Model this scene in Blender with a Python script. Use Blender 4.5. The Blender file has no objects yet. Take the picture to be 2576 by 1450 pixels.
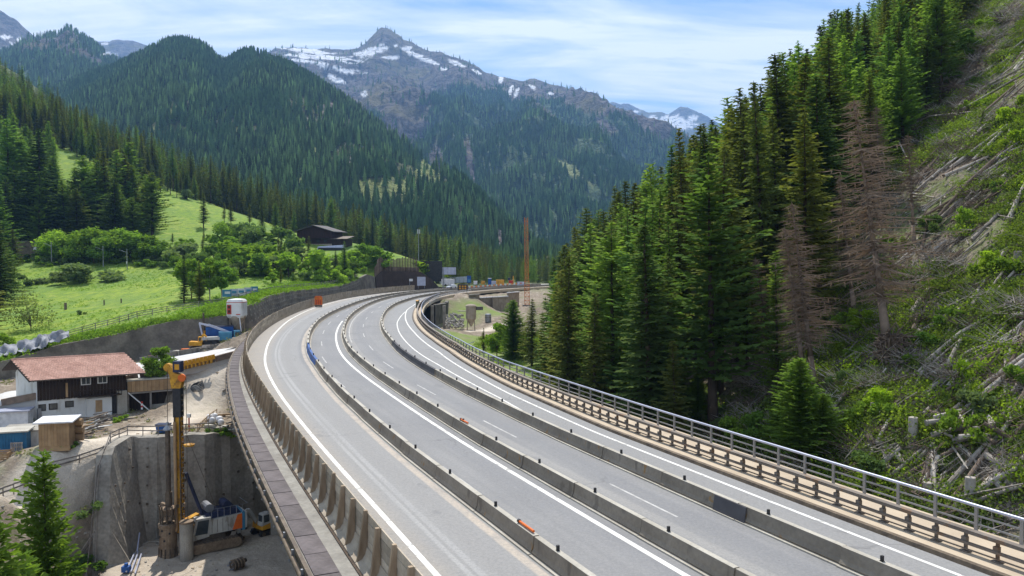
import bpy, math, random
import numpy as np
from mathutils import Vector, Matrix

random.seed(7)
rng = np.random.default_rng(11)
SC = bpy.context.scene
COL = SC.collection
R = math.radians

# ------------------------------------------------------------------ camera
CAM_H = 12.0
FPX = 2004.0                       # focal length in pixels of a 2576 px wide frame
PITCH = math.atan(75 / FPX)
cam_data = bpy.data.cameras.new('camera')
cam_data.sensor_width = 36
cam_data.lens = 36 * FPX / 2576
cam_data.clip_start = 0.5
cam_data.clip_end = 40000
cam = bpy.data.objects.new('camera', cam_data)
cam.location = (0, 0, CAM_H)
cam.rotation_euler = (math.pi / 2 - PITCH, 0, 0)
COL.objects.link(cam)
SC.camera = cam

# ------------------------------------------------------------------ sun, sky, exposure
SUN_EL, SUN_AZ = 57.0, -7.0        # azimuth to the right of the view direction
sd = Vector((math.sin(R(SUN_AZ)) * math.cos(R(SUN_EL)), math.cos(R(SUN_AZ)) * math.cos(R(SUN_EL)), math.sin(R(SUN_EL))))
sl = bpy.data.lights.new('sun', 'SUN')
sl.energy = 4.95
sl.angle = R(0.55)
sl.color = (1.0, 0.955, 0.88)
so = bpy.data.objects.new('sun', sl)
so.rotation_euler = sd.to_track_quat('Z', 'Y').to_euler()
so.location = (0, 0, 500)
COL.objects.link(so)

world = bpy.data.worlds.new('World')
SC.world = world
world.use_nodes = True
wn, wl = world.node_tree.nodes, world.node_tree.links
wn.clear()
w_out = wn.new('ShaderNodeOutputWorld')
w_bg = wn.new('ShaderNodeBackground')
w_bg.inputs['Strength'].default_value = 0.10
w_sky = wn.new('ShaderNodeTexSky')
w_sky.sky_type = 'NISHITA'
w_sky.sun_disc = False
w_sky.sun_elevation = R(SUN_EL)
w_sky.sun_rotation = R(SUN_AZ)
w_sky.altitude = 1400
w_sky.air_density = 1.0
w_sky.dust_density = 0.35
w_sky.ozone_density = 2.5


def wmath(op, a, b=None, clamp=False):
    n = wn.new('ShaderNodeMath'); n.operation = op; n.use_clamp = clamp
    for i, x in enumerate((a, b)):
        if x is None: continue
        if isinstance(x, (int, float)): n.inputs[i].default_value = x
        else: wl.new(x, n.inputs[i])
    return n.outputs[0]


w_tc = wn.new('ShaderNodeTexCoord')
w_sep = wn.new('ShaderNodeSeparateXYZ')
wl.new(w_tc.outputs['Generated'], w_sep.inputs[0])
zz = wmath('ADD', wmath('MAXIMUM', w_sep.outputs[2], 0.0), 0.16)
w_cmb = wn.new('ShaderNodeCombineXYZ')
wl.new(wmath('DIVIDE', w_sep.outputs[0], zz), w_cmb.inputs[0])
wl.new(wmath('DIVIDE', w_sep.outputs[1], zz), w_cmb.inputs[1])
w_map = wn.new('ShaderNodeMapping')
w_map.inputs['Rotation'].default_value = (0, 0, R(-28))
w_map.inputs['Scale'].default_value = (0.55, 1.5, 1.0)
w_map.inputs['Location'].default_value = (0.35, 0.2, 0.0)
wl.new(w_cmb.outputs[0], w_map.inputs[0])
w_n = wn.new('ShaderNodeTexNoise')
w_n.inputs['Scale'].default_value = 1.5
w_n.inputs['Detail'].default_value = 9
w_n.inputs['Roughness'].default_value = 0.58
w_n.inputs['Distortion'].default_value = 0.9
wl.new(w_map.outputs[0], w_n.inputs['Vector'])
w_r = wn.new('ShaderNodeMapRange')
w_r.inputs['From Min'].default_value = 0.40
w_r.inputs['From Max'].default_value = 0.60
w_r.inputs['To Min'].default_value = 0.13
w_r.inputs['To Max'].default_value = 1.0
wl.new(w_n.outputs['Fac'], w_r.inputs['Value'])
cloud = w_r.outputs[0]
# fine fibres
w_map2 = wn.new('ShaderNodeMapping')
w_map2.inputs['Rotation'].default_value = (0, 0, R(-34))
w_map2.inputs['Scale'].default_value = (0.9, 6.5, 1.0)
wl.new(w_cmb.outputs[0], w_map2.inputs[0])
w_n2 = wn.new('ShaderNodeTexNoise')
w_n2.inputs['Scale'].default_value = 1.6
w_n2.inputs['Detail'].default_value = 8
w_n2.inputs['Distortion'].default_value = 0.5
wl.new(w_map2.outputs[0], w_n2.inputs['Vector'])
cloud = wmath('MULTIPLY', cloud, wmath('ADD', wmath('MULTIPLY', w_n2.outputs['Fac'], 1.3), 0.32), True)


def contrail(u0, v0, u1, v1, width, amount):
    """a vapour trail: a narrow arc of a great circle between two directions"""
    a, b = (Vector(((u - 1288) / FPX, 1.0, (650 - v) / FPX)).normalized() for u, v in ((u0, v0), (u1, v1)))
    n = a.cross(b).normalized(); m = ((a + b) / 2).normalized(); half = math.acos(max(-1, min(1, a.dot(m))))
    d1 = wn.new('ShaderNodeVectorMath'); d1.operation = 'DOT_PRODUCT'
    wl.new(w_tc.outputs['Generated'], d1.inputs[0]); d1.inputs[1].default_value = n
    d2 = wn.new('ShaderNodeVectorMath'); d2.operation = 'DOT_PRODUCT'
    wl.new(w_tc.outputs['Generated'], d2.inputs[0]); d2.inputs[1].default_value = m
    across = wmath('SUBTRACT', 1.0, wmath('DIVIDE', wmath('ABSOLUTE', d1.outputs['Value']), width), True)
    along = wmath('MULTIPLY', wmath('SUBTRACT', d2.outputs['Value'], math.cos(half * 1.15)), 1.0 / (1 - math.cos(half * 1.15)) * 1.6, True)
    return wmath('MULTIPLY', wmath('MULTIPLY', wmath('POWER', across, 1.4), along),
                 wmath('MULTIPLY', w_n2.outputs['Fac'], amount * 2), True)


tr = wmath('MAXIMUM', contrail(1560, 70, 1790, 300, 0.006, 0.42), contrail(893, -80, 905, 150, 0.014, 0.24))
tr = wmath('MAXIMUM', tr, contrail(1640, 200, 2050, 120, 0.004, 0.22))
cloud = wmath('MAXIMUM', cloud, tr)
# thicker veil towards the horizon
veil = wmath('MULTIPLY', wmath('SUBTRACT', 0.30, w_sep.outputs[2]), 1.5, True)
cloud = wmath('ADD', cloud, wmath('MULTIPLY', veil, 0.55), True)
w_mix = wn.new('ShaderNodeMixRGB')
wl.new(cloud, w_mix.inputs['Fac'])
w_mix.inputs['Color2'].default_value = (9.2, 9.8, 10.5, 1)
w_hs = wn.new('ShaderNodeMixRGB'); w_hs.blend_type = 'MULTIPLY'; w_hs.inputs['Fac'].default_value = 1.0
w_hs.inputs['Color2'].default_value = (1.0, 1.18, 1.22, 1)
wl.new(w_sky.outputs[0], w_hs.inputs['Color1'])
wl.new(w_hs.outputs[0], w_mix.inputs['Color1'])
wl.new(w_mix.outputs[0], w_bg.inputs['Color'])
wl.new(w_bg.outputs[0], w_out.inputs['Surface'])

SC.view_settings.view_transform = 'Standard'
SC.view_settings.look = 'None'
SC.view_settings.exposure = 0.30
SC.view_settings.gamma = 1.0
SC.view_settings.use_curve_mapping = False
SC.render.engine = 'CYCLES'
SC.cycles.max_bounces = 5
SC.cycles.diffuse_bounces = 2
SC.cycles.glossy_bounces = 2
SC.cycles.transmission_bounces = 2
SC.cycles.transparent_max_bounces = 6
SC.cycles.volume_bounces = 0
SC.cycles.use_denoising = True
SC.cycles.sample_clamp_indirect = 4


HAZE, HAZE_COL = 0.000098, (0.27, 0.53, 1.0)


# ------------------------------------------------------------------ measuring helpers
def ray(u, v):
    a = (u - 1288) / FPX; b = -(v - 725) / FPX
    return a, math.cos(PITCH) + b * math.sin(PITCH), -math.sin(PITCH) + b * math.cos(PITCH)


def gz(u, v, z=0.0):
    """where the sight line to a place in the photograph meets height z"""
    d = ray(u, v); t = (z - CAM_H) / d[2]
    return np.array((d[0] * t, d[1] * t, z))


def gy(u, v, Y):
    """the same at a known distance Y"""
    d = ray(u, v); t = Y / d[1]
    return np.array((d[0] * t, Y, CAM_H + d[2] * t))


# ------------------------------------------------------------------ noise
def _hash(ix, iy, seed):
    h = (ix.astype(np.int64) * 374761393 + iy.astype(np.int64) * 668265263 + seed * 1442695041) & 0xffffffff
    h = ((h ^ (h >> 13)) * 1274126177) & 0xffffffff
    return ((h ^ (h >> 16)) & 0xffff) / 65535.0


def vnoise(x, y, seed=0):
    ix = np.floor(x); iy = np.floor(y); fx = x - ix; fy = y - iy
    fx = fx * fx * (3 - 2 * fx); fy = fy * fy * (3 - 2 * fy)
    ix = ix.astype(np.int64); iy = iy.astype(np.int64)
    a = _hash(ix, iy, seed); b = _hash(ix + 1, iy, seed); c = _hash(ix, iy + 1, seed); d = _hash(ix + 1, iy + 1, seed)
    return (a * (1 - fx) + b * fx) * (1 - fy) + (c * (1 - fx) + d * fx) * fy


def fbm(x, y, octaves=5, seed=0, ridged=False):
    x = np.asarray(x, float); y = np.asarray(y, float)
    s = np.zeros(np.broadcast(x, y).shape); a = 1.0; t = 0.0
    for o in range(octaves):
        n = vnoise(x * 2 ** o + 17.3 * o, y * 2 ** o - 9.1 * o, seed + o) * 2 - 1
        if ridged: n = 1 - 2 * np.abs(n)
        s += a * n; t += a; a *= 0.5
    return s / t


# ------------------------------------------------------------------ mesh helpers
def fast_mesh(name, V, F, smooth=False):
    """V (n,3), F (m,k) with one k"""
    V = np.ascontiguousarray(V, dtype=np.float32); F = np.ascontiguousarray(F, dtype=np.int32)
    m = bpy.data.meshes.new(name)
    m.vertices.add(len(V)); m.vertices.foreach_set('co', V.ravel())
    k = F.shape[1]
    m.loops.add(F.size); m.loops.foreach_set('vertex_index', F.ravel())
    m.polygons.add(len(F)); m.polygons.foreach_set('loop_start', np.arange(0, F.size, k, dtype=np.int32))
    m.update(calc_edges=True)
    m.polygons.foreach_set('use_smooth', np.full(len(F), bool(smooth)))
    m.validate()
    return m


class MB:
    """collects boxes, beams, tubes and faces for one mesh"""
    def __init__(s): s.v = []; s.f = []; s.m = []

    def add(s, vs, fs, mi=0):
        n = len(s.v); s.v += [tuple(map(float, p)) for p in vs]
        s.f += [tuple(i + n for i in f) for f in fs]; s.m += [mi] * len(fs); return s

    def box(s, c, d, rz=0.0, mi=0, M=None):
        hx, hy, hz = d[0] / 2, d[1] / 2, d[2] / 2
        P = [(-hx, -hy, -hz), (hx, -hy, -hz), (hx, hy, -hz), (-hx, hy, -hz), (-hx, -hy, hz), (hx, -hy, hz), (hx, hy, hz), (-hx, hy, hz)]
        co, si = math.cos(rz), math.sin(rz)
        P = [(x * co - y * si, x * si + y * co, z) for x, y, z in P]
        if M is not None: P = [tuple(M @ Vector(p)) for p in P]
        P = [(p[0] + c[0], p[1] + c[1], p[2] + c[2]) for p in P]
        return s.add(P, [(0, 3, 2, 1), (4, 5, 6, 7), (0, 1, 5, 4), (1, 2, 6, 5), (2, 3, 7, 6), (3, 0, 4, 7)], mi)

    def beam(s, p, q, w, h, mi=0):
        p, q = Vector(p), Vector(q); d = q - p; L = d.length
        if L < 1e-6: return s
        d.normalize(); up = Vector((0, 0, 1)) if abs(d.z) < 0.99 else Vector((1, 0, 0))
        a = d.cross(up).normalized(); b = a.cross(d).normalized()
        P = []
        for e in (p, q):
            for i, j in ((-1, -1), (1, -1), (1, 1), (-1, 1)): P.append(tuple(e + a * (i * w / 2) + b * (j * h / 2)))
        return s.add(P, [(0, 1, 2, 3), (7, 6, 5, 4), (0, 4, 5, 1), (1, 5, 6, 2), (2, 6, 7, 3), (3, 7, 4, 0)], mi)

    def tube(s, p, q, r0, r1=None, n=8, cap=True, mi=0):
        r1 = r0 if r1 is None else r1
        p, q = Vector(p), Vector(q); d = (q - p)
        if d.length < 1e-6: return s
        d.normalize(); up = Vector((0, 0, 1)) if abs(d.z) < 0.9 else Vector((1, 0, 0))
        a = d.cross(up).normalized(); b = a.cross(d).normalized(); P = []
        for e, r in ((p, r0), (q, r1)):
            for i in range(n):
                t = 2 * math.pi * i / n; P.append(tuple(e + a * (math.cos(t) * r) + b * (math.sin(t) * r)))
        F = [(i, (i + 1) % n, n + (i + 1) % n, n + i) for i in range(n)]
        if cap: F += [tuple(range(n))[::-1], tuple(range(n, 2 * n))]
        return s.add(P, F, mi)

    def pipe(s, pts, r, n=6, mi=0):
        for i in range(len(pts) - 1): s.tube(pts[i], pts[i + 1], r if not isinstance(r, (list, tuple)) else r[i], None if not isinstance(r, (list, tuple)) else r[i + 1], n, True, mi)
        return s

    def lathe(s, c, prof, n=16, mi=0):
        P = []; F = []
        for r, z in prof:
            for i in range(n):
                t = 2 * math.pi * i / n; P.append((c[0] + r * math.cos(t), c[1] + r * math.sin(t), c[2] + z))
        for k in range(len(prof) - 1):
            for i in range(n): F.append((k * n + i, k * n + (i + 1) % n, (k + 1) * n + (i + 1) % n, (k + 1) * n + i))
        F.append(tuple(range(n))[::-1]); F.append(tuple(range((len(prof) - 1) * n, len(prof) * n)))
        return s.add(P, F, mi)

    def prism(s, poly, z0, z1, mi=0):
        n = len(poly); P = [(x, y, z0) for x, y in poly] + [(x, y, z1) for x, y in poly]
        F = [(i, (i + 1) % n, n + (i + 1) % n, n + i) for i in range(n)] + [tuple(range(n))[::-1], tuple(range(n, 2 * n))]
        return s.add(P, F, mi)

    def hull(s, a, b, mi=0):
        """two loops of points of equal length, joined and capped"""
        n = len(a)
        F = [(i, (i + 1) % n, n + (i + 1) % n, n + i) for i in range(n)] + [tuple(range(n))[::-1], tuple(range(n, 2 * n))]
        return s.add(list(a) + list(b), F, mi)

    def mesh(s, name, mats, off=(0, 0, 0), smooth=False):
        m = bpy.data.meshes.new(name)
        m.from_pydata([(x - off[0], y - off[1], z - off[2]) for x, y, z in s.v], [], s.f)
        for k in (mats if isinstance(mats, (list, tuple)) else [mats]): m.materials.append(k)
        if any(s.m): m.polygons.foreach_set('material_index', s.m)
        if smooth: m.polygons.foreach_set('use_smooth', [True] * len(s.f))
        m.update(); return m


def props(o, label=None, cat=None, group=None, kind=None):
    for k, v in (('label', label), ('category', cat), ('group', group), ('kind', kind)):
        if v: o[k] = v
    return o


def root(name, label, cat, loc=(0, 0, 0), group=None, rz=0.0):
    o = bpy.data.objects.new(name, None); o.empty_display_size = 0.3
    o.location = tuple(float(c) for c in loc); o.rotation_euler = (0, 0, rz)
    COL.objects.link(o); return props(o, label, cat, group)


def wloc(o):
    v = Vector((0, 0, 0))
    while o is not None: v += o.location; o = o.parent
    return v


def part(name, mb, mats, parent=None, local=False, label=None, smooth=False, kind=None):
    """links one mesh; coordinates are world coordinates unless local"""
    off = (0, 0, 0) if (local or parent is None) else tuple(wloc(parent))
    me = mb if isinstance(mb, bpy.types.Mesh) else mb.mesh(name, mats, off, smooth)
    o = bpy.data.objects.new(name, me); COL.objects.link(o)
    if parent is not None: o.parent = parent
    return props(o, label=label, kind=kind)


def single(name, mb, mats, label, cat, loc=(0, 0, 0), group=None, rz=0.0, smooth=False, kind=None):
    me = mb if isinstance(mb, bpy.types.Mesh) else mb.mesh(name, mats, (0, 0, 0), smooth)
    o = bpy.data.objects.new(name, me); o.location = tuple(float(c) for c in loc); o.rotation_euler = (0, 0, rz); COL.objects.link(o)
    return props(o, label, cat, group, kind)


def inst(me, name, parent, loc, rz=0.0, scale=None, tilt=(0, 0)):
    """a part that shares its mesh; loc in world coordinates"""
    o = bpy.data.objects.new(name, me); COL.objects.link(o)
    o.parent = parent; o.location = Vector(tuple(float(c) for c in loc)) - (wloc(parent) if parent else Vector())
    o.rotation_euler = (tilt[0], tilt[1], rz)
    if scale is not None: o.scale = scale
    return o


def copy_tree(o, parent=None):
    c = o.copy(); COL.objects.link(c); c.parent = parent
    for ch in [x for x in o.children]: copy_tree(ch, c)
    return c


# ------------------------------------------------------------------ materials
MATS = {}


def nodes(name):
    m = bpy.data.materials.new(name); m.use_nodes = True
    nt = m.node_tree; nt.nodes.clear()
    return m, nt.nodes, nt.links


def pm(name, c1, c2=None, scale=2.0, rough=0.8, metal=0.0, bump=0.0, bscale=None, detail=5, contrast=(0.35, 0.65), coord='Object', objvar=0.0, stretch=None, spec=0.3, fine=0.0, fscale=40, transl=0.0, tcol=None):
    m, N, L = nodes(name)
    out = N.new('ShaderNodeOutputMaterial'); b = N.new('ShaderNodeBsdfPrincipled')
    b.inputs['Roughness'].default_value = rough; b.inputs['Metallic'].default_value = metal
    b.inputs['Specular IOR Level'].default_value = spec
    tc = N.new('ShaderNodeTexCoord'); vec = tc.outputs[coord]
    if stretch:
        mp = N.new('ShaderNodeMapping'); mp.inputs['Scale'].default_value = stretch; L.new(vec, mp.inputs[0]); vec = mp.outputs[0]
    col = None
    c1 = tuple(c1) + (1,)
    if c2 is None: c2 = c1[:3]; c2 = tuple(x * 0.75 for x in c2)
    c2 = tuple(c2) + (1,)
    n = N.new('ShaderNodeTexNoise'); n.inputs['Scale'].default_value = scale; n.inputs['Detail'].default_value = detail
    L.new(vec, n.inputs['Vector'])
    mr = N.new('ShaderNodeMapRange'); mr.inputs['From Min'].default_value = contrast[0]; mr.inputs['From Max'].default_value = contrast[1]
    L.new(n.outputs['Fac'], mr.inputs['Value'])
    mx = N.new('ShaderNodeMixRGB'); mx.inputs['Color1'].default_value = c1; mx.inputs['Color2'].default_value = c2
    L.new(mr.outputs[0], mx.inputs['Fac']); col = mx.outputs[0]
    if fine > 0:
        f = N.new('ShaderNodeTexNoise'); f.inputs['Scale'].default_value = fscale; f.inputs['Detail'].default_value = 3; L.new(vec, f.inputs['Vector'])
        fr = N.new('ShaderNodeMapRange'); fr.inputs['From Min'].default_value = 0.3; fr.inputs['From Max'].default_value = 0.7
        fr.inputs['To Min'].default_value = 1 - fine; fr.inputs['To Max'].default_value = 1 + fine; L.new(f.outputs['Fac'], fr.inputs['Value'])
        vm = N.new('ShaderNodeVectorMath'); vm.operation = 'SCALE'; L.new(col, vm.inputs[0]); L.new(fr.outputs[0], vm.inputs['Scale']); col = vm.outputs[0]
    if objvar > 0:
        oi = N.new('ShaderNodeObjectInfo'); orr = N.new('ShaderNodeMapRange')
        orr.inputs['To Min'].default_value = 1 - objvar; orr.inputs['To Max'].default_value = 1 + objvar; L.new(oi.outputs['Random'], orr.inputs['Value'])
        vm = N.new('ShaderNodeVectorMath'); vm.operation = 'SCALE'; L.new(col, vm.inputs[0]); L.new(orr.outputs[0], vm.inputs['Scale']); col = vm.outputs[0]
    L.new(col, b.inputs['Base Color'])
    if bump > 0:
        bn = N.new('ShaderNodeTexNoise'); bn.inputs['Scale'].default_value = bscale or scale * 4; bn.inputs['Detail'].default_value = 6; L.new(vec, bn.inputs['Vector'])
        bp = N.new('ShaderNodeBump'); bp.inputs['Strength'].default_value = min(1, bump); bp.inputs['Distance'].default_value = 0.1 * max(1, bump); L.new(bn.outputs['Fac'], bp.inputs['Height']); L.new(bp.outputs[0], b.inputs['Normal'])
    sh = b.outputs[0]
    if transl > 0:
        tl = N.new('ShaderNodeBsdfTranslucent')
        if tcol: 
            tm = N.new('ShaderNodeMixRGB'); tm.blend_type = 'MULTIPLY'; tm.inputs['Fac'].default_value = 1; L.new(col, tm.inputs['Color1']); tm.inputs['Color2'].default_value = tuple(tcol) + (1,); L.new(tm.outputs[0], tl.inputs[0])
        else: L.new(col, tl.inputs[0])
        ms = N.new('ShaderNodeMixShader'); ms.inputs[0].default_value = transl; L.new(b.outputs[0], ms.inputs[1]); L.new(tl.outputs[0], ms.inputs[2]); sh = ms.outputs[0]
    L.new(sh, out.inputs['Surface'])
    MATS[name] = m
    return m


conc = pm('concrete', (0.36, 0.335, 0.29), (0.24, 0.22, 0.19), 0.6, 0.9, bump=0.25, bscale=6, fine=0.12, fscale=9)
conc_dark = pm('dark_concrete', (0.17, 0.155, 0.135), (0.10, 0.092, 0.08), 0.5, 0.9, bump=0.3, bscale=5, fine=0.12, fscale=8)
conc_light = pm('light_concrete', (0.46, 0.43, 0.37), (0.34, 0.31, 0.26), 0.5, 0.9, bump=0.2, bscale=6, fine=0.1, fscale=8)
barrier_conc = pm('barrier_concrete', (0.27, 0.235, 0.19), (0.19, 0.16, 0.125), 0.35, 0.9, bump=0.2, bscale=8, fine=0.1, fscale=5, objvar=0.12)
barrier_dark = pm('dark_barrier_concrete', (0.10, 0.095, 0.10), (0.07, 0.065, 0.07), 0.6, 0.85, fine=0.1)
tan_conc = pm('tan_concrete', (0.52, 0.43, 0.32), (0.42, 0.34, 0.25), 0.5, 0.9, fine=0.08)
foot_conc = pm('weathered_pale_concrete', (0.40, 0.34, 0.265), (0.29, 0.24, 0.18), 0.8, 0.9, fine=0.1, objvar=0.08)
wood_post = pm('weathered_timber', (0.37, 0.28, 0.19), (0.24, 0.17, 0.11), 1.2, 0.9, stretch=(3, 3, 0.6), objvar=0.25, bump=0.2)
wood_plank = pm('grey_weathered_plank', (0.44, 0.375, 0.29), (0.28, 0.23, 0.17), 0.8, 0.9, objvar=0.3, bump=0.2, fine=0.15, fscale=6)
wood_new = pm('pale_timber', (0.42, 0.28, 0.15), (0.3, 0.19, 0.10), 1.0, 0.85, objvar=0.15)
wood_grey = pm('silver_grey_timber', (0.30, 0.265, 0.235), (0.2, 0.175, 0.15), 1.5, 0.9, objvar=0.3)
wood_dark = pm('dark_stained_boards', (0.022, 0.014, 0.011), (0.045, 0.028, 0.018), 1.2, 0.8, stretch=(3, 3, 0.4), fine=0.3, fscale=3)
steel = pm('galvanised_steel', (0.33, 0.34, 0.37), (0.24, 0.25, 0.27), 1.0, 0.45, metal=0.6, fine=0.08)
steel_rail = pm('weathered_guardrail_steel', (0.21, 0.18, 0.155), (0.15, 0.125, 0.105), 0.7, 0.7, metal=0.2, fine=0.1, fscale=6)
steel_pale = pm('pale_blue_grey_steel', (0.46, 0.48, 0.58), (0.36, 0.38, 0.48), 1.0, 0.4, metal=0.3)
black = pm('black_rubber', (0.025, 0.025, 0.028), (0.04, 0.04, 0.042), 3, 0.6)
iron = pm('dark_muddy_iron', (0.09, 0.07, 0.055), (0.16, 0.125, 0.09), 1.5, 0.7, metal=0.3, fine=0.2, fscale=7)
mud_steel = pm('mud_covered_steel', (0.27, 0.20, 0.135), (0.17, 0.12, 0.08), 1.3, 0.8, metal=0.1, fine=0.2, fscale=5)
white_paint = pm('white_render', (0.74, 0.74, 0.72), (0.60, 0.59, 0.56), 0.4, 0.85, fine=0.05)
white_line = pm('white_road_paint', (0.80, 0.79, 0.75), (0.60, 0.58, 0.53), 0.9, 0.7, detail=8)
worn_line = pm('worn_road_paint', (0.50, 0.49, 0.47), (0.34, 0.33, 0.315), 1.4, 0.8, detail=8, contrast=(0.4, 0.6))
yellow = pm('construction_yellow', (0.72, 0.36, 0.03), (0.55, 0.26, 0.02), 1.5, 0.45, fine=0.1)
orange_y = pm('orange_yellow_paint', (0.64, 0.34, 0.03), (0.42, 0.20, 0.02), 0.9, 0.5, fine=0.18, fscale=4)
orange = pm('signal_orange', (0.80, 0.17, 0.02), (0.6, 0.12, 0.02), 2, 0.5)
red = pm('signal_red', (0.55, 0.05, 0.03), (0.4, 0.04, 0.03), 2, 0.5)
blue = pm('blue_paint', (0.02, 0.10, 0.34), (0.015, 0.07, 0.24), 1.2, 0.5, fine=0.1)
blue_light = pm('sky_blue_paint', (0.07, 0.25, 0.38), (0.05, 0.18, 0.3), 1.2, 0.5)
blue_cont = pm('container_blue', (0.03, 0.16, 0.30), (0.02, 0.11, 0.22), 0.8, 0.5, fine=0.1)
navy = pm('navy_painted_steel', (0.022, 0.028, 0.06), (0.035, 0.045, 0.10), 2, 0.4)
glass = pm('dark_window_glass', (0.035, 0.045, 0.05), (0.07, 0.08, 0.085), 0.8, 0.08, spec=0.8)
grey_panel = pm('grey_cab_panel', (0.55, 0.54, 0.50), (0.42, 0.40, 0.36), 1.0, 0.5, fine=0.08)
tile_red = pm('red_clay_tile', (0.54, 0.32, 0.25), (0.42, 0.235, 0.18), 0.9, 0.85, fine=0.22, fscale=5)
tarp = pm('grey_netting', (0.33, 0.34, 0.37), (0.22, 0.23, 0.26), 0.8, 0.8, fine=0.1)
dirt = pm('dry_dirt', (0.46, 0.37, 0.27), (0.33, 0.26, 0.18), 0.35, 0.95, bump=0.5, bscale=2.5, fine=0.15)
slab_dark = pm('dark_walkway_slab', (0.135, 0.115, 0.115), (0.095, 0.08, 0.08), 0.9, 0.85, objvar=0.14, fine=0.15, fscale=5)
deck_grey = pm('deck_edge_concrete', (0.30, 0.285, 0.25), (0.22, 0.205, 0.18), 0.8, 0.9, fine=0.12, fscale=6)
bark = pm('conifer_bark', (0.10, 0.072, 0.052), (0.055, 0.04, 0.03), 1.5, 0.95, stretch=(4, 4, 1))
bark_pale = pm('barkless_grey_log', (0.47, 0.425, 0.375), (0.28, 0.24, 0.20), 0.8, 0.9, objvar=0.35, fine=0.15, fscale=5)
bark_brown = pm('brown_dead_wood', (0.22, 0.165, 0.125), (0.13, 0.095, 0.07), 1.0, 0.95, objvar=0.35, fine=0.2)
birch = pm('birch_bark', (0.5, 0.48, 0.43), (0.2, 0.18, 0.16), 2.5, 0.9)
plastic_white = pm('white_plastic_sack', (0.75, 0.75, 0.76), (0.55, 0.55, 0.57), 1.5, 0.6)
car_white = pm('white_car_paint', (0.75, 0.76, 0.80), (0.7, 0.7, 0.75), 1.0, 0.25)


def spots(m, col, scale, thr, amount=0.7, st=(1, 1, 1)):
    # stains of another colour laid over an existing material
    N, L = m.node_tree.nodes, m.node_tree.links
    b = next(n for n in N if n.bl_idname == 'ShaderNodeBsdfPrincipled'); src = b.inputs['Base Color'].links[0].from_socket
    tc = N.new('ShaderNodeTexCoord'); mp = N.new('ShaderNodeMapping'); mp.inputs['Scale'].default_value = st; oi = N.new('ShaderNodeObjectInfo'); ad = N.new('ShaderNodeVectorMath'); ad.operation = 'MULTIPLY_ADD'
    ad.inputs[1].default_value = (1, 1, 1); L.new(tc.outputs['Object'], ad.inputs[0]); L.new(oi.outputs['Location'], ad.inputs[2]); L.new(ad.outputs[0], mp.inputs[0])
    n = N.new('ShaderNodeTexNoise'); n.inputs['Scale'].default_value = scale; n.inputs['Detail'].default_value = 3; L.new(mp.outputs[0], n.inputs['Vector'])
    r_ = N.new('ShaderNodeMapRange'); r_.inputs['From Min'].default_value = thr; r_.inputs['From Max'].default_value = thr + .05; r_.inputs['To Max'].default_value = amount; L.new(n.outputs['Fac'], r_.inputs['Value'])
    x = N.new('ShaderNodeMixRGB'); x.inputs['Color2'].default_value = tuple(col) + (1,); L.new(r_.outputs[0], x.inputs['Fac']); L.new(src, x.inputs['Color1']); L.new(x.outputs[0], b.inputs['Base Color'])


spots(barrier_conc, (0.30, 0.17, 0.06), 1.9, 0.66, .8, (1, 1, .6)); spots(barrier_conc, (0.10, 0.085, 0.07), 1.1, 0.60, .5, (1, 1, .35))
spots(steel_rail, (0.22, 0.12, 0.06), 1.4, 0.60, .6); spots(conc_dark, (0.05, 0.045, 0.04), 0.8, 0.58, .6, (1, 1, .2)); spots(foot_conc, (0.20, 0.16, 0.12), 1.3, 0.56, .5, (1, 1, .3))
spots(orange_y, (0.14, 0.07, 0.03), 1.6, 0.58, .7); spots(grey_panel, (0.22, 0.18, 0.14), 1.7, 0.60, .6, (1, 1, .4)); spots(white_paint, (0.42, 0.39, 0.34), 0.7, 0.58, .5, (1, 1, .3)); spots(blue_cont, (0.10, 0.07, 0.05), 2, .66, .6)
spots(white_line, (0.34, 0.33, 0.31), 1.6, 0.60, .8)


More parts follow.
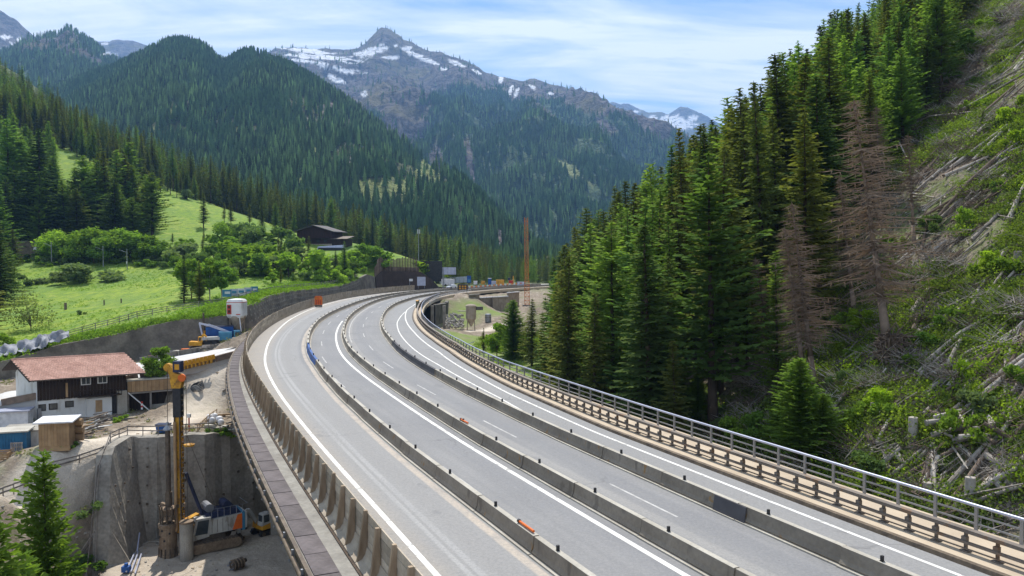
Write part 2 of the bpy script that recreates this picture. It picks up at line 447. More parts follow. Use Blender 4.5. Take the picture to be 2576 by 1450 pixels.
def foliage(name, c1, c2, c3=None, objvar=0.25, transl=0.3, tcol=(1.25, 1.35, 0.55), scale=0.8, wscale=None):
    """needles or leaves: colour varies between trees and from clump to clump"""
    m, N, L = nodes(name)
    out = N.new('ShaderNodeOutputMaterial'); b = N.new('ShaderNodeBsdfDiffuse')
    tc = N.new('ShaderNodeTexCoord'); oi = N.new('ShaderNodeObjectInfo')
    n = N.new('ShaderNodeTexNoise'); n.inputs['Scale'].default_value = scale; n.inputs['Detail'].default_value = 4
    L.new(tc.outputs['Object'], n.inputs['Vector'])
    mr = N.new('ShaderNodeMapRange'); mr.inputs['From Min'].default_value = 0.32; mr.inputs['From Max'].default_value = 0.68; L.new(n.outputs['Fac'], mr.inputs['Value'])
    mx = N.new('ShaderNodeMixRGB'); mx.inputs['Color1'].default_value = tuple(c1) + (1,); mx.inputs['Color2'].default_value = tuple(c2) + (1,)
    L.new(mr.outputs[0], mx.inputs['Fac']); col = mx.outputs[0]
    if c3:
        m3 = N.new('ShaderNodeMixRGB'); m3.inputs['Color2'].default_value = tuple(c3) + (1,); L.new(col, m3.inputs['Color1'])
        pw = N.new('ShaderNodeMath'); pw.operation = 'POWER'; pw.inputs[1].default_value = 1.6; L.new(oi.outputs['Random'], pw.inputs[0]); L.new(pw.outputs[0], m3.inputs['Fac']); col = m3.outputs[0]
    orr = N.new('ShaderNodeMapRange'); orr.inputs['To Min'].default_value = 1 - objvar; orr.inputs['To Max'].default_value = 1 + objvar
    fr = N.new('ShaderNodeMath'); fr.operation = 'FRACT'; m7 = N.new('ShaderNodeMath'); m7.operation = 'MULTIPLY'; m7.inputs[1].default_value = 7.31
    L.new(oi.outputs['Random'], m7.inputs[0]); L.new(m7.outputs[0], fr.inputs[0]); L.new(fr.outputs[0], orr.inputs['Value'])
    vm = N.new('ShaderNodeVectorMath'); vm.operation = 'SCALE'; L.new(col, vm.inputs[0]); L.new(orr.outputs[0], vm.inputs['Scale']); col = vm.outputs[0]
    L.new(col, b.inputs['Color'])
    tl = N.new('ShaderNodeBsdfTranslucent'); tm = N.new('ShaderNodeMixRGB'); tm.blend_type = 'MULTIPLY'; tm.inputs['Fac'].default_value = 1
    L.new(col, tm.inputs['Color1']); tm.inputs['Color2'].default_value = tuple(tcol) + (1,); L.new(tm.outputs[0], tl.inputs[0])
    ms = N.new('ShaderNodeMixShader'); ms.inputs[0].default_value = transl; L.new(b.outputs[0], ms.inputs[1]); L.new(tl.outputs[0], ms.inputs[2])
    L.new(ms.outputs[0], out.inputs['Surface'])
    return m


f_spruce = foliage('spruce_needles', (0.11, 0.13, 0.030), (0.215, 0.215, 0.05), (0.075, 0.125, 0.040))
f_larch = foliage('larch_needles', (0.16, 0.245, 0.055), (0.24, 0.325, 0.07), (0.12, 0.21, 0.06), transl=0.4)
f_young = foliage('young_bright_needles', (0.14, 0.235, 0.04), (0.23, 0.33, 0.06), transl=0.4)
f_dead = foliage('dead_brown_needles', (0.19, 0.14, 0.105), (0.28, 0.215, 0.165), transl=0.2, tcol=(1, 0.9, 0.7))
f_leaf = foliage('fresh_green_leaves', (0.17, 0.28, 0.04), (0.26, 0.37, 0.06), (0.12, 0.21, 0.045), transl=0.42, scale=0.5)
f_dark_leaf = foliage('dull_green_leaves', (0.09, 0.15, 0.045), (0.15, 0.22, 0.065), (0.17, 0.22, 0.10), transl=0.35, scale=0.5)
f_yellow_leaf = foliage('bright_yellow_green_leaves', (0.22, 0.33, 0.03), (0.28, 0.37, 0.05), transl=0.45, scale=0.5)
f_pale_leaf = foliage('pale_willow_leaves', (0.20, 0.25, 0.085), (0.28, 0.32, 0.13), transl=0.4, scale=0.8)
f_far = foliage('distant_conifer_foliage', (0.065, 0.105, 0.048), (0.135, 0.20, 0.072), (0.20, 0.30, 0.105), objvar=0.6, transl=0.2, scale=0.2)

# ================================================================== THE COURSE OF THE MOTORWAY
_P = np.array([(45, -37), (32, -15), (20.6, 4), (8.6, 25.6), (5.4, 31.8), (1, 40.2), (-5.5, 53.1), (-14.0, 71.1), (-20.0, 86), (-25.4, 104), (-29.2, 120.4), (-32.2, 137), (-35, 159.2), (-36.6, 182), (-36.4, 206.6), (-33, 228), (-26, 250), (-12, 275), (8, 300), (35, 325), (70, 350)], float)
_P[:, 1] *= FPX / 1740


def _cr(P, n=20):
    out = []
    for i in range(len(P) - 1):
        p0 = P[max(i - 1, 0)]; p1 = P[i]; p2 = P[i + 1]; p3 = P[min(i + 2, len(P) - 1)]
        for t in np.arange(n) / n:
            out.append(.5 * (2 * p1 + (p2 - p0) * t + (2 * p0 - 5 * p1 + 4 * p2 - p3) * t * t + (3 * p1 - p0 - 3 * p2 + p3) * t ** 3))
    out.append(P[-1]); return np.array(out)


_c = _cr(_P); _s = np.r_[0, np.cumsum(np.hypot(*np.diff(_c, axis=0).T))]
_S = np.arange(0, _s[-1], 1.0); RC = np.c_[np.interp(_S, _s, _c[:, 0]), np.interp(_S, _s, _c[:, 1])]
for _ in range(60): RC[1:-1] = (RC[:-2] + 2 * RC[1:-1] + RC[2:]) / 4
RT = np.gradient(RC, axis=0); RT /= np.hypot(*RT.T)[:, None]; RN = np.c_[-RT[:, 1], RT[:, 0]]
SMAX = 440.0
_idx = np.arange(len(RC))


def sp(s, off, z=0.0):
    """point at station s (m), offset to the left (m)"""
    x = np.interp(s, _idx, RC[:, 0]) + off * np.interp(s, _idx, RN[:, 0])
    y = np.interp(s, _idx, RC[:, 1]) + off * np.interp(s, _idx, RN[:, 1])
    return np.array((x, y, z))


def sdir(s): return math.atan2(np.interp(s, _idx, RT[:, 1]), np.interp(s, _idx, RT[:, 0]))


def table(xs, ys): return lambda s: float(np.interp(s, xs, ys))


o_fence = table([0, 116, 150, 200, 240, 300, 340, 440], [12.45, 12.45, 12.5, 12.9, 13.2, 13.0, 13.0, 13.0])
o_white = table([0, 102, 112, 126, 160, 193, 216, 240, 440], [7.8, 7.9, 8.7, 10.2, 10.3, 10.8, 11.4, 11.8, 11.8])
o_b1 = table([0, 105, 124, 145, 205, 228, 254, 280, 330, 440], [6.0, 6.0, 5.7, 5.1, 5.1, 4.7, 4.0, 3.9, 3.9, 3.9])
o_b2 = table([0, 105, 124, 150, 180, 440], [.85, .85, .5, .1, 0, 0])
o_b3 = table([0, 105, 122, 152, 171, 237, 258, 285, 313, 339, 440], [-4.35, -4.4, -4.8, -5.8, -6.3, -6.5, -6.8, -7.8, -8.6, -9.0, -9.0])
o_rw = table([0, 105, 122, 155, 184, 241, 258, 300, 440], [-7.5, -7.6, -8.3, -10.8, -11.2, -10.7, -11.2, -11.6, -11.8])
o_kerb = table([0, 105, 125, 155, 170, 200, 262, 440], [-8.5, -8.6, -9.5, -12.0, -12.3, -12.3, -12.2, -12.6])
o_rail = table([0, 100, 133, 156, 177, 260, 440], [-12.2, -12.2, -12.5, -13.9, -14.2, -14.1, -14.6])
o_edge = table([0, 120, 150, 170, 440], [14.7, 14.6, 14.2, 14.2, 14.2])


def strip(s0, s1, offs, step=2.0):
    """swept cross-section: offs = list of (offset or function, z)"""
    ss = np.arange(s0, s1 + 0.01, step); V = []; F = []; n = len(offs)
    for s in ss:
        for o, z in offs: V.append(sp(s, o(s) if callable(o) else o, z))
    for i in range(len(ss) - 1):
        for j in range(n - 1): F.append((i * n + j, (i + 1) * n + j, (i + 1) * n + j + 1, i * n + j + 1))
    return V, F, ss


def to_line(x, y):
    """station and signed offset of ground points (vectorised)"""
    x = np.asarray(x).ravel(); y = np.asarray(y).ravel(); S = np.empty(len(x)); O = np.empty(len(x))
    Cs = RC[::3]; idx = _idx[::3]
    for a in range(0, len(x), 20000):
        dx = x[a:a + 20000, None] - Cs[None, :, 0]; dy = y[a:a + 20000, None] - Cs[None, :, 1]
        k = np.argmin(dx * dx + dy * dy, axis=1); r = np.arange(len(k))
        S[a:a + 20000] = idx[k]; O[a:a + 20000] = dx[r, k] * RN[idx[k], 0] + dy[r, k] * RN[idx[k], 1]
    return S, O


# ================================================================== GROUND SHAPE
class TPS:
    def __init__(s, P, lam=0.0):
        P = np.array(P, float); s.c = P[:, :2]; n = len(P)
        K = s._k(s.c, s.c) + np.eye(n) * lam; Q = np.c_[np.ones(n), s.c]
        A = np.block([[K, Q], [Q.T, np.zeros((3, 3))]]); s.w = np.linalg.solve(A, np.r_[P[:, 2], 0, 0, 0])

    @staticmethod
    def _k(a, b):
        r2 = ((a[:, None, :] - b[None, :, :]) ** 2).sum(2) / 1e4
        return np.where(r2 > 1e-12, r2 * np.log(np.maximum(r2, 1e-12)), 0)

    def __call__(s, x, y):
        sh = np.shape(x); p = np.c_[np.ravel(x), np.ravel(y)]; out = np.empty(len(p))
        for a in range(0, len(p), 30000):
            q = p[a:a + 30000]; out[a:a + 30000] = s._k(q, s.c) @ s.w[:-3] + s.w[-3] + q @ s.w[-2:]
        return out.reshape(sh)


LOWC = [tuple(gz(u, v, z)) for u, v, z in [
    (95, 1045, -9.1), (311, 1045, -9.5), (200, 1075, -9.5), (270, 1062, -9.6), (20, 1140, -10), (180, 1118, -9.8), (330, 1090, -9.5), (430, 1096, -9.5), (520, 1085, -9.4), (560, 1010, -8.6),
    (585, 960, -8.3), (500, 965, -7.8), (470, 938, -6.8), (380, 905, -5.4), (500, 885, -4.2), (610, 868, -3.2), (600, 845, -2.2), (350, 960, -6.6), (20, 1010, -7.6), (-60, 1030, -8),
    (612, 899, -3.5), (540, 919, -4.2), (450, 941, -4.9), (350, 963, -5.8), (540, 884, -4.1), (450, 900, -4.8), (350, 920, -5.7), (0, 1240, -11.2), (130, 1190, -10.8), (250, 1150, -10.2), (100, 1300, -14.5), (0, 1290, -13.5), (200, 1350, -17.5), (225, 1445, -21.5), (560, 1140, -11.5), (620, 1200, -14.5), (600, 1100, -11), (150, 1400, -19),
    (1195, 748, -0.2), (1140, 820, -7), (1180, 800, -5.2), (1250, 828, -7), (1130, 833, -7.2), (1300, 812, -6), (1270, 790, -5.4), (1245, 778, -4.6), (1330, 772, -3.4), (1210, 860, -8), (1180, 900, -8.5), (1280, 900, -8)]]
LOWC += [(5, 80, -8.5), (-5, 100, -9), (-12, 130, -9), (-20, 150, -7), (-2, 165, -8.3), (10, 120, -8.5), (18, 62, -7), (14, 75, -8), (25, 45, -4.5), (32, 30, -3), (45, 10, -3), (0, 60, -11), (10, 40, -10), (-10, 60, -14),
         (-12, 80, -14), (-20, 95, -14), (-27, 118, -10), (20, 10, -9), (0, 0, -14), (-30, 40, -21), (-60, 50, -22), (-90, 80, -14), (-110, 120, -9), (-95, 100, -9.5), (-60, 150, -4), (-52, 180, -0.6), (-50, 220, -0.5), (-48, 270, -0.5), (-25, 300, -0.5), (0, 330, -0.6),
         (-15, 200, -6), (-14, 270, -1.2), (20, 290, -2), (40, 250, -6), (30, 200, -8), (40, 330, -1), (100, 400, -2), (-60, 400, -1), (0, 480, -2), (100, 620, 0), (-100, 640, 4), (0, 700, 2)]
low_tps = TPS(LOWC, 1e-4)
PIT = [(-45.3, 93.7), (-45.4, 88), (-43.4, 82.7), (-41.8, 78), (-38, 60), (-5, 60), (-5, 101), (-18, 111), (-31.0, 104.0), (-37.6, 96.2)]
PIT_Z = -21.0
CARVE = [(-62.4, 101.0), (-46.5, 111.2), (-49.5, 114.6), (-54.5, 112.5), (-66.5, 108.5), (-64.0, 103.5)]


def inside(x, y, poly):
    r = np.zeros(np.shape(x), bool); n = len(poly)
    for i in range(n):
        x0, y0 = poly[i]; x1, y1 = poly[(i + 1) % n]
        if y0 == y1: continue
        c = ((y0 > y) != (y1 > y)) & (x < (x1 - x0) * (y - y0) / (y1 - y0) + x0); r ^= c
    return r


XB = table([0, 20, 30, 45, 55, 70, 90, 130, 200, 300, 500], [44, 34, 28.5, 20.0, 17.3, 13.5, 10.0, 9.5, 16, 32, 90])


def right_slope(x, y):
    xb = np.interp(y, [0, 20, 30, 45, 55, 70, 90, 130, 200, 300, 500], [44, 34, 28.5, 20.2, 17.6, 13.5, 10.0, 9.5, 16, 32, 90])
    d = x - xb
    z = 0.745 * d - 4.8 + 1.4 * fbm(x * 0.09, y * 0.09, 4, 5) + 0.5 * fbm(x * 0.5, y * 0.5, 3, 9)
    z = z + 0.28 * np.maximum(d - 45, 0)
    return z + 2.6 * fbm(x * 0.03, y * 0.03, 2, 15) * np.clip(d / 15, 0, 1)


def low_ground(x, y, pit=True):
    x = np.asarray(x, float); y = np.asarray(y, float)
    yy = np.clip(y, 5, 690); xx = np.clip(x, -150, 130)
    z = low_tps(xx, yy)
    z = np.where(y > 420, z * np.clip(1 - (y - 420) / 200, 0, 1) + (-2) * np.clip((y - 420) / 200, 0, 1), z)
    left = x < -5
    z = z + np.where(y < 330, 0.30 * fbm(x * 0.35, y * 0.35, 4, 3) * np.where(left, 1, 1.6), 0)
    S, O = to_line(x, y); S = S.reshape(x.shape); O = O.reshape(x.shape)
    sl = right_slope(x, y)
    w = np.clip((-O - 14.2) / 3.0, 0, 1)
    k = 0.5 * (z + sl + np.sqrt((z - sl) ** 2 + 4.0))          # smooth maximum
    z = np.where(x > XB_LO(y), z * (1 - w) + k * w, z)
    near = np.abs(O) < 17.5
    lim = np.where(S > 205, -0.5, np.where(S > 185, -2.5, -3.6))
    z = np.where(near & (S < 470), np.minimum(z, lim - np.clip(15 - np.abs(O), 0, 1)), z)
    # embankment on the left where the motorway leaves the bridge
    emb = np.clip(-0.25 - 0.42 * np.maximum(O - 15.2, 0), -3.2, 0)
    wl_ = np.clip((S - 188) / 10, 0, 1) * ((O > 15.0) & (O < 24))
    z = np.where(wl_ > 0, np.maximum(z, emb * wl_ + z * (1 - wl_)), z)
    ins = inside(x, y, CARVE); z = np.where(ins, np.minimum(z, -9.5 + 0.12 * fbm(x * .8, y * .8, 3, 6)), z)
    if pit:
        ins = inside(x, y, PIT)
        z = np.where(ins, PIT_Z + 0.35 * fbm(x * 0.25, y * 0.25, 4, 21) + 0.10 * fbm(x * 1.3, y * 1.3, 3, 22), z)
    return z


def XB_LO(y): return np.interp(y, [0, 45, 70, 100, 200, 300, 400], [14, 4, -2, -4, -2, 14, 40])


def low_at(x, y): return float(low_ground(np.array([x], float), np.array([y], float))[0])


# upper ground: meadow and hills beyond the retaining wall
WALLPX = [(-80, 925, 118), (19, 907, 122), (146, 869, 128), (275, 845, 134), (353, 826, 138), (447, 806, 141), (570, 795, 143.5), (621, 770, 148), (640, 764, 152), (671, 746, 163), (731, 732, 184), (797, 726, 212), (852, 720, 236), (891, 707, 256), (923, 691, 272), (943, 697, 282)]
WALL = [tuple(gy(*w)) for w in WALLPX]
WALL2 = [tuple(gy(*w)) for w in [(945, 690, 282), (962, 682, 292), (1010, 683, 301), (1058, 684, 309), (1085, 702, 318), (1104, 722, 330)]]
UPC = [tuple(p) for p in WALL] + [tuple(p) for p in WALL2[:4]]
UPC += [tuple(gy(u, v, Y)) for u, v, Y in [(60, 852, 140), (250, 800, 158), (440, 775, 165), (200, 760, 185), (440, 745, 190), (60, 770, 185), (600, 760, 165), (100, 700, 230), (300, 690, 235), (440, 680, 240), (560, 700, 225), (650, 700, 232), (750, 690, 250), (850, 672, 275), (930, 650, 305), (0, 640, 270),
    (160, 635, 275), (300, 612, 290), (430, 622, 280), (560, 635, 290), (650, 632, 300), (750, 640, 300), (830, 640, 310), (760, 606, 335), (880, 612, 335), (935, 625, 330), (400, 560, 330), (500, 565, 340), (600, 585, 345), (700, 603, 345),
    (375, 476, 400), (500, 514, 395), (600, 549, 385), (700, 592, 370), (745, 604, 365), (230, 412, 410), (100, 350, 420), (-120, 260, 430), (0, 205, 620), (130, 322, 620), (250, 432, 620), (420, 528, 620), (500, 568, 620), (640, 622, 620), (760, 650, 600), (1000, 672, 600), (-250, 40, 600), (1010, 668, 420), (960, 640, 360), (-300, 500, 300), (-300, 800, 150)]]
up_tps = TPS(UPC, 2e-4)
_wy = np.array([p[1] for p in WALL + WALL2[1:]]); _wx = np.array([p[0] for p in WALL + WALL2[1:]]); _wz = np.array([p[2] for p in WALL + WALL2[1:]])
_wy = np.r_[60, _wy, 400, 720]; _wx = np.r_[-130, _wx, -40, 60]; _wz = np.r_[-8, _wz, 3, 3]


def wall_x(y): return np.interp(y, _wy, _wx)


def up_ground(x, y):
    x = np.asarray(x, float); y = np.asarray(y, float)
    z = up_tps(x, y)
    return z + 0.25 * fbm(x * 0.12, y * 0.12, 4, 31) + np.where(y > 430, 3.0, 0.35) * fbm(x * 0.03, y * 0.03, 3, 33)


def up_at(x, y): return float(up_ground(np.array([x], float), np.array([y], float))[0])


def drop_up(u, v, Y):
    """a place on the upper ground whose base is seen near (u, v)"""
    p = gy(u, v, Y); return np.array((p[0], p[1], up_at(p[0], p[1])))


def drop_low(u, v, Y):
    p = gy(u, v, Y); return np.array((p[0], p[1], low_at(p[0], p[1])))


def solve_low(u, v, y0=25, y1=260):
    """first place where the sight line meets the lower ground"""
    d = ray(u, v); ys = np.arange(y0, y1, 0.5); xs = d[0] / d[1] * ys; zs = CAM_H + d[2] / d[1] * ys
    g = low_ground(xs, ys); k = np.where(zs <= g)[0]
    i = k[0] if len(k) else len(ys) - 1
    return np.array((xs[i], ys[i], g[i]))


def solve_up(u, v, y0=150, y1=640):
    d = ray(u, v); ys = np.arange(y0, y1, 1.0); xs = d[0] / d[1] * ys; zs = CAM_H + d[2] / d[1] * ys
    ok = xs < wall_x(ys); g = np.where(ok, up_ground(xs, ys), -99); k = np.where(zs <= g)[0]
    i = k[0] if len(k) else len(ys) - 1
    return np.array((xs[i], ys[i], g[i]))


# ---- lower ground sheet
xs = np.r_[[-6000, -3000, -1200, -600, -350, -240, -180, -140], np.arange(-110, -14, 0.7), np.arange(-14, 95, 0.8), np.arange(95, 150, 3.0), [160, 180, 210, 250, 300, 400, 600, 1200, 3000, 6000]]
ys = np.r_[[-400, -150, -60, -20, 0, 12], np.arange(20, 128, 0.7), np.arange(128, 260, 1.6), np.arange(260, 420, 5.0), [430, 460, 500, 560, 640, 800, 1100, 1600, 3000, 9000]]
GX, GY = np.meshgrid(xs, ys)
GZ = low_ground(GX, GY)
far = np.clip((np.hypot(GX, GY) - 700) / 600, 0, 1)
GZ = GZ * (1 - far) + (-4) * far
GZ = np.where(GX > 135, np.minimum(GZ, right_slope(np.full_like(GX, 135), np.clip(GY, 0, 500)) + (GX - 135) * 0.3), GZ)
GZ = np.where(far >= 1, -4, GZ)
nx, ny = len(xs), len(ys)
I = np.arange(nx * ny).reshape(ny, nx)
F = np.stack([I[:-1, :-1], I[:-1, 1:], I[1:, 1:], I[1:, :-1]], -1).reshape(-1, 4)
gm = fast_mesh('ground', np.c_[GX.ravel(), GY.ravel(), GZ.ravel()], F, True)


def add_mask(me, name, vals):
    a = me.attributes.new(name, 'FLOAT', 'POINT'); a.data.foreach_set('value', np.ascontiguousarray(vals, dtype=np.float32))


# surface kinds of the ground: track (pale dust), grass, forest floor
S_, O_ = to_line(GX, GY); S_ = S_.reshape(GX.shape); O_ = O_.reshape(GX.shape)


def near_poly(x, y, pts, w):
    d = np.full(np.shape(x), 1e9)
    for (x0, y0), (x1, y1) in zip(pts[:-1], pts[1:]):
        L2 = (x1 - x0) ** 2 + (y1 - y0) ** 2; t = np.clip(((x - x0) * (x1 - x0) + (y - y0) * (y1 - y0)) / L2, 0, 1)
        d = np.minimum(d, np.hypot(x - x0 - t * (x1 - x0), y - y0 - t * (y1 - y0)))
    return np.clip(1.5 - d / w, 0, 1)


trk = [tuple(gz(u, v, z)[:2]) for u, v, z in [(-60, 1250, -11.3), (60, 1205, -10.8), (180, 1160, -10.3), (300, 1110, -9.8), (400, 1075, -9.4), (480, 1040, -9), (540, 1000, -8.7), (590, 960, -8.3)]]
track = near_poly(GX, GY, trk, 2.3)
rt2 = [tuple(gz(u, v, z)[:2]) for u, v, z in [(1110, 838, -7.3), (1200, 832, -7.1), (1260, 822, -6.8), (1320, 812, -6)]]
track = np.maximum(track, near_poly(GX, GY, rt2, 2.6))
track = np.maximum(track, inside(GX, GY, PIT) * 0.55)
wild = np.clip((GX - XB_LO(GY) + 2) / 4, 0, 1) * (GY < 500) * (O_ < -14)
grass = np.zeros_like(GX)
grass = np.maximum(grass, near_poly(GX, GY, [tuple(gz(u, v, z)[:2]) for u, v, z in [(1150, 812, -6.3), (1170, 790, -4.4), (1200, 762, -1.4), (1235, 772, -2.5)]], 5.0))
grass = np.maximum(grass, ((GY < 196) & (GY > 120) & (O_ < -15)) * 1.0 * (track < 0.3) * (wild < 2))
add_mask(gm, 'track', track.ravel()); add_mask(gm, 'wild', wild.ravel()); add_mask(gm, 'grass', grass.ravel())
valley = np.clip((GY - 300) / 40, 0, 1)
add_mask(gm, 'valley', valley.ravel())


def ground_material():
    m, N, L = nodes('site_ground')
    out = N.new('ShaderNodeOutputMaterial'); b = N.new('ShaderNodeBsdfPrincipled'); b.inputs['Roughness'].default_value = 0.95; b.inputs['Specular IOR Level'].default_value = 0.1
    tc = N.new('ShaderNodeTexCoord'); v = tc.outputs['Object']

    def noise(scale, detail=6, vec=None, rough=0.55):
        n = N.new('ShaderNodeTexNoise'); n.inputs['Scale'].default_value = scale; n.inputs['Detail'].default_value = detail; n.inputs['Roughness'].default_value = rough
        L.new(vec or v, n.inputs['Vector']); return n.outputs['Fac']

    def rng_(x, a, b_, c=0.0, d=1.0):
        n = N.new('ShaderNodeMapRange'); n.inputs['From Min'].default_value = a; n.inputs['From Max'].default_value = b_; n.inputs['To Min'].default_value = c; n.inputs['To Max'].default_value = d; L.new(x, n.inputs['Value']); return n.outputs[0]

    def mix(f, a, b_, mode='MIX'):
        n = N.new('ShaderNodeMixRGB'); n.blend_type = mode
        for k, x in (('Fac', f), ('Color1', a), ('Color2', b_)):
            if isinstance(x, (int, float)): n.inputs[k].default_value = x
            elif isinstance(x, tuple): n.inputs[k].default_value = x + (1,)
            else: L.new(x, n.inputs[k])
        return n.outputs[0]

    def attr(k):
        n = N.new('ShaderNodeAttribute'); n.attribute_name = k; return n.outputs['Fac']

    def mul(a, b_):
        n = N.new('ShaderNodeMath'); n.operation = 'MULTIPLY'; n.use_clamp = True; L.new(a, n.inputs[0])
        if isinstance(b_, (int, float)): n.inputs[1].default_value = b_
        else: L.new(b_, n.inputs[1])
        return n.outputs[0]
    base = mix(rng_(noise(0.25), .35, .65), (0.36, 0.295, 0.225), (0.24, 0.19, 0.14))
    base = mix(rng_(noise(1.8, 8), .38, .62, 0, 0.75), base, (0.185, 0.15, 0.115))
    base = mix(rng_(noise(0.6, 8), .54, .64, 0, .7), base, (0.50, 0.43, 0.34))
    base = mix(rng_(noise(0.12, 5), .56, .66, 0, 0.5), base, (0.12, 0.17, 0.05))
    base = mix(mul(attr('track'), rng_(noise(0.9, 6), .25, .6, 0.6, 1)), base, (0.74, 0.65, 0.53))
    wildc = mix(rng_(noise(0.16, 7), .41, .54), (0.25, 0.20, 0.15), (0.15, 0.185, 0.06))
    wildc = mix(rng_(noise(1.4, 8), .48, .62, 0, .85), wildc, (0.27, 0.225, 0.175))
    wildc = mix(rng_(noise(3.0, 6), .5, .65, 0, .8), wildc, (0.05, 0.042, 0.03))
    base = mix(attr('wild'), base, wildc)
    gr = mix(rng_(noise(0.5, 6), .35, .65), (0.17, 0.26, 0.05), (0.24, 0.29, 0.09))
    base = mix(mul(attr('grass'), rng_(noise(0.3, 4), .3, .5, .4, 1)), base, gr)
    val = mix(rng_(noise(0.05, 5), .4, .6), (0.10, 0.16, 0.05), (0.20, 0.21, 0.10))
    base = mix(attr('valley'), base, val)
    base = mix(rng_(noise(12, 4), .3, .7, 0, 0.35), base, (0.12, 0.10, 0.08), 'MIX')
    L.new(base, b.inputs['Base Color'])
    bp = N.new('ShaderNodeBump'); bp.inputs['Strength'].default_value = 0.8; bp.inputs['Distance'].default_value = 0.25
    L.new(noise(2.2, 9, rough=0.65), bp.inputs['Height']); L.new(bp.outputs[0], b.inputs['Normal'])
    L.new(b.outputs[0], out.inputs['Surface']); return m


gm.materials.append(ground_material())
ground = bpy.data.objects.new('ground', gm); COL.objects.link(ground)
props(ground, 'bare dusty site ground and rough hillside below and beside the motorway', 'ground', kind='structure')

# ---- upper ground sheet (meadow, green spur, wooded hill)
ys = np.r_[[60, 80, 100, 110], np.arange(118, 300, 1.5), np.arange(300, 440, 3.0), np.arange(440, 721, 8.0)]
ks = np.r_[0, 0.6, 1.4, np.cumsum(np.full(60, 1.5)) + 2, 100, np.cumsum(np.full(30, 6.0)) + 100, 300, 340, 400, 500, 700, 1000]
UX = wall_x(ys)[:, None] - 0.35 - ks[None, :]; UY = np.repeat(ys[:, None], len(ks), 1)
UZ = up_ground(UX, UY)
wz = np.interp(ys, _wy, _wz)
bl = np.clip(ks / 6.0, 0, 1)[None, :]
UZ = (wz[:, None] - 0.12) * (1 - bl) + UZ * bl
UZ = np.where(UX < -420, np.minimum(UZ, 200), UZ)
n1, n2 = UX.shape; I = np.arange(n1 * n2).reshape(n1, n2)
F = np.stack([I[:-1, :-1], I[1:, :-1], I[1:, 1:], I[:-1, 1:]], -1).reshape(-1, 4)
um = fast_mesh('meadow', np.c_[UX.ravel(), UY.ravel(), UZ.ravel()], F, True)
wood = np.clip((UY - 425) / 25, 0, 1)
add_mask(um, 'wood', wood.ravel())


def meadow_material():
    m, N, L = nodes('meadow_grass')
    out = N.new('ShaderNodeOutputMaterial'); b = N.new('ShaderNodeBsdfPrincipled'); b.inputs['Roughness'].default_value = 0.9; b.inputs['Specular IOR Level'].default_value = 0.15
    tc = N.new('ShaderNodeTexCoord'); v = tc.outputs['Object']
    mp = N.new('ShaderNodeMapping'); mp.inputs['Scale'].default_value = (0.8, 0.25, 1); mp.inputs['Rotation'].default_value = (0, 0, R(-25)); L.new(v, mp.inputs[0])

    def noise(scale, detail=6, vec=None):
        n = N.new('ShaderNodeTexNoise'); n.inputs['Scale'].default_value = scale; n.inputs['Detail'].default_value = detail; L.new(vec or v, n.inputs['Vector']); return n.outputs['Fac']

    def rng_(x, a, b_, c=0.0, d=1.0):
        n = N.new('ShaderNodeMapRange'); n.inputs['From Min'].default_value = a; n.inputs['From Max'].default_value = b_; n.inputs['To Min'].default_value = c; n.inputs['To Max'].default_value = d; L.new(x, n.inputs['Value']); return n.outputs[0]

    def mix(f, a, b_):
        n = N.new('ShaderNodeMixRGB')
        for k, x in (('Fac', f), ('Color1', a), ('Color2', b_)):
            if isinstance(x, (int, float)): n.inputs[k].default_value = x
            elif isinstance(x, tuple): n.inputs[k].default_value = x + (1,)
            else: L.new(x, n.inputs[k])
        return n.outputs[0]
    c = mix(rng_(noise(0.035, 5), .35, .65), (0.18, 0.275, 0.022), (0.27, 0.335, 0.04))
    c = mix(rng_(noise(0.9, 7, mp.outputs[0]), .40, .62, 0, .75), c, (0.10, 0.185, 0.035))
    c = mix(rng_(noise(0.35, 7), .55, .70, 0, .7), c, (0.33, 0.35, 0.09))
    c = mix(rng_(noise(0.09, 6, mp.outputs[0]), .50, .66, 0, .65), c, (0.12, 0.20, 0.05))
    c = mix(rng_(noise(3.0, 5), .35, .7, 0, .4), c, (0.10, 0.18, 0.03))
    at = N.new('ShaderNodeAttribute'); at.attribute_name = 'wood'
    c = mix(at.outputs['Fac'], c, (0.06, 0.085, 0.03))
    L.new(c, b.inputs['Base Color'])
    bp = N.new('ShaderNodeBump'); bp.inputs['Strength'].default_value = 0.7; bp.inputs['Distance'].default_value = 0.4
    L.new(noise(1.6, 8), bp.inputs['Height']); L.new(bp.outputs[0], b.inputs['Normal'])
    L.new(b.outputs[0], out.inputs['Surface']); return m


um.materials.append(meadow_material())
mo = bpy.data.objects.new('meadow', um); COL.objects.link(mo)
props(mo, 'bright green alpine meadow rising behind the grey retaining wall', 'meadow', kind='structure')


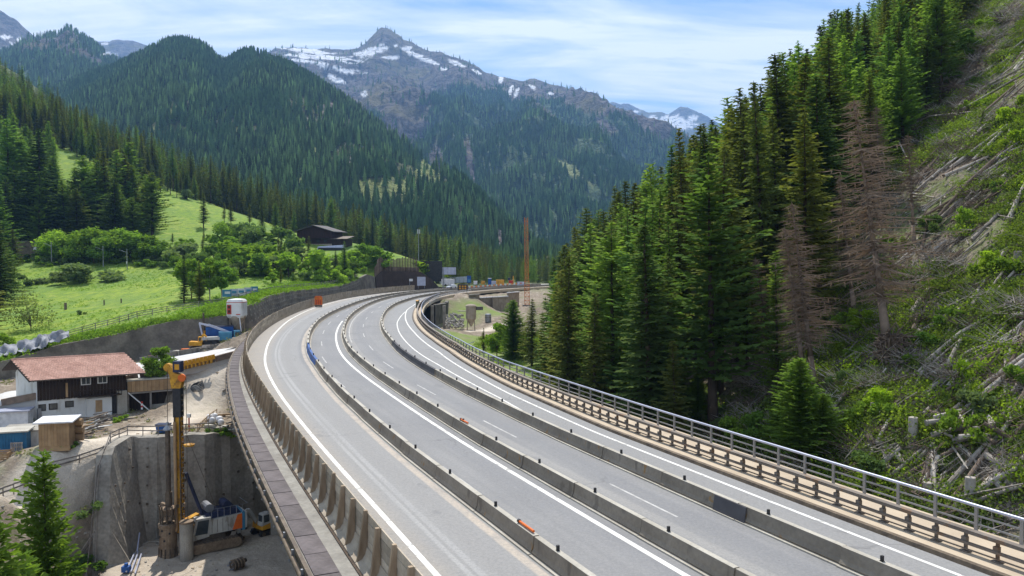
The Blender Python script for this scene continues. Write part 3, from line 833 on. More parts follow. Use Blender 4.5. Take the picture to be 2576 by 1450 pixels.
# ================================================================== MOUNTAINS
def mountain(name, prof, D, base_D, base_z, label, rows=90, cols=300, amp=18.0, freq=0.004, seed=1, curve=1.25, treeh=0, snow=(), rock=(), green=(), tree_line=None, mats=None, dfun=None, bump_edge=0.0):
    """ridge line seen against the sky at distance D, flank falling towards the camera to base_D and a back side"""
    pu = np.array([p[0] for p in prof], float); pv = np.array([p[1] for p in prof], float)
    us = np.linspace(pu[0], pu[-1], cols)
    vs = np.interp(us, pu, pv) + bump_edge * fbm(us * 0.05, us * 0 + 3.1, 4, seed + 50)
    Dr = np.full(cols, float(D)) if dfun is None else np.interp(us, *zip(*dfun))
    zr = CAM_H + (650 - vs) / FPX * Dr - treeh
    t = np.r_[np.linspace(0, 1, rows), 1.08, 1.25]
    X = np.zeros((len(t), cols)); Y = X.copy(); Z = X.copy()
    for i, tt in enumerate(t):
        Yd = base_D + (Dr - base_D) * tt
        X[i] = (us - 1288) / FPX * Yd; Y[i] = Yd
        if tt <= 1: Z[i] = base_z + (zr - base_z) * tt ** curve
        else: Z[i] = zr - (tt - 1) * (Dr - base_D) * 0.8
    w = np.sin(np.clip(t, 0, 1) * math.pi)[:, None] ** 0.7
    nz = fbm(X * freq, Y * freq * 0.6, 6, seed, True)
    Z += w * amp * nz
    X += w * amp * 0.5 * fbm(X * freq * 1.3, Y * freq, 4, seed + 7)
    n1, n2 = X.shape; I = np.arange(n1 * n2).reshape(n1, n2)
    F = np.stack([I[:-1, :-1], I[:-1, 1:], I[1:, 1:], I[1:, :-1]], -1).reshape(-1, 4)
    me = fast_mesh(name, np.c_[X.ravel(), Y.ravel(), Z.ravel()], F, True)
    pu_ = 1288 + X / Y * FPX; pv_ = 650 - (Z - CAM_H) / Y * FPX

    def blobs(lst, sd):
        m = np.zeros_like(X)
        for (cu, cv, ru, rv, *rest) in lst:
            ang = rest[0] if rest else 0.0; ca, sa = math.cos(R(ang)), math.sin(R(ang))
            a = ((pu_ - cu) * ca + (pv_ - cv) * sa) / ru; b_ = (-(pu_ - cu) * sa + (pv_ - cv) * ca) / rv
            d = np.sqrt(a * a + b_ * b_) + 0.75 * fbm(pu_ * 0.06, pv_ * 0.22, 4, sd)
            m = np.maximum(m, np.clip((1.15 - d) * 3.5, 0, 1))
        return m
    sn = blobs(snow, seed + 3); ro = blobs(rock, seed + 4); gr = blobs(green, seed + 5)
    if tree_line is not None:
        tl = np.interp(pu_, *zip(*tree_line)) + 22 * fbm(pu_ * 0.02, pv_ * 0.02, 4, seed + 9)
        ro = np.maximum(ro, np.clip((tl - pv_) / 8, 0, 1))
    add_mask(me, 'snow', sn.ravel()); add_mask(me, 'rock', ro.ravel()); add_mask(me, 'open', gr.ravel())
    me.materials.append(mats)
    o = bpy.data.objects.new(name, me); COL.objects.link(o); props(o, label, 'mountain', kind='structure')
    return dict(X=X, Y=Y, Z=Z, u=pu_, v=pv_, snow=sn, rock=ro, green=gr, t=t)


def mountain_material(name, soil1, soil2, rock1, rock2, grass, open1, sc):
    m, N, L = nodes(name)
    out = N.new('ShaderNodeOutputMaterial'); b = N.new('ShaderNodeBsdfPrincipled'); b.inputs['Roughness'].default_value = 0.9; b.inputs['Specular IOR Level'].default_value = 0.1
    tc = N.new('ShaderNodeTexCoord'); v = tc.outputs['Object']

    def noise(scale, detail=7, st=None, typ=None):
        vec = v
        if st:
            mp = N.new('ShaderNodeMapping'); mp.inputs['Scale'].default_value = st; L.new(v, mp.inputs[0]); vec = mp.outputs[0]
        n = N.new('ShaderNodeTexNoise'); n.inputs['Scale'].default_value = scale; n.inputs['Detail'].default_value = detail; n.inputs['Roughness'].default_value = 0.62; L.new(vec, n.inputs['Vector']); return n.outputs['Fac']

    def rng_(x, a, b_, c=0.0, d=1.0):
        n = N.new('ShaderNodeMapRange'); n.inputs['From Min'].default_value = a; n.inputs['From Max'].default_value = b_; n.inputs['To Min'].default_value = c; n.inputs['To Max'].default_value = d; L.new(x, n.inputs['Value']); return n.outputs[0]

    def mix(f, a, b_):
        n = N.new('ShaderNodeMixRGB')
        for k, x in (('Fac', f), ('Color1', a), ('Color2', b_)):
            if isinstance(x, (int, float)): n.inputs[k].default_value = x
            elif isinstance(x, tuple): n.inputs[k].default_value = x + (1,)
            else: L.new(x, n.inputs[k])
        return n.outputs[0]

    def attr(k):
        n = N.new('ShaderNodeAttribute'); n.attribute_name = k; return n.outputs['Fac']
    soil = mix(rng_(noise(sc * 1.0), .35, .65), soil1, soil2)
    rk = mix(rng_(noise(sc * 2.5, 9, (1, 1, 0.35)), .38, .62), rock1, rock2)
    rk = mix(rng_(noise(sc * 6, 9, (1, 1, 0.3)), .46, .60, 0, .9), rk, tuple(x * 0.5 for x in rock2))
    rk = mix(rng_(noise(sc * 0.8, 6), .50, .60, 0, .85), rk, grass)
    c = mix(attr('rock'), soil, rk)
    og = mix(rng_(noise(sc * 5, 6), .4, .6), open1, tuple(x * 0.7 for x in open1))
    c = mix(attr('open'), c, og)
    sn = N.new('ShaderNodeMath'); sn.operation = 'MULTIPLY'; sn.use_clamp = True; L.new(attr('snow'), sn.inputs[0]); L.new(rng_(noise(sc * 3.2, 7, (0.5, 1, 2.2)), .38, .46, 0, 1.2), sn.inputs[1])
    c = mix(sn.outputs[0], c, (0.86, 0.88, 0.92))
    L.new(c, b.inputs['Base Color'])
    bp = N.new('ShaderNodeBump'); bp.inputs['Strength'].default_value = 1.0; bp.inputs['Distance'].default_value = 0.30 / sc
    L.new(noise(sc * 4, 10), bp.inputs['Height']); L.new(bp.outputs[0], b.inputs['Normal'])
    L.new(b.outputs[0], out.inputs['Surface']); return m


mm_mid = mountain_material('mid_mountain_soil', (0.050, 0.065, 0.028), (0.085, 0.10, 0.04), (0.34, 0.30, 0.27), (0.20, 0.17, 0.15), (0.15, 0.17, 0.06), (0.24, 0.28, 0.095), 0.02)
mm_far = mountain_material('far_mountain_rock', (0.055, 0.095, 0.045), (0.09, 0.14, 0.06), (0.175, 0.155, 0.15), (0.085, 0.08, 0.085), (0.15, 0.135, 0.065), (0.26, 0.30, 0.12), 0.006)

midp = [(60, 300), (140, 222), (200, 196), (250, 176), (290, 166), (330, 148), (370, 128), (400, 114), (425, 102), (450, 96), (480, 100), (505, 104), (530, 118), (548, 135), (568, 152), (590, 142), (612, 128), (635, 121), (665, 126), (690, 138), (740, 160), (800, 195), (870, 240), (930, 285), (1000, 330), (1060, 375), (1110, 420), (1170, 455), (1230, 500), (1290, 560), (1340, 612), (1400, 650), (1480, 668)]
MID = mountain('wooded_mountain', midp, 1500, 560, -2, 'steep mountain covered in dark conifers in the middle distance', rows=120, cols=360, amp=42, freq=0.0055, seed=3, curve=1.15, treeh=14, mats=mm_mid,
               dfun=[(60, 1900), (450, 1700), (635, 1600), (1000, 1350), (1300, 1000), (1480, 850)],
               green=[(1075, 430, 30, 62, -38), (1000, 485, 70, 30, 10), (935, 478, 40, 26), (720, 545, 46, 9), (860, 560, 60, 9), (300, 470, 20, 12), (540, 410, 18, 12), (600, 330, 12, 14), (800, 380, 10, 30), (760, 460, 14, 26), (1180, 560, 30, 16), (350, 330, 20, 10), (1120, 640, 40, 10), (460, 340, 26, 14, -20), (400, 338, 48, 14, -15), (445, 280, 14, 14), (250, 545, 20, 10), (1040, 462, 30, 22), (930, 500, 26, 18), (1015, 470, 26, 20), (700, 620, 30, 8), (1000, 600, 60, 12), (1300, 655, 60, 10)],
               rock=[(835, 275, 26, 14), (660, 400, 22, 26), (560, 500, 18, 20), (880, 420, 10, 30), (1260, 600, 10, 30), (775, 330, 8, 26), (480, 258, 14, 10), (640, 410, 26, 12)])
farp = [(560, 160), (640, 150), (700, 136), (750, 128), (800, 129), (850, 131), (880, 130), (905, 127), (925, 118), (935, 106), (945, 96), (955, 86), (968, 80), (982, 82), (1000, 91), (1010, 97), (1014, 106), (1030, 113), (1045, 122), (1060, 132), (1100, 142), (1140, 152), (1180, 165), (1215, 182), (1250, 196), (1280, 202), (1315, 208), (1330, 203), (1360, 206), (1385, 216), (1410, 228), (1450, 243), (1480, 252), (1520, 268), (1560, 286), (1600, 300), (1660, 322), (1720, 352), (1800, 392), (1900, 440), (2000, 480)]
FAR = mountain('snowy_peak', farp, 4600, 1150, -4, 'high rocky ridge with snow patches and a square-topped summit', rows=230, cols=760, amp=210, freq=0.0021, seed=12, curve=1.35, treeh=0, mats=mm_far, bump_edge=5,
               dfun=[(560, 4700), (970, 4600), (1400, 4000), (2000, 3200)],
               snow=[(940, 136, 46, 10, -14), (830, 150, 80, 5, 6), (760, 146, 50, 5, 8), (775, 160, 50, 3, 8), (865, 181, 50, 5, 8), (848, 203, 22, 6, 25), (890, 160, 26, 4), (1060, 150, 34, 5, 22), (1020, 128, 14, 5), (1150, 165, 22, 5, 20), (1200, 185, 12, 4, 30), (1285, 232, 5, 15, 25), (1300, 236, 4, 13, 25), (1120, 178, 10, 4), (1085, 160, 20, 4, 20), (920, 240, 8, 8, 50), (1260, 205, 6, 8), (1340, 225, 10, 4, 30), (780, 135, 60, 5, 5), (985, 150, 30, 4), (1385, 240, 8, 3)],
               rock=[(1020, 300, 60, 80), (960, 230, 130, 60), (980, 370, 50, 60), (1100, 420, 16, 60, -8), (1380, 290, 60, 8, 40), (1180, 400, 12, 60, -10), (1520, 320, 40, 12, 35)],
               tree_line=[(560, 400), (880, 340), (1000, 250), (1080, 250), (1150, 222), (1250, 240), (1350, 262), (1450, 282), (1540, 302), (1700, 358), (2000, 500)],
               green=[(1430, 430, 44, 12, 38), (1480, 462, 14, 8, 30)])
backp = [(1440, 330), (1500, 268), (1530, 262), (1555, 262), (1580, 268), (1600, 276), (1625, 284), (1650, 287), (1680, 288), (1695, 278), (1708, 272), (1722, 273), (1740, 282), (1760, 284), (1800, 310), (1880, 350), (1960, 420), (2100, 480)]
BACK = mountain('distant_rocky_range', backp, 7600, 5200, 200, 'small distant rocky summits above a snow field at the valley head', rows=40, cols=200, amp=120, freq=0.0012, seed=23, curve=1.2, mats=mm_far, bump_edge=6,
                snow=[(1705, 315, 40, 12, 12), (1590, 285, 20, 3), (1740, 300, 14, 6), (1640, 300, 10, 4), (1690, 300, 26, 6)], rock=[(1700, 330, 400, 200)])
leftp = [(-160, -30), (-60, 6), (0, 28), (14, 33), (32, 44), (50, 55), (66, 70), (84, 86), (100, 98), (140, 125), (200, 160), (300, 200)]
LEFT = mountain('bare_brown_slope', leftp, 4200, 2400, 250, 'bare brown rocky slope with small snow patches at the far left', rows=60, cols=160, amp=90, freq=0.002, seed=31, curve=1.3, mats=mm_far, bump_edge=4,
                snow=[(50, 118, 14, 3, 20), (28, 100, 12, 4), (44, 135, 20, 3), (60, 108, 8, 5, -40), (20, 130, 10, 3)], rock=[(60, 80, 500, 300)])
peakp = [(-60, 190), (20, 140), (60, 110), (85, 104), (110, 97), (135, 98), (158, 99), (168, 92), (180, 84), (192, 86), (200, 91), (212, 94), (220, 97), (228, 110), (250, 124), (275, 142), (300, 158), (350, 180), (420, 210), (520, 260)]
PEAK = mountain('craggy_summit', peakp, 2700, 1500, 250, 'craggy rock summit with wooded flanks behind the left hill', rows=70, cols=240, amp=55, freq=0.004, seed=41, curve=1.15, mats=mm_far, bump_edge=7,
                rock=[(180, 115, 45, 34), (90, 120, 70, 26), (240, 150, 40, 12, 30)], snow=[(282, 146, 22, 5, 12)])
blunt = [(180, 150), (225, 113), (240, 111), (268, 112), (283, 114), (296, 107), (310, 106), (340, 109), (365, 115), (392, 126), (440, 150), (500, 190)]
mountain('blunt_far_mountain', blunt, 5600, 3800, 500, 'blunt blue-grey mountain with a snow patch in a saddle at left', rows=40, cols=140, amp=70, freq=0.002, seed=51, curve=1.2, mats=mm_far, bump_edge=3,
         snow=[(290, 147, 26, 6, 8), (262, 135, 8, 4), (275, 118, 8, 4)], rock=[(300, 150, 400, 300)])


# ================================================================== TREES
def conifer_mesh(seed, H=20.0, RAD=3.0, z0=0.12, kind='spruce', lod=1.0):
    """crown mesh of drooping sprays; every triangle is a small spray of twigs"""
    r_ = random.Random(seed); V = []; F = []

    def tri(a, b, c):
        n = len(V); V.extend((a, b, c)); F.append((n, n + 1, n + 2))
    young = kind == 'young'; kind = 'larch' if young else kind
    step = 0.23 if young else {'spruce': 0.40, 'larch': 0.46, 'dead': 0.44}[kind] / lod
    z = H * z0; lean = r_.uniform(-1, 1) * 0.02
    gaps = [r_.uniform(0, 6.28) for _ in range(3)]
    while z < H - 0.15:
        t = (z - H * z0) / (H * (1 - z0))
        base = (1 - t) ** (0.80 if kind == 'spruce' else 0.72)
        if t < 0.12: base *= 0.72 + t * 2.3
        rad = RAD * base * (0.86 + 0.28 * r_.random()) + 0.10
        nb = max(3, int((13 if young else 7.5 if kind != 'dead' else 8) * (0.55 + 0.45 * base) + r_.random()))
        a0 = r_.uniform(0, 6.28)
        for k in range(nb):
            az = a0 + 6.283 * k / nb + r_.uniform(-0.35, 0.35)
            L = rad * (r_.uniform(0.55, 1.15) if kind != 'dead' else r_.uniform(0.3, 1.2)) * (1.0 + 0.20 * math.sin(az * 1.0 + gaps[0] + z * 0.35) + 0.12 * math.sin(az * 3 + gaps[1] - z * 0.8))
            if not young and math.sin(z * 1.1 + gaps[2]) * math.cos(az + gaps[1] + z * .2) > 0.72: L *= 0.45
            if kind == 'larch' and not young and r_.random() < 0.16: L *= 0.5
            if kind == 'spruce' and r_.random() < 0.10: L *= r_.uniform(1.1, 1.3)
            dx, dy = math.cos(az), math.sin(az); sx, sy = -dy, dx
            slope = {'spruce': r_.uniform(-0.42, -0.15), 'larch': r_.uniform(-0.12, 0.18), 'dead': r_.uniform(-0.55, -0.05)}[kind] + t * 0.35
            seg = max(2, int(L / (0.21 if young else 0.42 if kind == 'spruce' else 0.40) * lod))
            zz_ = z + r_.uniform(-0.15, 0.15); px = lean * z; py = 0.0
            pts = []
            for j in range(seg + 1):
                s = j / seg; rr = L * s
                pts.append((px + dx * rr, py + dy * rr, zz_ + slope * rr + 0.16 * L * s * s))
            if kind == 'dead':
                w = 0.035 + 0.01 * L
                tri((pts[0][0] + sx * w, pts[0][1] + sy * w, pts[0][2]), (pts[0][0] - sx * w, pts[0][1] - sy * w, pts[0][2] - w), pts[-1])
                tri((pts[0][0], pts[0][1], pts[0][2] + w), (pts[0][0], pts[0][1], pts[0][2] - w * 1.5), pts[-1])
            for j in range(1, seg + 1):
                p = pts[j - 1]; q = pts[j]; s = j / seg
                w = (0.5 if young else 1.0) * (0.50 * (1.05 - s) + 0.20) * min(1.0, 0.45 + L * 0.35) * r_.uniform(0.7, 1.25)
                if kind == 'dead':
                    if r_.random() < 0.2: continue
                    for sg in (-1, 1):
                        ww = w * r_.uniform(0.7, 1.6); tip = (q[0] + sx * sg * ww + dx * 0.35, q[1] + sy * sg * ww + dy * 0.35, q[2] - 0.35 * ww - r_.random() * 0.25)
                        tri((p[0], p[1], p[2] + 0.03), (p[0] + dx * 0.055, p[1] + dy * 0.055, p[2] - 0.03), tip)
                    tri(p, (p[0] + dx * 0.07, p[1] + dy * 0.07, p[2]), (p[0] + dx * .1 + r_.uniform(-.1, .1), p[1] + dy * .1 + r_.uniform(-.1, .1), p[2] - r_.uniform(0.2, 0.55)))
                    continue
                dr = {'spruce': 0.42, 'larch': 0.22}[kind]
                for sg in (-1, 1):
                    ww = w * r_.uniform(0.75, 1.25)
                    a = (p[0] - dx * 0.05, p[1] - dy * 0.05, p[2] + 0.03); b = (q[0] + dx * 0.12, q[1] + dy * 0.12, q[2] + r_.uniform(-.04, .06))
                    tip = (q[0] + sx * sg * ww + dx * r_.uniform(0.0, 0.35), q[1] + sy * sg * ww + dy * r_.uniform(0, .35), q[2] - dr * ww + r_.uniform(-.1, .08))
                    tri(a, b, tip)
                if kind == 'spruce' or r_.random() < 0.7:
                    h = w * r_.uniform(0.35, 0.85)
                    tri(p, (q[0] + dx * 0.1, q[1] + dy * 0.1, q[2]), ((p[0] + q[0]) / 2 + r_.uniform(-.12, .12), (p[1] + q[1]) / 2 + r_.uniform(-.12, .12), (p[2] + q[2]) / 2 - h))
                if kind == 'larch' and r_.random() < 0.6:
                    tri(p, q, ((p[0] + q[0]) / 2 + r_.uniform(-.1, .1), (p[1] + q[1]) / 2 + r_.uniform(-.1, .1), (p[2] + q[2]) / 2 + w * 0.5))
        z += step * r_.uniform(0.75, 1.25) * (0.75 + 0.45 * (1 - t))
    tip = (lean * H, 0, H)
    for k in range(4):
        az = k * 1.57; tri(tip, (tip[0] + 0.13 * math.cos(az), 0.13 * math.sin(az), H - 0.9), (tip[0] + 0.13 * math.cos(az + 1.8), 0.13 * math.sin(az + 1.8), H - 0.9))
    return fast_mesh('crown', np.array(V), np.array(F)), lean


def trunk_mesh(H, r, lean, mat, n=7, top=0.97):
    mb = MB(); k = 5; pr = None
    for i in range(k + 1):
        z = H * top * i / k - (0.8 if i == 0 else 0); rad = r * (1 - 0.93 * i / k) * (1.25 if i == 0 else 1)
        cur = ((lean * z, 0, z), rad)
        if pr: mb.tube(pr[0], cur[0], pr[1], cur[1], n, True)
        pr = cur
    return mb.mesh('trunk', mat, smooth=True)


PROTO = {}


def make_proto(key, kind, seed, H, RAD, z0, mat, tmat=None, tr=None):
    cm, lean = conifer_mesh(seed, H, RAD, z0, kind)
    cm.materials.append(mat)
    PROTO[key] = (H, trunk_mesh(H, tr or H * 0.011 + 0.05, lean, tmat or bark), cm)


for i in range(6): make_proto('spruce%d' % i, 'spruce', 100 + i, 20, (2.6, 3.1, 2.3, 3.5, 2.8, 2.1)[i], (0.10, 0.2, 0.28, 0.08, 0.15, 0.34)[i], f_spruce)
for i in range(4): make_proto('larch%d' % i, 'larch', 200 + i, 20, (3.0, 3.7, 2.7, 3.3)[i], (0.12, 0.2, 0.28, 0.08)[i], f_larch)
for i in range(2): make_proto('young%d' % i, 'young', 250 + i, 13, (3.1, 2.8)[i], 0.02, f_young)
for i in range(3): make_proto('dead%d' % i, 'dead', 300 + i, 18, (3.6, 2.4, 2.9)[i], (0.20, 0.34, 0.25)[i], f_dead, bark_brown, 0.26)


def blob_mesh(seed, lobes, n, size, flat=0.8):
    """leafy crown: leaf clusters scattered through a few lobes"""
    r = np.random.default_rng(seed); V = []; w = np.array([l[3] ** 2 for l in lobes]); w = w / w.sum(); k = r.choice(len(lobes), n, p=w)
    L = np.array(lobes)[k]
    d = r.normal(size=(n, 3)); d /= np.linalg.norm(d, axis=1)[:, None]; rr = L[:, 3:4] * (0.5 + 0.75 * r.random((n, 1)) ** 0.9) * (1 + 0.30 * np.sin(d[:, :1] * 5 + k[:, None]) * np.cos(d[:, 1:2] * 6))
    c = L[:, :3] + d * rr * np.array([1, 1, flat])
    c = c[c[:, 2] > 0.05]; n = len(c)
    a = r.normal(size=(n, 3)); a /= np.linalg.norm(a, axis=1)[:, None]; b = np.cross(a, r.normal(size=(n, 3))); b /= np.linalg.norm(b, axis=1)[:, None]
    s = size * (0.6 + 0.8 * r.random((n, 1)))
    V = np.stack([c + a * s, c + b * s * 0.8, c - a * s * 0.9, c - b * s * 0.7], 1).reshape(-1, 3)
    return fast_mesh('crown', V, np.arange(n * 4).reshape(-1, 4))


def broad_proto(key, seed, lobes, n, size, mat, H, tmat=bark, stems=3, tr=0.12):
    cm = blob_mesh(seed, lobes, n, size); cm.materials.append(mat); mb = MB(); r_ = random.Random(seed)
    mb.tube((0, 0, -0.5), (0, 0, H * 0.35), tr, tr * 0.8, 6)
    for _ in range(stems + 3):
        l = r_.choice(lobes); mid = (l[0] * 0.4, l[1] * 0.4, H * 0.4)
        mb.tube((0, 0, H * r_.uniform(0.1, 0.33)), mid, tr * 0.7, tr * 0.5, 5); mb.tube(mid, (l[0], l[1], l[2] + l[3] * 0.5), tr * 0.5, tr * 0.15, 5)
    PROTO[key] = (H, mb.mesh('trunk', tmat), cm)


def lobes_round(seed, H, W, n, low=0.25):
    r_ = random.Random(seed); out = []
    for i in range(n):
        t = r_.random(); a = r_.uniform(0, 6.28); rr = W * 0.5 * math.sqrt(r_.random()) * (1 - 0.5 * abs(t - 0.4))
        out.append((rr * math.cos(a), rr * math.sin(a), H * (low + (0.82 - low) * t), r_.uniform(0.16, 0.26) * min(H, W) * 1.05))
    return out


broad_proto('leafy0', 1, lobes_round(1, 9, 7, 11), 3800, 0.26, f_leaf, 9)
broad_proto('leafy1', 2, lobes_round(2, 9, 5, 9, 0.2), 3200, 0.24, f_leaf, 9)
broad_proto('leafy2', 3, lobes_round(3, 9, 6, 10), 3400, 0.26, f_dark_leaf, 9)
broad_proto('bush0', 4, lobes_round(4, 3, 5, 9, 0.12), 1800, 0.2, f_dark_leaf, 3, stems=2, tr=0.05)
broad_proto('bush1', 5, lobes_round(5, 3, 6, 9, 0.12), 1800, 0.2, f_leaf, 3, stems=2, tr=0.05)
broad_proto('bush2', 6, lobes_round(6, 3, 4, 8, 0.15), 1600, 0.17, f_yellow_leaf, 3, stems=2, tr=0.05)
broad_proto('birch0', 7, lobes_round(7, 11, 4.5, 10, 0.3), 2600, 0.23, f_leaf, 11, birch)
broad_proto('willow0', 8, lobes_round(8, 6, 5.5, 12, 0.2), 1500, 0.13, f_pale_leaf, 6, bark_brown, 9, 0.07)
TREES = []      # every tree that stands alone: position for later checks


def put_tree(key, loc, h, label, group, name=None, cat=None, rz=None, tilt=(0, 0), wide=1.0):
    H, tm, cm = PROTO[key]; k = h / H
    nm = name or ('spruce_tree' if key.startswith('spruce') else 'larch_tree' if key.startswith(('larch', 'young')) else 'dead_spruce' if key.startswith('dead') else 'bush' if key.startswith('bush') else 'broadleaf_tree')
    o = bpy.data.objects.new(nm, None); o.empty_display_size = 0.5; COL.objects.link(o)
    o.location = tuple(float(c) for c in loc); o.scale = (k * wide, k * wide, k); o.rotation_mode = 'ZYX'
    o.rotation_euler = (tilt[0], tilt[1], random.uniform(0, 6.28) if rz is None else rz)
    props(o, label, cat or ('bush' if key.startswith('bush') else 'tree'), group)
    for n_, m_ in (('trunk', tm), ('crown', cm)):
        c = bpy.data.objects.new(n_, m_); COL.objects.link(c); c.parent = o
    TREES.append(o); return o


def far_tree(seed, H=20.0, Rr=3.0, layers=7, n=7):
    r_ = random.Random(seed); V = []; F = []
    for i in range(layers):
        t = i / layers; z = H * (0.08 + 0.9 * t); rr = Rr * (1 - t) ** 0.85 * r_.uniform(0.85, 1.1) + 0.15; h = H * 0.9 / layers * 1.7
        a0 = r_.uniform(0, 6); b = len(V); V.append((r_.uniform(-.1, .1), r_.uniform(-.1, .1), min(H, z + h)))
        for k in range(n * 2):
            a = a0 + math.pi * k / n; q = rr * (r_.uniform(0.85, 1.15) if k % 2 == 0 else r_.uniform(0.45, 0.7))
            V.append((q * math.cos(a), q * math.sin(a), z - (0.35 if k % 2 == 0 else -0.1) * rr * 0.5))
        for k in range(n * 2): F.append((b, b + 1 + k, b + 1 + (k + 1) % (n * 2)))
    return fast_mesh('far_conifer', np.array(V), np.array(F))


def hidden(me, mat, name):
    me.materials.clear(); me.materials.append(mat); return bpy.data.objects.new(name, me)   # a source shape only, never placed in the scene


f_far_l = foliage('distant_larch_foliage', (0.085, 0.15, 0.06), (0.12, 0.20, 0.075), objvar=0.35, transl=0.3, scale=0.2)
FARSRC = [hidden(far_tree(i, 20, (2.5, 3.1, 2.1)[i], 7), f_far, 'far_conifer_shape') for i in range(3)] + [hidden(far_tree(9, 17, 3.8, 5), f_far_l, 'far_larch_shape')]


def scatter(name, label, P, scale, rot, idx, srcs, cat=None):
    """one object: points that carry low trees or plants (geometry nodes)"""
    me = bpy.data.meshes.new(name); me.vertices.add(len(P)); me.vertices.foreach_set('co', np.ascontiguousarray(P, dtype=np.float32).ravel())
    add_mask(me, 'scl', scale); add_mask(me, 'rot', rot); add_mask(me, 'idx', idx)
    o = bpy.data.objects.new(name, me); COL.objects.link(o); props(o, label, cat or 'forest', kind='stuff')
    g = bpy.data.node_groups.new(name, 'GeometryNodeTree')
    g.interface.new_socket('Geometry', in_out='INPUT', socket_type='NodeSocketGeometry'); g.interface.new_socket('Geometry', in_out='OUTPUT', socket_type='NodeSocketGeometry')
    N, L = g.nodes, g.links; a = N.new('NodeGroupInput'); b = N.new('NodeGroupOutput'); ip = N.new('GeometryNodeInstanceOnPoints')
    gi = N.new('GeometryNodeGeometryToInstance')
    for s in reversed(srcs):
        oi = N.new('GeometryNodeObjectInfo'); oi.inputs[0].default_value = s; oi.inputs['As Instance'].default_value = True
        L.new(oi.outputs['Geometry'], gi.inputs[0])
    # one object info node gives one instance; joined they can be picked by index
    jn = N.new('GeometryNodeJoinGeometry')
    N.remove(gi)
    for oi in [n for n in N if n.bl_idname == 'GeometryNodeObjectInfo']: L.new(oi.outputs['Geometry'], jn.inputs[0])
    L.new(a.outputs[0], ip.inputs['Points']); L.new(jn.outputs[0], ip.inputs['Instance'])
    ip.inputs['Pick Instance'].default_value = True

    def named(k, ty='FLOAT'):
        n = N.new('GeometryNodeInputNamedAttribute'); n.data_type = ty; n.inputs['Name'].default_value = k; return n.outputs['Attribute']
    fi = N.new('FunctionNodeFloatToInt'); L.new(named('idx'), fi.inputs[0]); L.new(fi.outputs[0], ip.inputs['Instance Index'])
    cx = N.new('ShaderNodeCombineXYZ'); L.new(named('rot'), cx.inputs[2])
    er = N.new('FunctionNodeEulerToRotation'); L.new(cx.outputs[0], er.inputs[0]); L.new(er.outputs[0], ip.inputs['Rotation'])
    L.new(named('scl'), ip.inputs['Scale']); L.new(ip.outputs[0], b.inputs[0])
    md = o.modifiers.new('scatter', 'NODES'); md.node_group = g
    return o


def sample_mountain(M, n, keep, seed, umin=None, umax=None):
    r = np.random.default_rng(seed); X, Y, Z = M['X'], M['Y'], M['Z']; rows = int((M['t'] <= 1).sum()); cols = X.shape[1]
    # weight by plan area
    dA = np.abs((X[:rows - 1, 1:] - X[:rows - 1, :-1]) * (Y[1:rows, 1:] - Y[:rows - 1, 1:])); p = (dA / dA.sum()).ravel()
    k = r.choice(len(p), n, p=p); i, j = k // dA.shape[1], k % dA.shape[1]; a, b = r.random(n), r.random(n)

    def bl(Q): return (Q[i, j] * (1 - a) + Q[i + 1, j] * a) * (1 - b) + (Q[i, j + 1] * (1 - a) + Q[i + 1, j + 1] * a) * b
    x, y, z, u, v = bl(X), bl(Y), bl(Z), bl(M['u']), bl(M['v']); ms = np.maximum(bl(M['green']) * 0.93, np.maximum(bl(M['rock']) * keep, bl(M['snow'])))
    gap = np.clip((fbm(x * 0.011, y * 0.006, 4, seed + 2) - 0.22) * 5, 0, .8)
    ok = r.random(n) > np.maximum(ms, gap)
    return x[ok], y[ok], z[ok], u[ok], v[ok], r


def forest_on(M, n, keep, seed, name, label, sc=(0.7, 1.2), larch=0.32):
    x, y, z, u, v, r = sample_mountain(M, n, keep, seed)
    m = len(x); lar = (fbm(x * 0.008, y * 0.008, 3, seed) + r.normal(size=m) * 0.16) > (0.36 - larch)
    idx = np.where(lar, 3, r.integers(0, 3, m)); s = r.uniform(sc[0], sc[1], m)
    scatter(name, label, np.c_[x, y, z - 0.4], s, r.uniform(0, 6.28, m), idx, FARSRC)


forest_on(MID, 27000, 0.85, 5, 'mountain_forest', 'dark conifer forest covering the steep middle mountain', (0.75, 1.15))
forest_on(FAR, 66000, 0.985, 6, 'far_forest', 'blue-green conifer forest on the flanks below the snowy peak', (0.9, 1.5), 0.35)
forest_on(PEAK, 14000, 0.9, 7, 'peak_forest', 'hazy forest below the craggy summit at left', (0.8, 1.2), 0.1)

# ---- wooded hill behind the green spur and the valley floor: nearest trees stand alone, the rest is one forest
r = np.random.default_rng(77)
cand = []
n = 9000
yy = r.uniform(425, 712, n); kk = r.uniform(2, 420, n); xx = wall_x(yy) - kk; zz_ = up_ground(xx, yy)
for x, y, z in zip(xx, yy, zz_): cand.append((x, y, z - 0.3, r.uniform(16, 27)))
n = 5200
yy = r.uniform(345, 900, n); xx = r.uniform(-60, 230, n)
zl = low_ground(xx, yy); S2, O2 = to_line(xx, yy)
for x, y, z, s, o in zip(xx, yy, zl, S2, O2):
    if (abs(o) > 24 or s > 440) and x > wall_x(y) + 2 and (x / y) < 0.22 and (y > 400 or x / y < -0.02 or x / y > 0.1): cand.append((x, y, z - 0.3, r.uniform(9, 17)))
cand = np.array(cand)
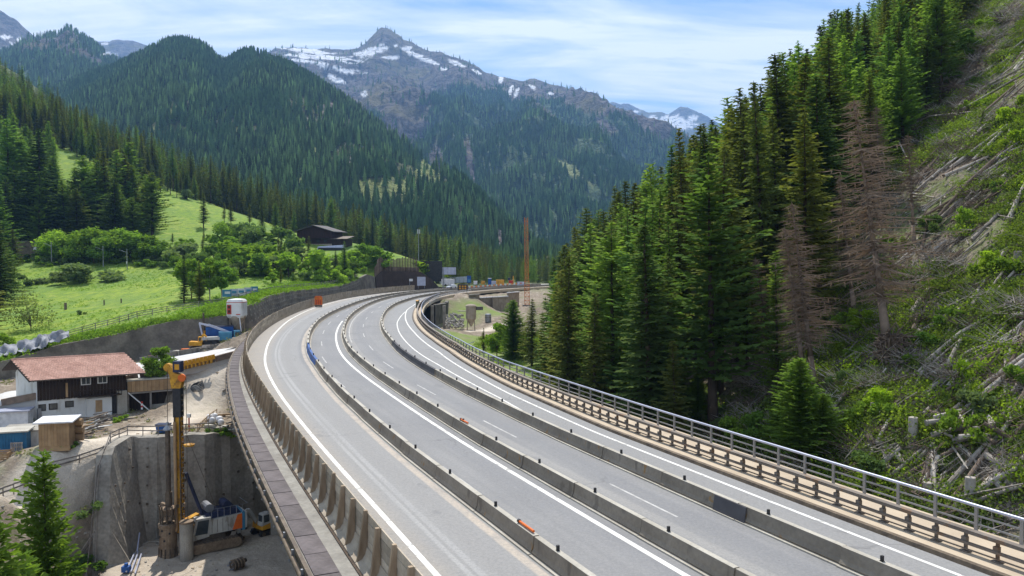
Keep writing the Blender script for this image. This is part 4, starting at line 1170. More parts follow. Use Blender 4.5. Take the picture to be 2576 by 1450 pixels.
# thin out: one tree per 4.5 m cell
cell = np.floor(cand[:, :2] / 4.6).astype(int); _, keep = np.unique(cell[:, 0] * 100003 + cell[:, 1], return_index=True); cand = cand[keep]
hill = cand
uu = 1288 + hill[:, 0] / hill[:, 1] * FPX
vis = (uu > -60) & (uu < 1500)
order = np.argsort(-(hill[:, 3] / hill[:, 1]) * vis)
for k in order[:0]: pass
lar = (fbm(hill[:, 0] * 0.02, hill[:, 1] * 0.02, 3, 8) + r.normal(size=len(hill)) * 0.3) > 0.25
NEAR_HILL = order[:42]
rest = np.setdiff1d(np.arange(len(hill)), NEAR_HILL)
idx = np.where(lar, 4 + r.integers(0, 2, len(hill)), r.integers(0, 4, len(hill)))


def lod_src(kind, seed, H, RAD, z0, mat):
    cm, lean = conifer_mesh(seed, H, RAD, z0, kind, lod=0.62); return hidden(cm, mat, 'forest_' + kind + '_shape')


MIDSRC = [lod_src('spruce', 400 + i, 20, (2.7, 3.2, 2.4, 2.9)[i], 0.08, f_spruce) for i in range(4)] + [lod_src('larch', 410 + i, 20, (3.3, 3.0)[i], 0.12, f_larch) for i in range(2)]
scatter('hill_forest', 'conifer wood on the hill behind the green spur and along the valley floor', hill[rest, :3], hill[rest, 3] / 20, r.uniform(0, 6.28, len(rest)), idx[rest].astype(float), MIDSRC)
for k in NEAR_HILL:
    x, y, z, h = hill[k]
    put_tree(('larch%d' if lar[k] else 'spruce%d') % (k % 4), (x, y, z), h, 'conifer among the front trees of the wooded hill behind the green spur' if not lar[k] else 'lighter larch among the front trees of the wooded hill', 'front trees of the wooded hill' if not lar[k] else 'front larches of the wooded hill')

# ---- dense stand on the right slope
pts = []
r = np.random.default_rng(5)
ub_v = [-400, 0, 200, 450, 700, 1000, 1100, 1450]; ub_u = [2560, 2440, 2390, 2255, 2110, 1960, 1885, 1780]
for _ in range(26000):
    y = r.uniform(50, 260); x = r.uniform(-12, 150)
    if x / y > 0.66: continue
    pts.append((x, y))
pts = np.array(pts); S2, O2 = to_line(pts[:, 0], pts[:, 1]); z = low_ground(pts[:, 0], pts[:, 1], False)
u = 1288 + pts[:, 0] / pts[:, 1] * FPX; v = 650 - (z - CAM_H) / pts[:, 1] * FPX
lo = np.interp(pts[:, 1], [50, 75, 95, 130, 170, 200, 260], [1560, 1330, 1320, 1395, 1400, 1408, 1420])
ok = (O2 < -18.0) & (u < np.interp(v, ub_v, ub_u)) & (u > lo) & (u > 1288 + (np.interp(pts[:, 1], [50, 90, 260], [-6, 2, 14]) / pts[:, 1]) * FPX)
pts, z, u, v = pts[ok], z[ok], u[ok], v[ok]
sel = []; d2 = 3.7 ** 2
for i in range(len(pts)):
    if all((pts[i, 0] - pts[j, 0]) ** 2 + (pts[i, 1] - pts[j, 1]) ** 2 > d2 * (0.6 if pts[i, 1] > 110 else 1) for j in sel): sel.append(i)
    if len(sel) > 900: break
sel = np.array(sel); RX = pts[sel]; RZ = z[sel]; RU = u[sel]; RV = v[sel]
hh = r.uniform(15, 24.5, len(sel)); hh = np.where(RU > 2150, hh * 0.8, hh)
hh = np.where((RX[:, 1] < 68), hh * 0.62, hh)
sil = np.interp(RU, [1280, 1350, 1385, 1410, 1440, 1480, 1560, 1620, 1700, 1800, 1900, 1990, 2060, 2500], [760, 735, 655, 610, 600, 492, 400, 366, 305, 212, 132, 36, -30, -400])
hh = np.minimum(hh, CAM_H + (650 - sil) / FPX * RX[:, 1] - RZ - r.uniform(0, 4.5, len(sel)) ** 1.3)
hh = np.maximum(hh, 4)
big = np.argsort(-hh / RX[:, 1]); LIM = 215
isl = (fbm(RX[:, 0] * 0.06, RX[:, 1] * 0.06, 2, 61) + r.normal(size=len(sel)) * 0.22) > 0.03
for n_, k in enumerate(big[:LIM]):
    x, y = RX[k]; kind = 'larch%d' % (k % 4) if isl[k] else 'spruce%d' % (k % 6)
    if y < 75: w_, g_ = 'in the front row behind the steel railing', 'front row'
    elif RU[k] > 1950: w_, g_ = 'standing at the edge of the windthrow clearing', 'clearing edge'
    elif y < 105: w_, g_ = 'in the dense stand on the lower right slope', 'lower slope'
    else: w_, g_ = 'on the skyline of the steep right slope', 'upper slope'
    hc = 'towering' if hh[k] > 21 else 'tall' if hh[k] > 17 else 'medium-high' if hh[k] > 12 else 'short'
    sh = {'larch0': 'feathery light green larch ', 'larch1': 'broad soft green larch ', 'larch2': 'slim light green larch ', 'larch3': 'full-crowned green larch ', 'spruce0': 'dark olive spruce ', 'spruce1': 'broad dark spruce with a bare stem foot ', 'spruce2': 'slim dark spruce ', 'spruce3': 'wide low-branched olive spruce ', 'spruce4': 'dense olive green spruce ', 'spruce5': 'narrow spruce with a long bare lower trunk '}[kind]
    lab = ' '.join((hc + ' ' + sh + w_).split()[:16])
    put_tree(kind, (x, y, RZ[k] - 0.3), hh[k], lab, ('larches of the ' if isl[k] else 'spruces of the ') + g_, wide=random.uniform(0.95, 1.5) if hh[k] > 12 else 1.45, tilt=(random.uniform(-.03, .03), random.uniform(-.07, .02)))
k = big[LIM:]
scatter('slope_forest', 'remaining conifers packed behind the stand on the right slope', np.c_[RX[k], RZ[k] - 0.3], hh[k] / 20, r.uniform(0, 6.28, len(k)), np.where(isl[k], 4 + k % 2, k % 4).astype(float), MIDSRC)

# ================================================================== MOTORWAY ON ITS BRIDGE
o_white = table([0, 96, 126, 160, 193, 216, 240, 440], [10.35, 10.35, 10.5, 10.4, 10.8, 11.4, 11.8, 11.8])
S0 = 52.0


def road_material():
    m, N, L = nodes('asphalt')
    out = N.new('ShaderNodeOutputMaterial'); b = N.new('ShaderNodeBsdfPrincipled'); b.inputs['Roughness'].default_value = 0.85; b.inputs['Specular IOR Level'].default_value = 0.25
    ao = N.new('ShaderNodeAttribute'); ao.attribute_name = 'off'; as_ = N.new('ShaderNodeAttribute'); as_.attribute_name = 'sta'
    tc = N.new('ShaderNodeTexCoord')
    cv = N.new('ShaderNodeCombineXYZ'); L.new(ao.outputs['Fac'], cv.inputs[0])
    ms = N.new('ShaderNodeMath'); ms.operation = 'MULTIPLY'; ms.inputs[1].default_value = 0.035; L.new(as_.outputs['Fac'], ms.inputs[0]); L.new(ms.outputs[0], cv.inputs[1])

    def noise(scale, detail, vec):
        n = N.new('ShaderNodeTexNoise'); n.inputs['Scale'].default_value = scale; n.inputs['Detail'].default_value = detail; L.new(vec, n.inputs['Vector']); return n.outputs['Fac']

    def rng_(x, a, b_, c=0.0, d=1.0, sm=False):
        n = N.new('ShaderNodeMapRange'); n.inputs['From Min'].default_value = a; n.inputs['From Max'].default_value = b_; n.inputs['To Min'].default_value = c; n.inputs['To Max'].default_value = d
        if sm: n.interpolation_type = 'SMOOTHSTEP'
        L.new(x, n.inputs['Value']); return n.outputs[0]

    def mul(a, b_):
        n = N.new('ShaderNodeMath'); n.operation = 'MULTIPLY'; n.use_clamp = True; L.new(a, n.inputs[0])
        if isinstance(b_, (int, float)): n.inputs[1].default_value = b_
        else: L.new(b_, n.inputs[1])
        return n.outputs[0]

    def mix(f, a, b_):
        n = N.new('ShaderNodeMixRGB')
        for k, x in (('Fac', f), ('Color1', a), ('Color2', b_)):
            if isinstance(x, (int, float)): n.inputs[k].default_value = x
            elif isinstance(x, tuple): n.inputs[k].default_value = x + (1,)
            else: L.new(x, n.inputs[k])
        return n.outputs[0]
    O = ao.outputs['Fac']

    def band(c, w, soft): return mul(rng_(O, c - w - soft, c - w, sm=True), rng_(O, c + w, c + w + soft, 1, 0, sm=True))
    st = noise(1.6, 6, cv.outputs[0])
    c = mix(rng_(noise(0.12, 5, tc.outputs['Object']), .35, .65), (0.280, 0.276, 0.272), (0.24, 0.238, 0.238))
    c = mix(rng_(st, .35, .65, 0, .55), c, (0.20, 0.20, 0.205))
    # left lane is paler and sandy at both edges
    c = mix(mul(rng_(O, 6.2, 6.6, sm=True), .75), c, (0.315, 0.308, 0.295))
    c = mix(mul(rng_(O, 9.3, 10.6, sm=True), rng_(noise(0.7, 6, tc.outputs['Object']), .3, .6, .45, .95)), c, (0.375, 0.335, 0.285))
    ar = N.new('ShaderNodeAttribute'); ar.attribute_name = 'rel'; rel_ = mul(rng_(ar.outputs['Fac'], .42, .54, sm=True), rng_(ar.outputs['Fac'], .82, .96, 1, 0, sm=True))
    c = mix(mul(rel_, rng_(noise(0.9, 6, tc.outputs['Object']), .3, .55, .4, .95)), c, (0.53, 0.455, 0.37))
    c = mix(mul(band(8.75, .08, .14), rng_(st, .3, .6, .1, .5)), c, (0.46, 0.455, 0.445))
    c = mix(mul(band(9.2, .06, .12), rng_(st, .3, .6, .1, .5)), c, (0.48, 0.475, 0.46))
    c = mix(mul(band(7.8, .2, .4), .3), c, (0.26, 0.25, 0.24))
    # far-right lane a little paler
    c = mix(mul(rng_(O, -5.6, -6.2, sm=True), .5), c, (0.30, 0.295, 0.285))
    c = mix(mul(band(-2.6, .35, .5), .30), c, (0.175, 0.18, 0.195))
    c = mix(mul(band(2.3, .45, .6), .22), c, (0.185, 0.19, 0.205))
    c = mix(mul(band(-1.0, .2, .25), .5), c, (0.36, 0.345, 0.32))
    # repaired patches, fine cracks and oil spots
    c = mix(rng_(noise(0.33, 3, tc.outputs['Object']), .66, .69, 0, .35), c, (0.15, 0.152, 0.16))
    vo = N.new('ShaderNodeTexVoronoi'); vo.feature = 'DISTANCE_TO_EDGE'; vo.inputs['Scale'].default_value = 0.16; vo.inputs['Randomness'].default_value = 1.0
    wv = N.new('ShaderNodeTexNoise'); wv.inputs['Scale'].default_value = 0.9; wv.inputs['Detail'].default_value = 5; L.new(tc.outputs['Object'], wv.inputs['Vector'])
    va = N.new('ShaderNodeVectorMath'); va.operation = 'MULTIPLY_ADD'; va.inputs[1].default_value = (1.6, 1.6, 0); L.new(wv.outputs['Color'], va.inputs[0]); L.new(tc.outputs['Object'], va.inputs[2]); L.new(va.outputs[0], vo.inputs['Vector'])
    c = mix(mul(rng_(vo.outputs['Distance'], 0.0, 0.012, .6, 0), rng_(noise(0.07, 3, tc.outputs['Object']), .5, .6)), c, (0.10, 0.10, 0.105))
    c = mix(rng_(noise(2.3, 2, tc.outputs['Object']), .74, .78, 0, .5), c, (0.12, 0.12, 0.125))
    sp_ = noise(26, 3, tc.outputs['Object'])
    c = mix(rng_(sp_, .35, .7, 0, .3), c, (0.11, 0.11, 0.115))
    c = mix(rng_(noise(7.0, 5, tc.outputs['Object']), .4, .65, 0, .28), c, (0.15, 0.15, 0.155))
    c = mix(rng_(noise(9, 4, tc.outputs['Object']), .45, .7, 0, .16), c, (0.42, 0.40, 0.37))
    L.new(c, b.inputs['Base Color'])
    bp = N.new('ShaderNodeBump'); bp.inputs['Strength'].default_value = 0.25; bp.inputs['Distance'].default_value = 0.02; L.new(sp_, bp.inputs['Height']); L.new(bp.outputs[0], b.inputs['Normal'])
    L.new(b.outputs[0], out.inputs['Surface']); return m


ZR = 0.03
cols = [lambda s, k=k: (o_fence(s) + 0.0) * (1 - k) + o_kerb(s) * k for k in np.linspace(0, 1, 25)]
V, F, ss = strip(S0, SMAX, [(c, ZR) for c in cols], 2.0)
rm = fast_mesh('motorway', V, np.array(F)[:, ::-1])
add_mask(rm, 'off', np.array([c(s) for s in ss for c in cols])); add_mask(rm, 'rel', np.array([c(s) - o_b1(s) for s in ss for c in cols])); add_mask(rm, 'sta', np.repeat(ss, len(cols)))
rm.materials.append(road_material())
road = bpy.data.objects.new('motorway', rm); COL.objects.link(road); props(road, 'pale grey four lane motorway sweeping left then right over the bridge', 'road', kind='structure')


def ribbon(name, mat, s0, s1, off, w, z, parent, step=2.0, label=None):
    V, F, _ = strip(s0, s1, [((lambda s: off(s) + w / 2), z), ((lambda s: off(s) - w / 2), z)], step)
    mb = MB(); mb.add(V, [f[::-1] for f in F]); return part(name, mb, mat, parent, label=label)


ribbon('edge_line', white_line, S0, 400, o_white, 0.26, ZR + 0.005, road, label='broad solid white line beside the plank fence')
ribbon('edge_line', white_line, S0, 400, o_rw, 0.20, ZR + 0.005, road, label='solid white line beside the right kerb')
ribbon('edge_line', white_line, 108, 236, lambda s: np.interp(s, [52, 106, 120, 143, 174, 203, 236], [-5.2, -5.5, -6.7, -7.9, -8.6, -9.2, -10.6]), 0.17, ZR + 0.005, road, label='second solid white line merging into the right edge line')
ribbon('edge_line', worn_line, S0, 108, lambda s: np.interp(s, [52, 106, 120, 143, 174, 203, 236], [-5.2, -5.5, -6.7, -7.9, -8.6, -9.2, -10.6]), 0.14, ZR + 0.005, road, label='worn white line right of the third barrier')
ribbon('edge_line', white_line, S0, 210, lambda s: np.interp(s, [52, 105, 130, 170, 210], [1.85, 1.8, 1.5, 1.2, 1.0]), 0.27, ZR + 0.005, road, label='white line left of the middle barrier')
ribbon('edge_line', worn_line, 170, 400, lambda s: -0.9, 0.15, ZR + 0.005, road, label='worn white line right of the middle barrier')
for base, first, off_ in ((0, 76.5, 4.95), (1, 69.5, -2.0)):
    s = first
    while s < 330:
        o_ = off_ if s < 120 else np.interp(s, [120, 160, 230, 330], [off_, 3.3 if base == 0 else -3.0, 3.0 if base == 0 else -3.3, 2.6 if base == 0 else -4.2])
        ribbon('lane_dash', worn_line, s, s + 6.1, lambda q, o=o_: o, 0.13, ZR + 0.0055, road, 1.5); s += 18.0
# skid marks and sealed joints
for (u, v, l, o2) in ((1178, 988, 1.2, 0), (1290, 1180, 1.5, 0), (2050, 1240, 1.3, 0)):
    pass

# ---- bridge body
bridge = root('motorway_bridge', 'curved concrete motorway bridge with slab walkway along its outer left edge', 'bridge', sp(120, 0, -0.02))
mb = MB(); ss = np.arange(S0 - 10, 262, 3.0); P = []
for s in ss:
    e = o_edge(s); rr = o_rail(s) - 0.5
    P.append([sp(s, e, 0.0), sp(s, e, -0.75), sp(s, e - 0.5, -0.85), sp(s, e - 3.2, -1.15), sp(s, e - 4.6, -3.0), sp(s, rr + 4.6, -3.0), sp(s, rr + 3.0, -1.15), sp(s, rr + .4, -0.8), sp(s, rr, -0.7), sp(s, rr, 0.0)])
for a, b_ in zip(P[:-1], P[1:]): mb.hull(a, b_)
part('deck', mb, conc_dark, bridge)
mb = MB()
V, F, _ = strip(S0 - 8, 262, [((lambda s: o_edge(s) + 0.02), 0.045), ((lambda s: o_fence(s) + 0.1), 0.045)], 2.0); mb.add(V, [f[::-1] for f in F])
part('walkway', mb, deck_grey, bridge)
mb = MB()
for s in np.arange(S0 - 8, 210, 2.0):
    a, b_ = sp(s, o_edge(s) + 0.11, 0.0), sp(s + 2, o_edge(s + 2) + 0.11, 0.0)
    mb.beam((a[0], a[1], 0.02), (b_[0], b_[1], 0.02), 0.16, 0.16)
part('edge_beam', mb, iron, bridge)
slab = MB().box((0, 0, 0), (2.22, 0.94, 0.05)).mesh('slab', slab_dark)
for i, s in enumerate(np.arange(S0, 212, 2.28)):
    p = sp(s, o_edge(s) - 0.50, 0.066 + random.uniform(0, .008)); inst(slab, 'slab', bridge, p, sdir(s) + random.uniform(-.006, .006))
kit = MB().box((0, 0, -0.28), (0.10, 0.10, 0.62)).box((0, 0.10, -0.42), (0.22, 0.12, 0.07)).mesh('bracket', steel)
for s in np.arange(S0, 205, 2.28): inst(kit, 'bracket', bridge, sp(s, o_edge(s) + 0.24, -0.05), sdir(s))
mb = MB(); mb2 = MB()
for s in np.arange(S0 - 8, 206, 2.0):
    mb.tube(sp(s, o_edge(s) + 0.30, -0.30), sp(s + 2, o_edge(s + 2) + 0.30, -0.30), 0.085, n=7, cap=False)
    mb2.tube(sp(s, o_edge(s) + 0.22, -0.62), sp(s + 2, o_edge(s + 2) + 0.22, -0.62), 0.05, n=6, cap=False)
part('drain_pipe', mb, iron, bridge, smooth=True); part('cable_duct', mb2, iron, bridge)
for s in (70, 112, 154, 196, 236):
    for o_ in (7.5, -6.5):
        mb = MB(); c = sp(s, o_, 0); g_ = low_at(c[0], c[1]); g_ = min(g_, PIT_Z if inside(np.array([c[0]]), np.array([c[1]]), PIT)[0] else g_)
        mb.box((c[0], c[1], (g_ - 2 - 2.9) / 2), (1.5, 5.0, -2.9 - g_ + 2), sdir(s)); mb.box((c[0], c[1], -3.2), (2.0, 6.2, .6), sdir(s)); part('pier', mb, conc, bridge)

# right kerb strip
kerbs = MB()
V, F, _ = strip(S0 - 8, 420, [((lambda s: o_kerb(s)), 0.03), ((lambda s: o_kerb(s) - 0.06), 0.20), ((lambda s: o_kerb(s) - 0.30), 0.205)], 2.0); kerbs.add(V, [f[::-1] for f in F])
kerb = bpy.data.objects.new('kerb', kerbs.mesh('kerb', iron)); COL.objects.link(kerb); props(kerb, 'dark kerb along the right edge of the motorway', 'kerb', kind='structure')
V, F, _ = strip(S0 - 8, 420, [((lambda s: o_kerb(s) - 0.30), 0.20), ((lambda s: o_rail(s) - 0.4), 0.20), ((lambda s: o_rail(s) - 0.42), -0.7)], 2.0)
kb = MB(); kb.add(V, [f[::-1] for f in F])
strip_o = bpy.data.objects.new('service_strip', kb.mesh('service_strip', tan_conc)); COL.objects.link(strip_o); props(strip_o, 'narrow tan concrete strip under the guard rail', 'pavement', kind='structure')

# ---- plank fence on the left
fence = root('plank_fence', 'long brown plank fence with leaning timber posts between walkway and left lane', 'fence', sp(100, o_fence(100), 0.04))
pst = MB(); w = 0.075
pst.hull([(-w, 0.0, 0.0), (-w, 0.42, 0.0), (-w, 0.32, 0.55), (-w, 0.15, 2.02), (-w, 0.0, 2.02)], [(w, 0.0, 0.0), (w, 0.42, 0.0), (w, 0.32, 0.55), (w, 0.15, 2.02), (w, 0.0, 2.02)])
pst = pst.mesh('post', wood_post)
plk = MB().box((0, 0, 0), (1.985, 0.05, 0.345)).mesh('plank', wood_plank)
ftp = MB().hull([(-.97, 0, .62), (-.97, .03, .6), (-.97, .08, .36), (-.97, .2, .17), (-.97, .47, .05), (-.97, .47, 0), (-.97, 0, 0)], [(.97, 0, .62), (.97, .03, .6), (.97, .08, .36), (.97, .2, .17), (.97, .47, .05), (.97, .47, 0), (.97, 0, 0)]).mesh('foot_panel', foot_conc)
far_pl = MB(); np_ = 0
for i, s in enumerate(np.arange(S0 + 8, 352, 2.0)):
    p = sp(s, o_fence(s), 0.05); rz = math.atan2(*(sp(s + 1, o_fence(s + 1)) - sp(s - 1, o_fence(s - 1)))[[1, 0]])
    inst(pst, 'post', fence, p, rz + random.uniform(-.02, .02), tilt=(random.uniform(-.02, .02), random.uniform(-.012, .012)), scale=(1, 1, random.uniform(.97, 1.03)))
    q = sp(s + 1, o_fence(s + 1), 0.05)
    inst(ftp, 'foot_panel', fence, q, rz)
    for k in range(4):
        c = sp(s + 1, o_fence(s + 1) - 0.045 - 0.012 * (k % 2) - random.uniform(0, .01), 0.05 + 0.72 + k * 0.355)
        if np_ < 300: inst(plk, 'plank', fence, c, rz + random.uniform(-.004, .004), tilt=(0, random.uniform(-.006, .006))); np_ += 1
        else: far_pl.box(c, (1.985, 0.05, 0.345), rz)
part('plank', far_pl, wood_plank, fence, kind='stuff')
mb = MB()
for s in np.arange(S0, 352, 2.0):
    mb.beam(sp(s, o_fence(s) + 0.55, 0.07), sp(s + 2, o_fence(s + 2) + 0.55, 0.07), 0.09, 0.06)
part('base_rail', mb, bark, fence)

# ---- guard rail and railing on the right
guard = root('guard_rail', 'double beam guard rail on short posts along the right kerb', 'guard rail', sp(100, o_kerb(100) - 1.15, 0.2))
gp = MB().box((0, 0, 0.42), (0.10, 0.12, 0.84)).box((0, 0.06, 0.52), (0.2, 0.2, 0.22)).box((0, 0, 0.03), (0.34, 0.3, 0.06)).mesh('post', steel_rail)
og = lambda s: o_kerb(s) - 1.10
for s in np.arange(S0, 330, 1.333): inst(gp, 'post', guard, sp(s, og(s), 0.2), sdir(s))
for nm, z, w_, h_, o_ in (('beam', 0.20 + 0.86, 0.30, 0.15, 0.0), ('beam', 0.20 + 0.42, 0.14, 0.10, 0.16), ('cable', 0.20 + 0.16, 0.05, 0.05, 0.13)):
    mb = MB()
    for s in np.arange(S0 - 6, 400, 2.0): mb.beam(sp(s, og(s) + o_, z), sp(s + 2.0, og(s + 2) + o_, z), w_, h_)
    part(nm, mb, steel_rail, guard)
railing = root('railing', 'tall steel railing with a pale tubular handrail at the outer right edge of the bridge', 'railing', sp(100, o_rail(100), 0.2))
rp = MB().box((0, 0, 0.55), (0.14, 0.09, 1.1)).box((0, 0, 0.03), (.3, .22, .05)).mesh('post', steel)
for s in np.arange(S0, 300, 2.0): inst(rp, 'post', railing, sp(s, o_rail(s), 0.19), sdir(s))
mb = MB()
for s in np.arange(S0 - 6, 300, 2.0): mb.tube(sp(s, o_rail(s), 1.34), sp(s + 2, o_rail(s + 2), 1.34), 0.075, n=8, cap=False)
part('handrail', mb, steel_pale, railing, smooth=True)
for z in (0.55, 0.92):
    mb = MB()
    for s in np.arange(S0 - 6, 300, 2.0): mb.beam(sp(s, o_rail(s), z), sp(s + 2, o_rail(s + 2), z), 0.05, 0.07)
    part('lower_rail', mb, steel, railing)

# ---- concrete barriers, one thing per segment
def barrier_mesh(L, mat):
    prof = [(0.19, 0.05), (0.25, 0.14), (0.17, 0.30), (0.125, 0.76), (-0.125, 0.76), (-0.17, 0.30), (-0.25, 0.14), (-0.19, 0.05)]
    return MB().hull([(-L / 2, y, z) for y, z in prof][::-1], [(L / 2, y, z) for y, z in prof][::-1]).mesh('barrier_body', mat)


BL_ = 5.94
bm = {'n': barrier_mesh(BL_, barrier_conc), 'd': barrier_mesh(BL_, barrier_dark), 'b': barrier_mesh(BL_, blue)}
footm = MB().box((0, 0, 0.03), (5.94, 0.76, 0.06)).mesh('foot', conc_light)
rfl = MB().box((0, 0, 0.87), (0.09, 0.11, 0.24)).box((0, 0, 0.785), (0.14, 0.12, 0.02)).mesh('reflector', black)
cap = MB().hull([(-BL_ / 2, -.13, .762), (-BL_ / 2, .13, .762), (-BL_ / 2, .1, .775), (-BL_ / 2, -.1, .775)], [(BL_ / 2, -.13, .762), (BL_ / 2, .13, .762), (BL_ / 2, .1, .775), (BL_ / 2, -.1, .775)]).mesh('painted_sunlit_top', conc_light)  # pale strip paints the sunlit top above the shaded faces into the colour
ROWS = (('left', o_b1, 'leftmost barrier row'), ('middle', o_b2, 'middle barrier row'), ('right', o_b3, 'right barrier row'))
for rn, of, gname in ROWS:
    near = None
    for i, s in enumerate(np.arange(S0 + 1, 420, 6.0)):
        a, b_ = sp(s - 3, of(s - 3)), sp(s + 3, of(s + 3)); rz = math.atan2(b_[1] - a[1], b_[0] - a[0]); c = (a + b_) / 2; c[0] += random.uniform(-.025, .025); rz += random.uniform(-.005, .005)
        kind = 'n'
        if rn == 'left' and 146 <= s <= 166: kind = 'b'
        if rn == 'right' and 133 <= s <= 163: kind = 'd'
        lab = 'grey concrete barrier segment with a black reflector in the %s of the three barrier rows' % ('leftmost' if rn == 'left' else 'middle' if rn == 'middle' else 'rightmost')
        g_ = gname + (' in the foreground' if s < 82 else ' before the bend' if s < 140 else ' in the bend'); lab = 'grey concrete barrier segment ' + ('in the foreground' if s < 82 else 'before the bend' if s < 140 else 'in the bend') + ', %s barrier row' % {'left': 'leftmost', 'middle': 'middle', 'right': 'rightmost'}[rn]
        if kind == 'b': lab = 'blue painted barrier segment in the leftmost row at the bend'; g_ = 'blue barrier segments'
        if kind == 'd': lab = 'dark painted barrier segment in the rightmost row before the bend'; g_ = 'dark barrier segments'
        if s > 250: lab = 'distant brown-grey barrier segment on the far curve, %s row' % rn; g_ = gname + ' on the far curve'
        o = root('concrete_barrier', lab, 'barrier', (c[0], c[1], ZR + 0.004), g_, rz)
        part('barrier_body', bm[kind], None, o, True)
        part('foot', footm, None, o, True)
        if kind == 'n': part('painted_sunlit_top', cap, None, o, True)
        if s < 330:
            q = part('reflector', rfl, None, o, True); q.location = (1.2, 0, 0)
# one charcoal panel set in the right row near the camera
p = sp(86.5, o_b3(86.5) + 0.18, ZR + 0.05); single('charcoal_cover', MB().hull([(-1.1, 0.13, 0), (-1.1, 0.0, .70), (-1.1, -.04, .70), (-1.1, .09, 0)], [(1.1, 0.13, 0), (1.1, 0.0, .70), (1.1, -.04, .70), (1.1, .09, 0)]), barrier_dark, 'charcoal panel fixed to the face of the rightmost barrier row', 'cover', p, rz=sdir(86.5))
for (u, v, row, nm) in ((1290, 1314, o_b1, 'left'), (1155, 1065, o_b2, 'middle')):
    pos = gz(u, v, 0.9); S_1, O_1 = to_line([pos[0]], [pos[1]]); s = float(S_1[0]); q = sp(s, row(s), 0.90)
    o = root('orange_beacon_tube', 'orange tube lying on top of the %s barrier row' % nm, 'tube', q, rz=sdir(s))
    part('tube', MB().tube((-.75, 0, 0), (.6, 0, 0), 0.055, n=8), orange, o, True); part('end_cap', MB().tube((.6, 0, 0), (.72, 0, 0), 0.085, n=8), black, o, True)

# ================================================================== RETAINING WALLS
shot = pm('brown_shotcrete', (0.215, 0.195, 0.16), (0.12, 0.108, 0.09), 0.45, 0.95, bump=0.5, bscale=2.2, fine=0.15, fscale=3)
shot_pale = pm('pale_stained_shotcrete', (0.36, 0.33, 0.28), (0.24, 0.215, 0.18), 0.35, 0.95, bump=0.6, bscale=2.0, fine=0.2, fscale=3)
rw = root('retaining_wall', 'long dark grey sprayed concrete retaining wall below the meadow', 'wall', WALL[5])
mb = MB(); sub = []
for a, b_ in zip(WALL[:-1], WALL[1:]):
    a, b_ = np.array(a), np.array(b_); n_ = max(1, int(np.hypot(*(b_ - a)[:2]) / 3))
    for k in range(n_): sub.append(a + (b_ - a) * k / n_)
sub.append(np.array(WALL[-1]))
ext = np.array([-120.0, 84.0, -6.5]); sub = [ext] + sub
P = []
for i, c in enumerate(sub):
    a = sub[max(0, i - 1)]; b_ = sub[min(len(sub) - 1, i + 1)]; t = (b_ - a)[:2]; t = t / np.hypot(*t); n_ = np.array((t[1], -t[0])) # towards the motorway
    wv = 0.12 * math.sin(i * 1.7)
    lo_ = -11.0 if c[1] < 150 else -3.5
    P.append([(c[0] + n_[0] * (0.12 + wv), c[1] + n_[1] * (0.12 + wv), c[2] + 0.02), (c[0] + n_[0] * (0.9 + wv), c[1] + n_[1] * (0.9 + wv), lo_), (c[0] - n_[0] * 0.6, c[1] - n_[1] * 0.6, lo_), (c[0] - n_[0] * 0.7, c[1] - n_[1] * 0.7, c[2] + 0.05)])
for a, b_ in zip(P[:-1], P[1:]): mb.hull(a, b_)
part('wall_face', mb, shot, rw)
head = MB().box((0, 0, 0), (0.34, 0.14, 0.34)).mesh('anchor_head', conc)
cnt = 0
for row_, dz in enumerate((0.9, 1.9, 2.9)):
    for i in range(len(sub) - 1):
        a, b_ = sub[i], sub[i + 1]
        if a[1] < 146 or a[1] > 262: continue
        if row_ == 2 and a[1] > 200: continue
        t = (b_ - a)[:2]; t = t / np.hypot(*t); n_ = np.array((t[1], -t[0]))
        for k in (0.25, 0.75):
            c = a + (b_ - a) * k; q = 0.12 + 0.78 * dz / (c[2] + 4)
            inst(head, 'anchor_head', rw, (c[0] + n_[0] * (q + .1), c[1] + n_[1] * (q + .1), c[2] - dz), math.atan2(t[1], t[0])); cnt += 1

pw = root('palisade_wall', 'dark brown wall at the end of the bend topped with a row of tall dark piles', 'wall', WALL2[2])
mb = MB(); pts_ = [np.array(WALL[-1]) + (0.4, -0.3, 0)] + [np.array(p) for p in WALL2[1:]]
fine_ = []
for a, b_ in zip(pts_[:-1], pts_[1:]):
    for k in range(6): fine_.append(a + (b_ - a) * k / 6)
fine_.append(pts_[-1]); fine_.append(pts_[-1] + np.array((9, 34, -1.5)))
for a, b_ in zip(fine_[:-1], fine_[1:]):
    mb.hull([(a[0], a[1], a[2]), (a[0] + .5, a[1] - .5, -2.5), (a[0] - 1, a[1] + 1.2, -2.5), (a[0] - .8, a[1] + .9, a[2])], [(b_[0], b_[1], b_[2]), (b_[0] + .5, b_[1] - .5, -2.5), (b_[0] - 1, b_[1] + 1.2, -2.5), (b_[0] - .8, b_[1] + .9, b_[2])])
part('wall_face', mb, pm('dark_brown_wall', (0.075, 0.052, 0.042), (0.05, 0.036, 0.03), 0.5, 0.95, bump=0.4, fine=0.2, fscale=2), pw)
pile = MB().tube((0, 0, -1.5), (0, 0, 5.2), 0.27, 0.24, 6).mesh('pile', bark_brown)
for t in np.linspace(0, 1, 36):
    k = t * 17; i = int(k); a, b_ = fine_[min(i, 17)], fine_[min(i + 1, 18)]; c = a + (b_ - a) * (k - i)
    inst(pile, 'pile', pw, (c[0] - .4, c[1] + .45, c[2] - 0.2 + 0.5 * math.sin(t * 9)), 0, scale=(1, 1, 0.9 + 0.15 * random.random() - 0.25 * (t < 0.12)))
mb = MB()
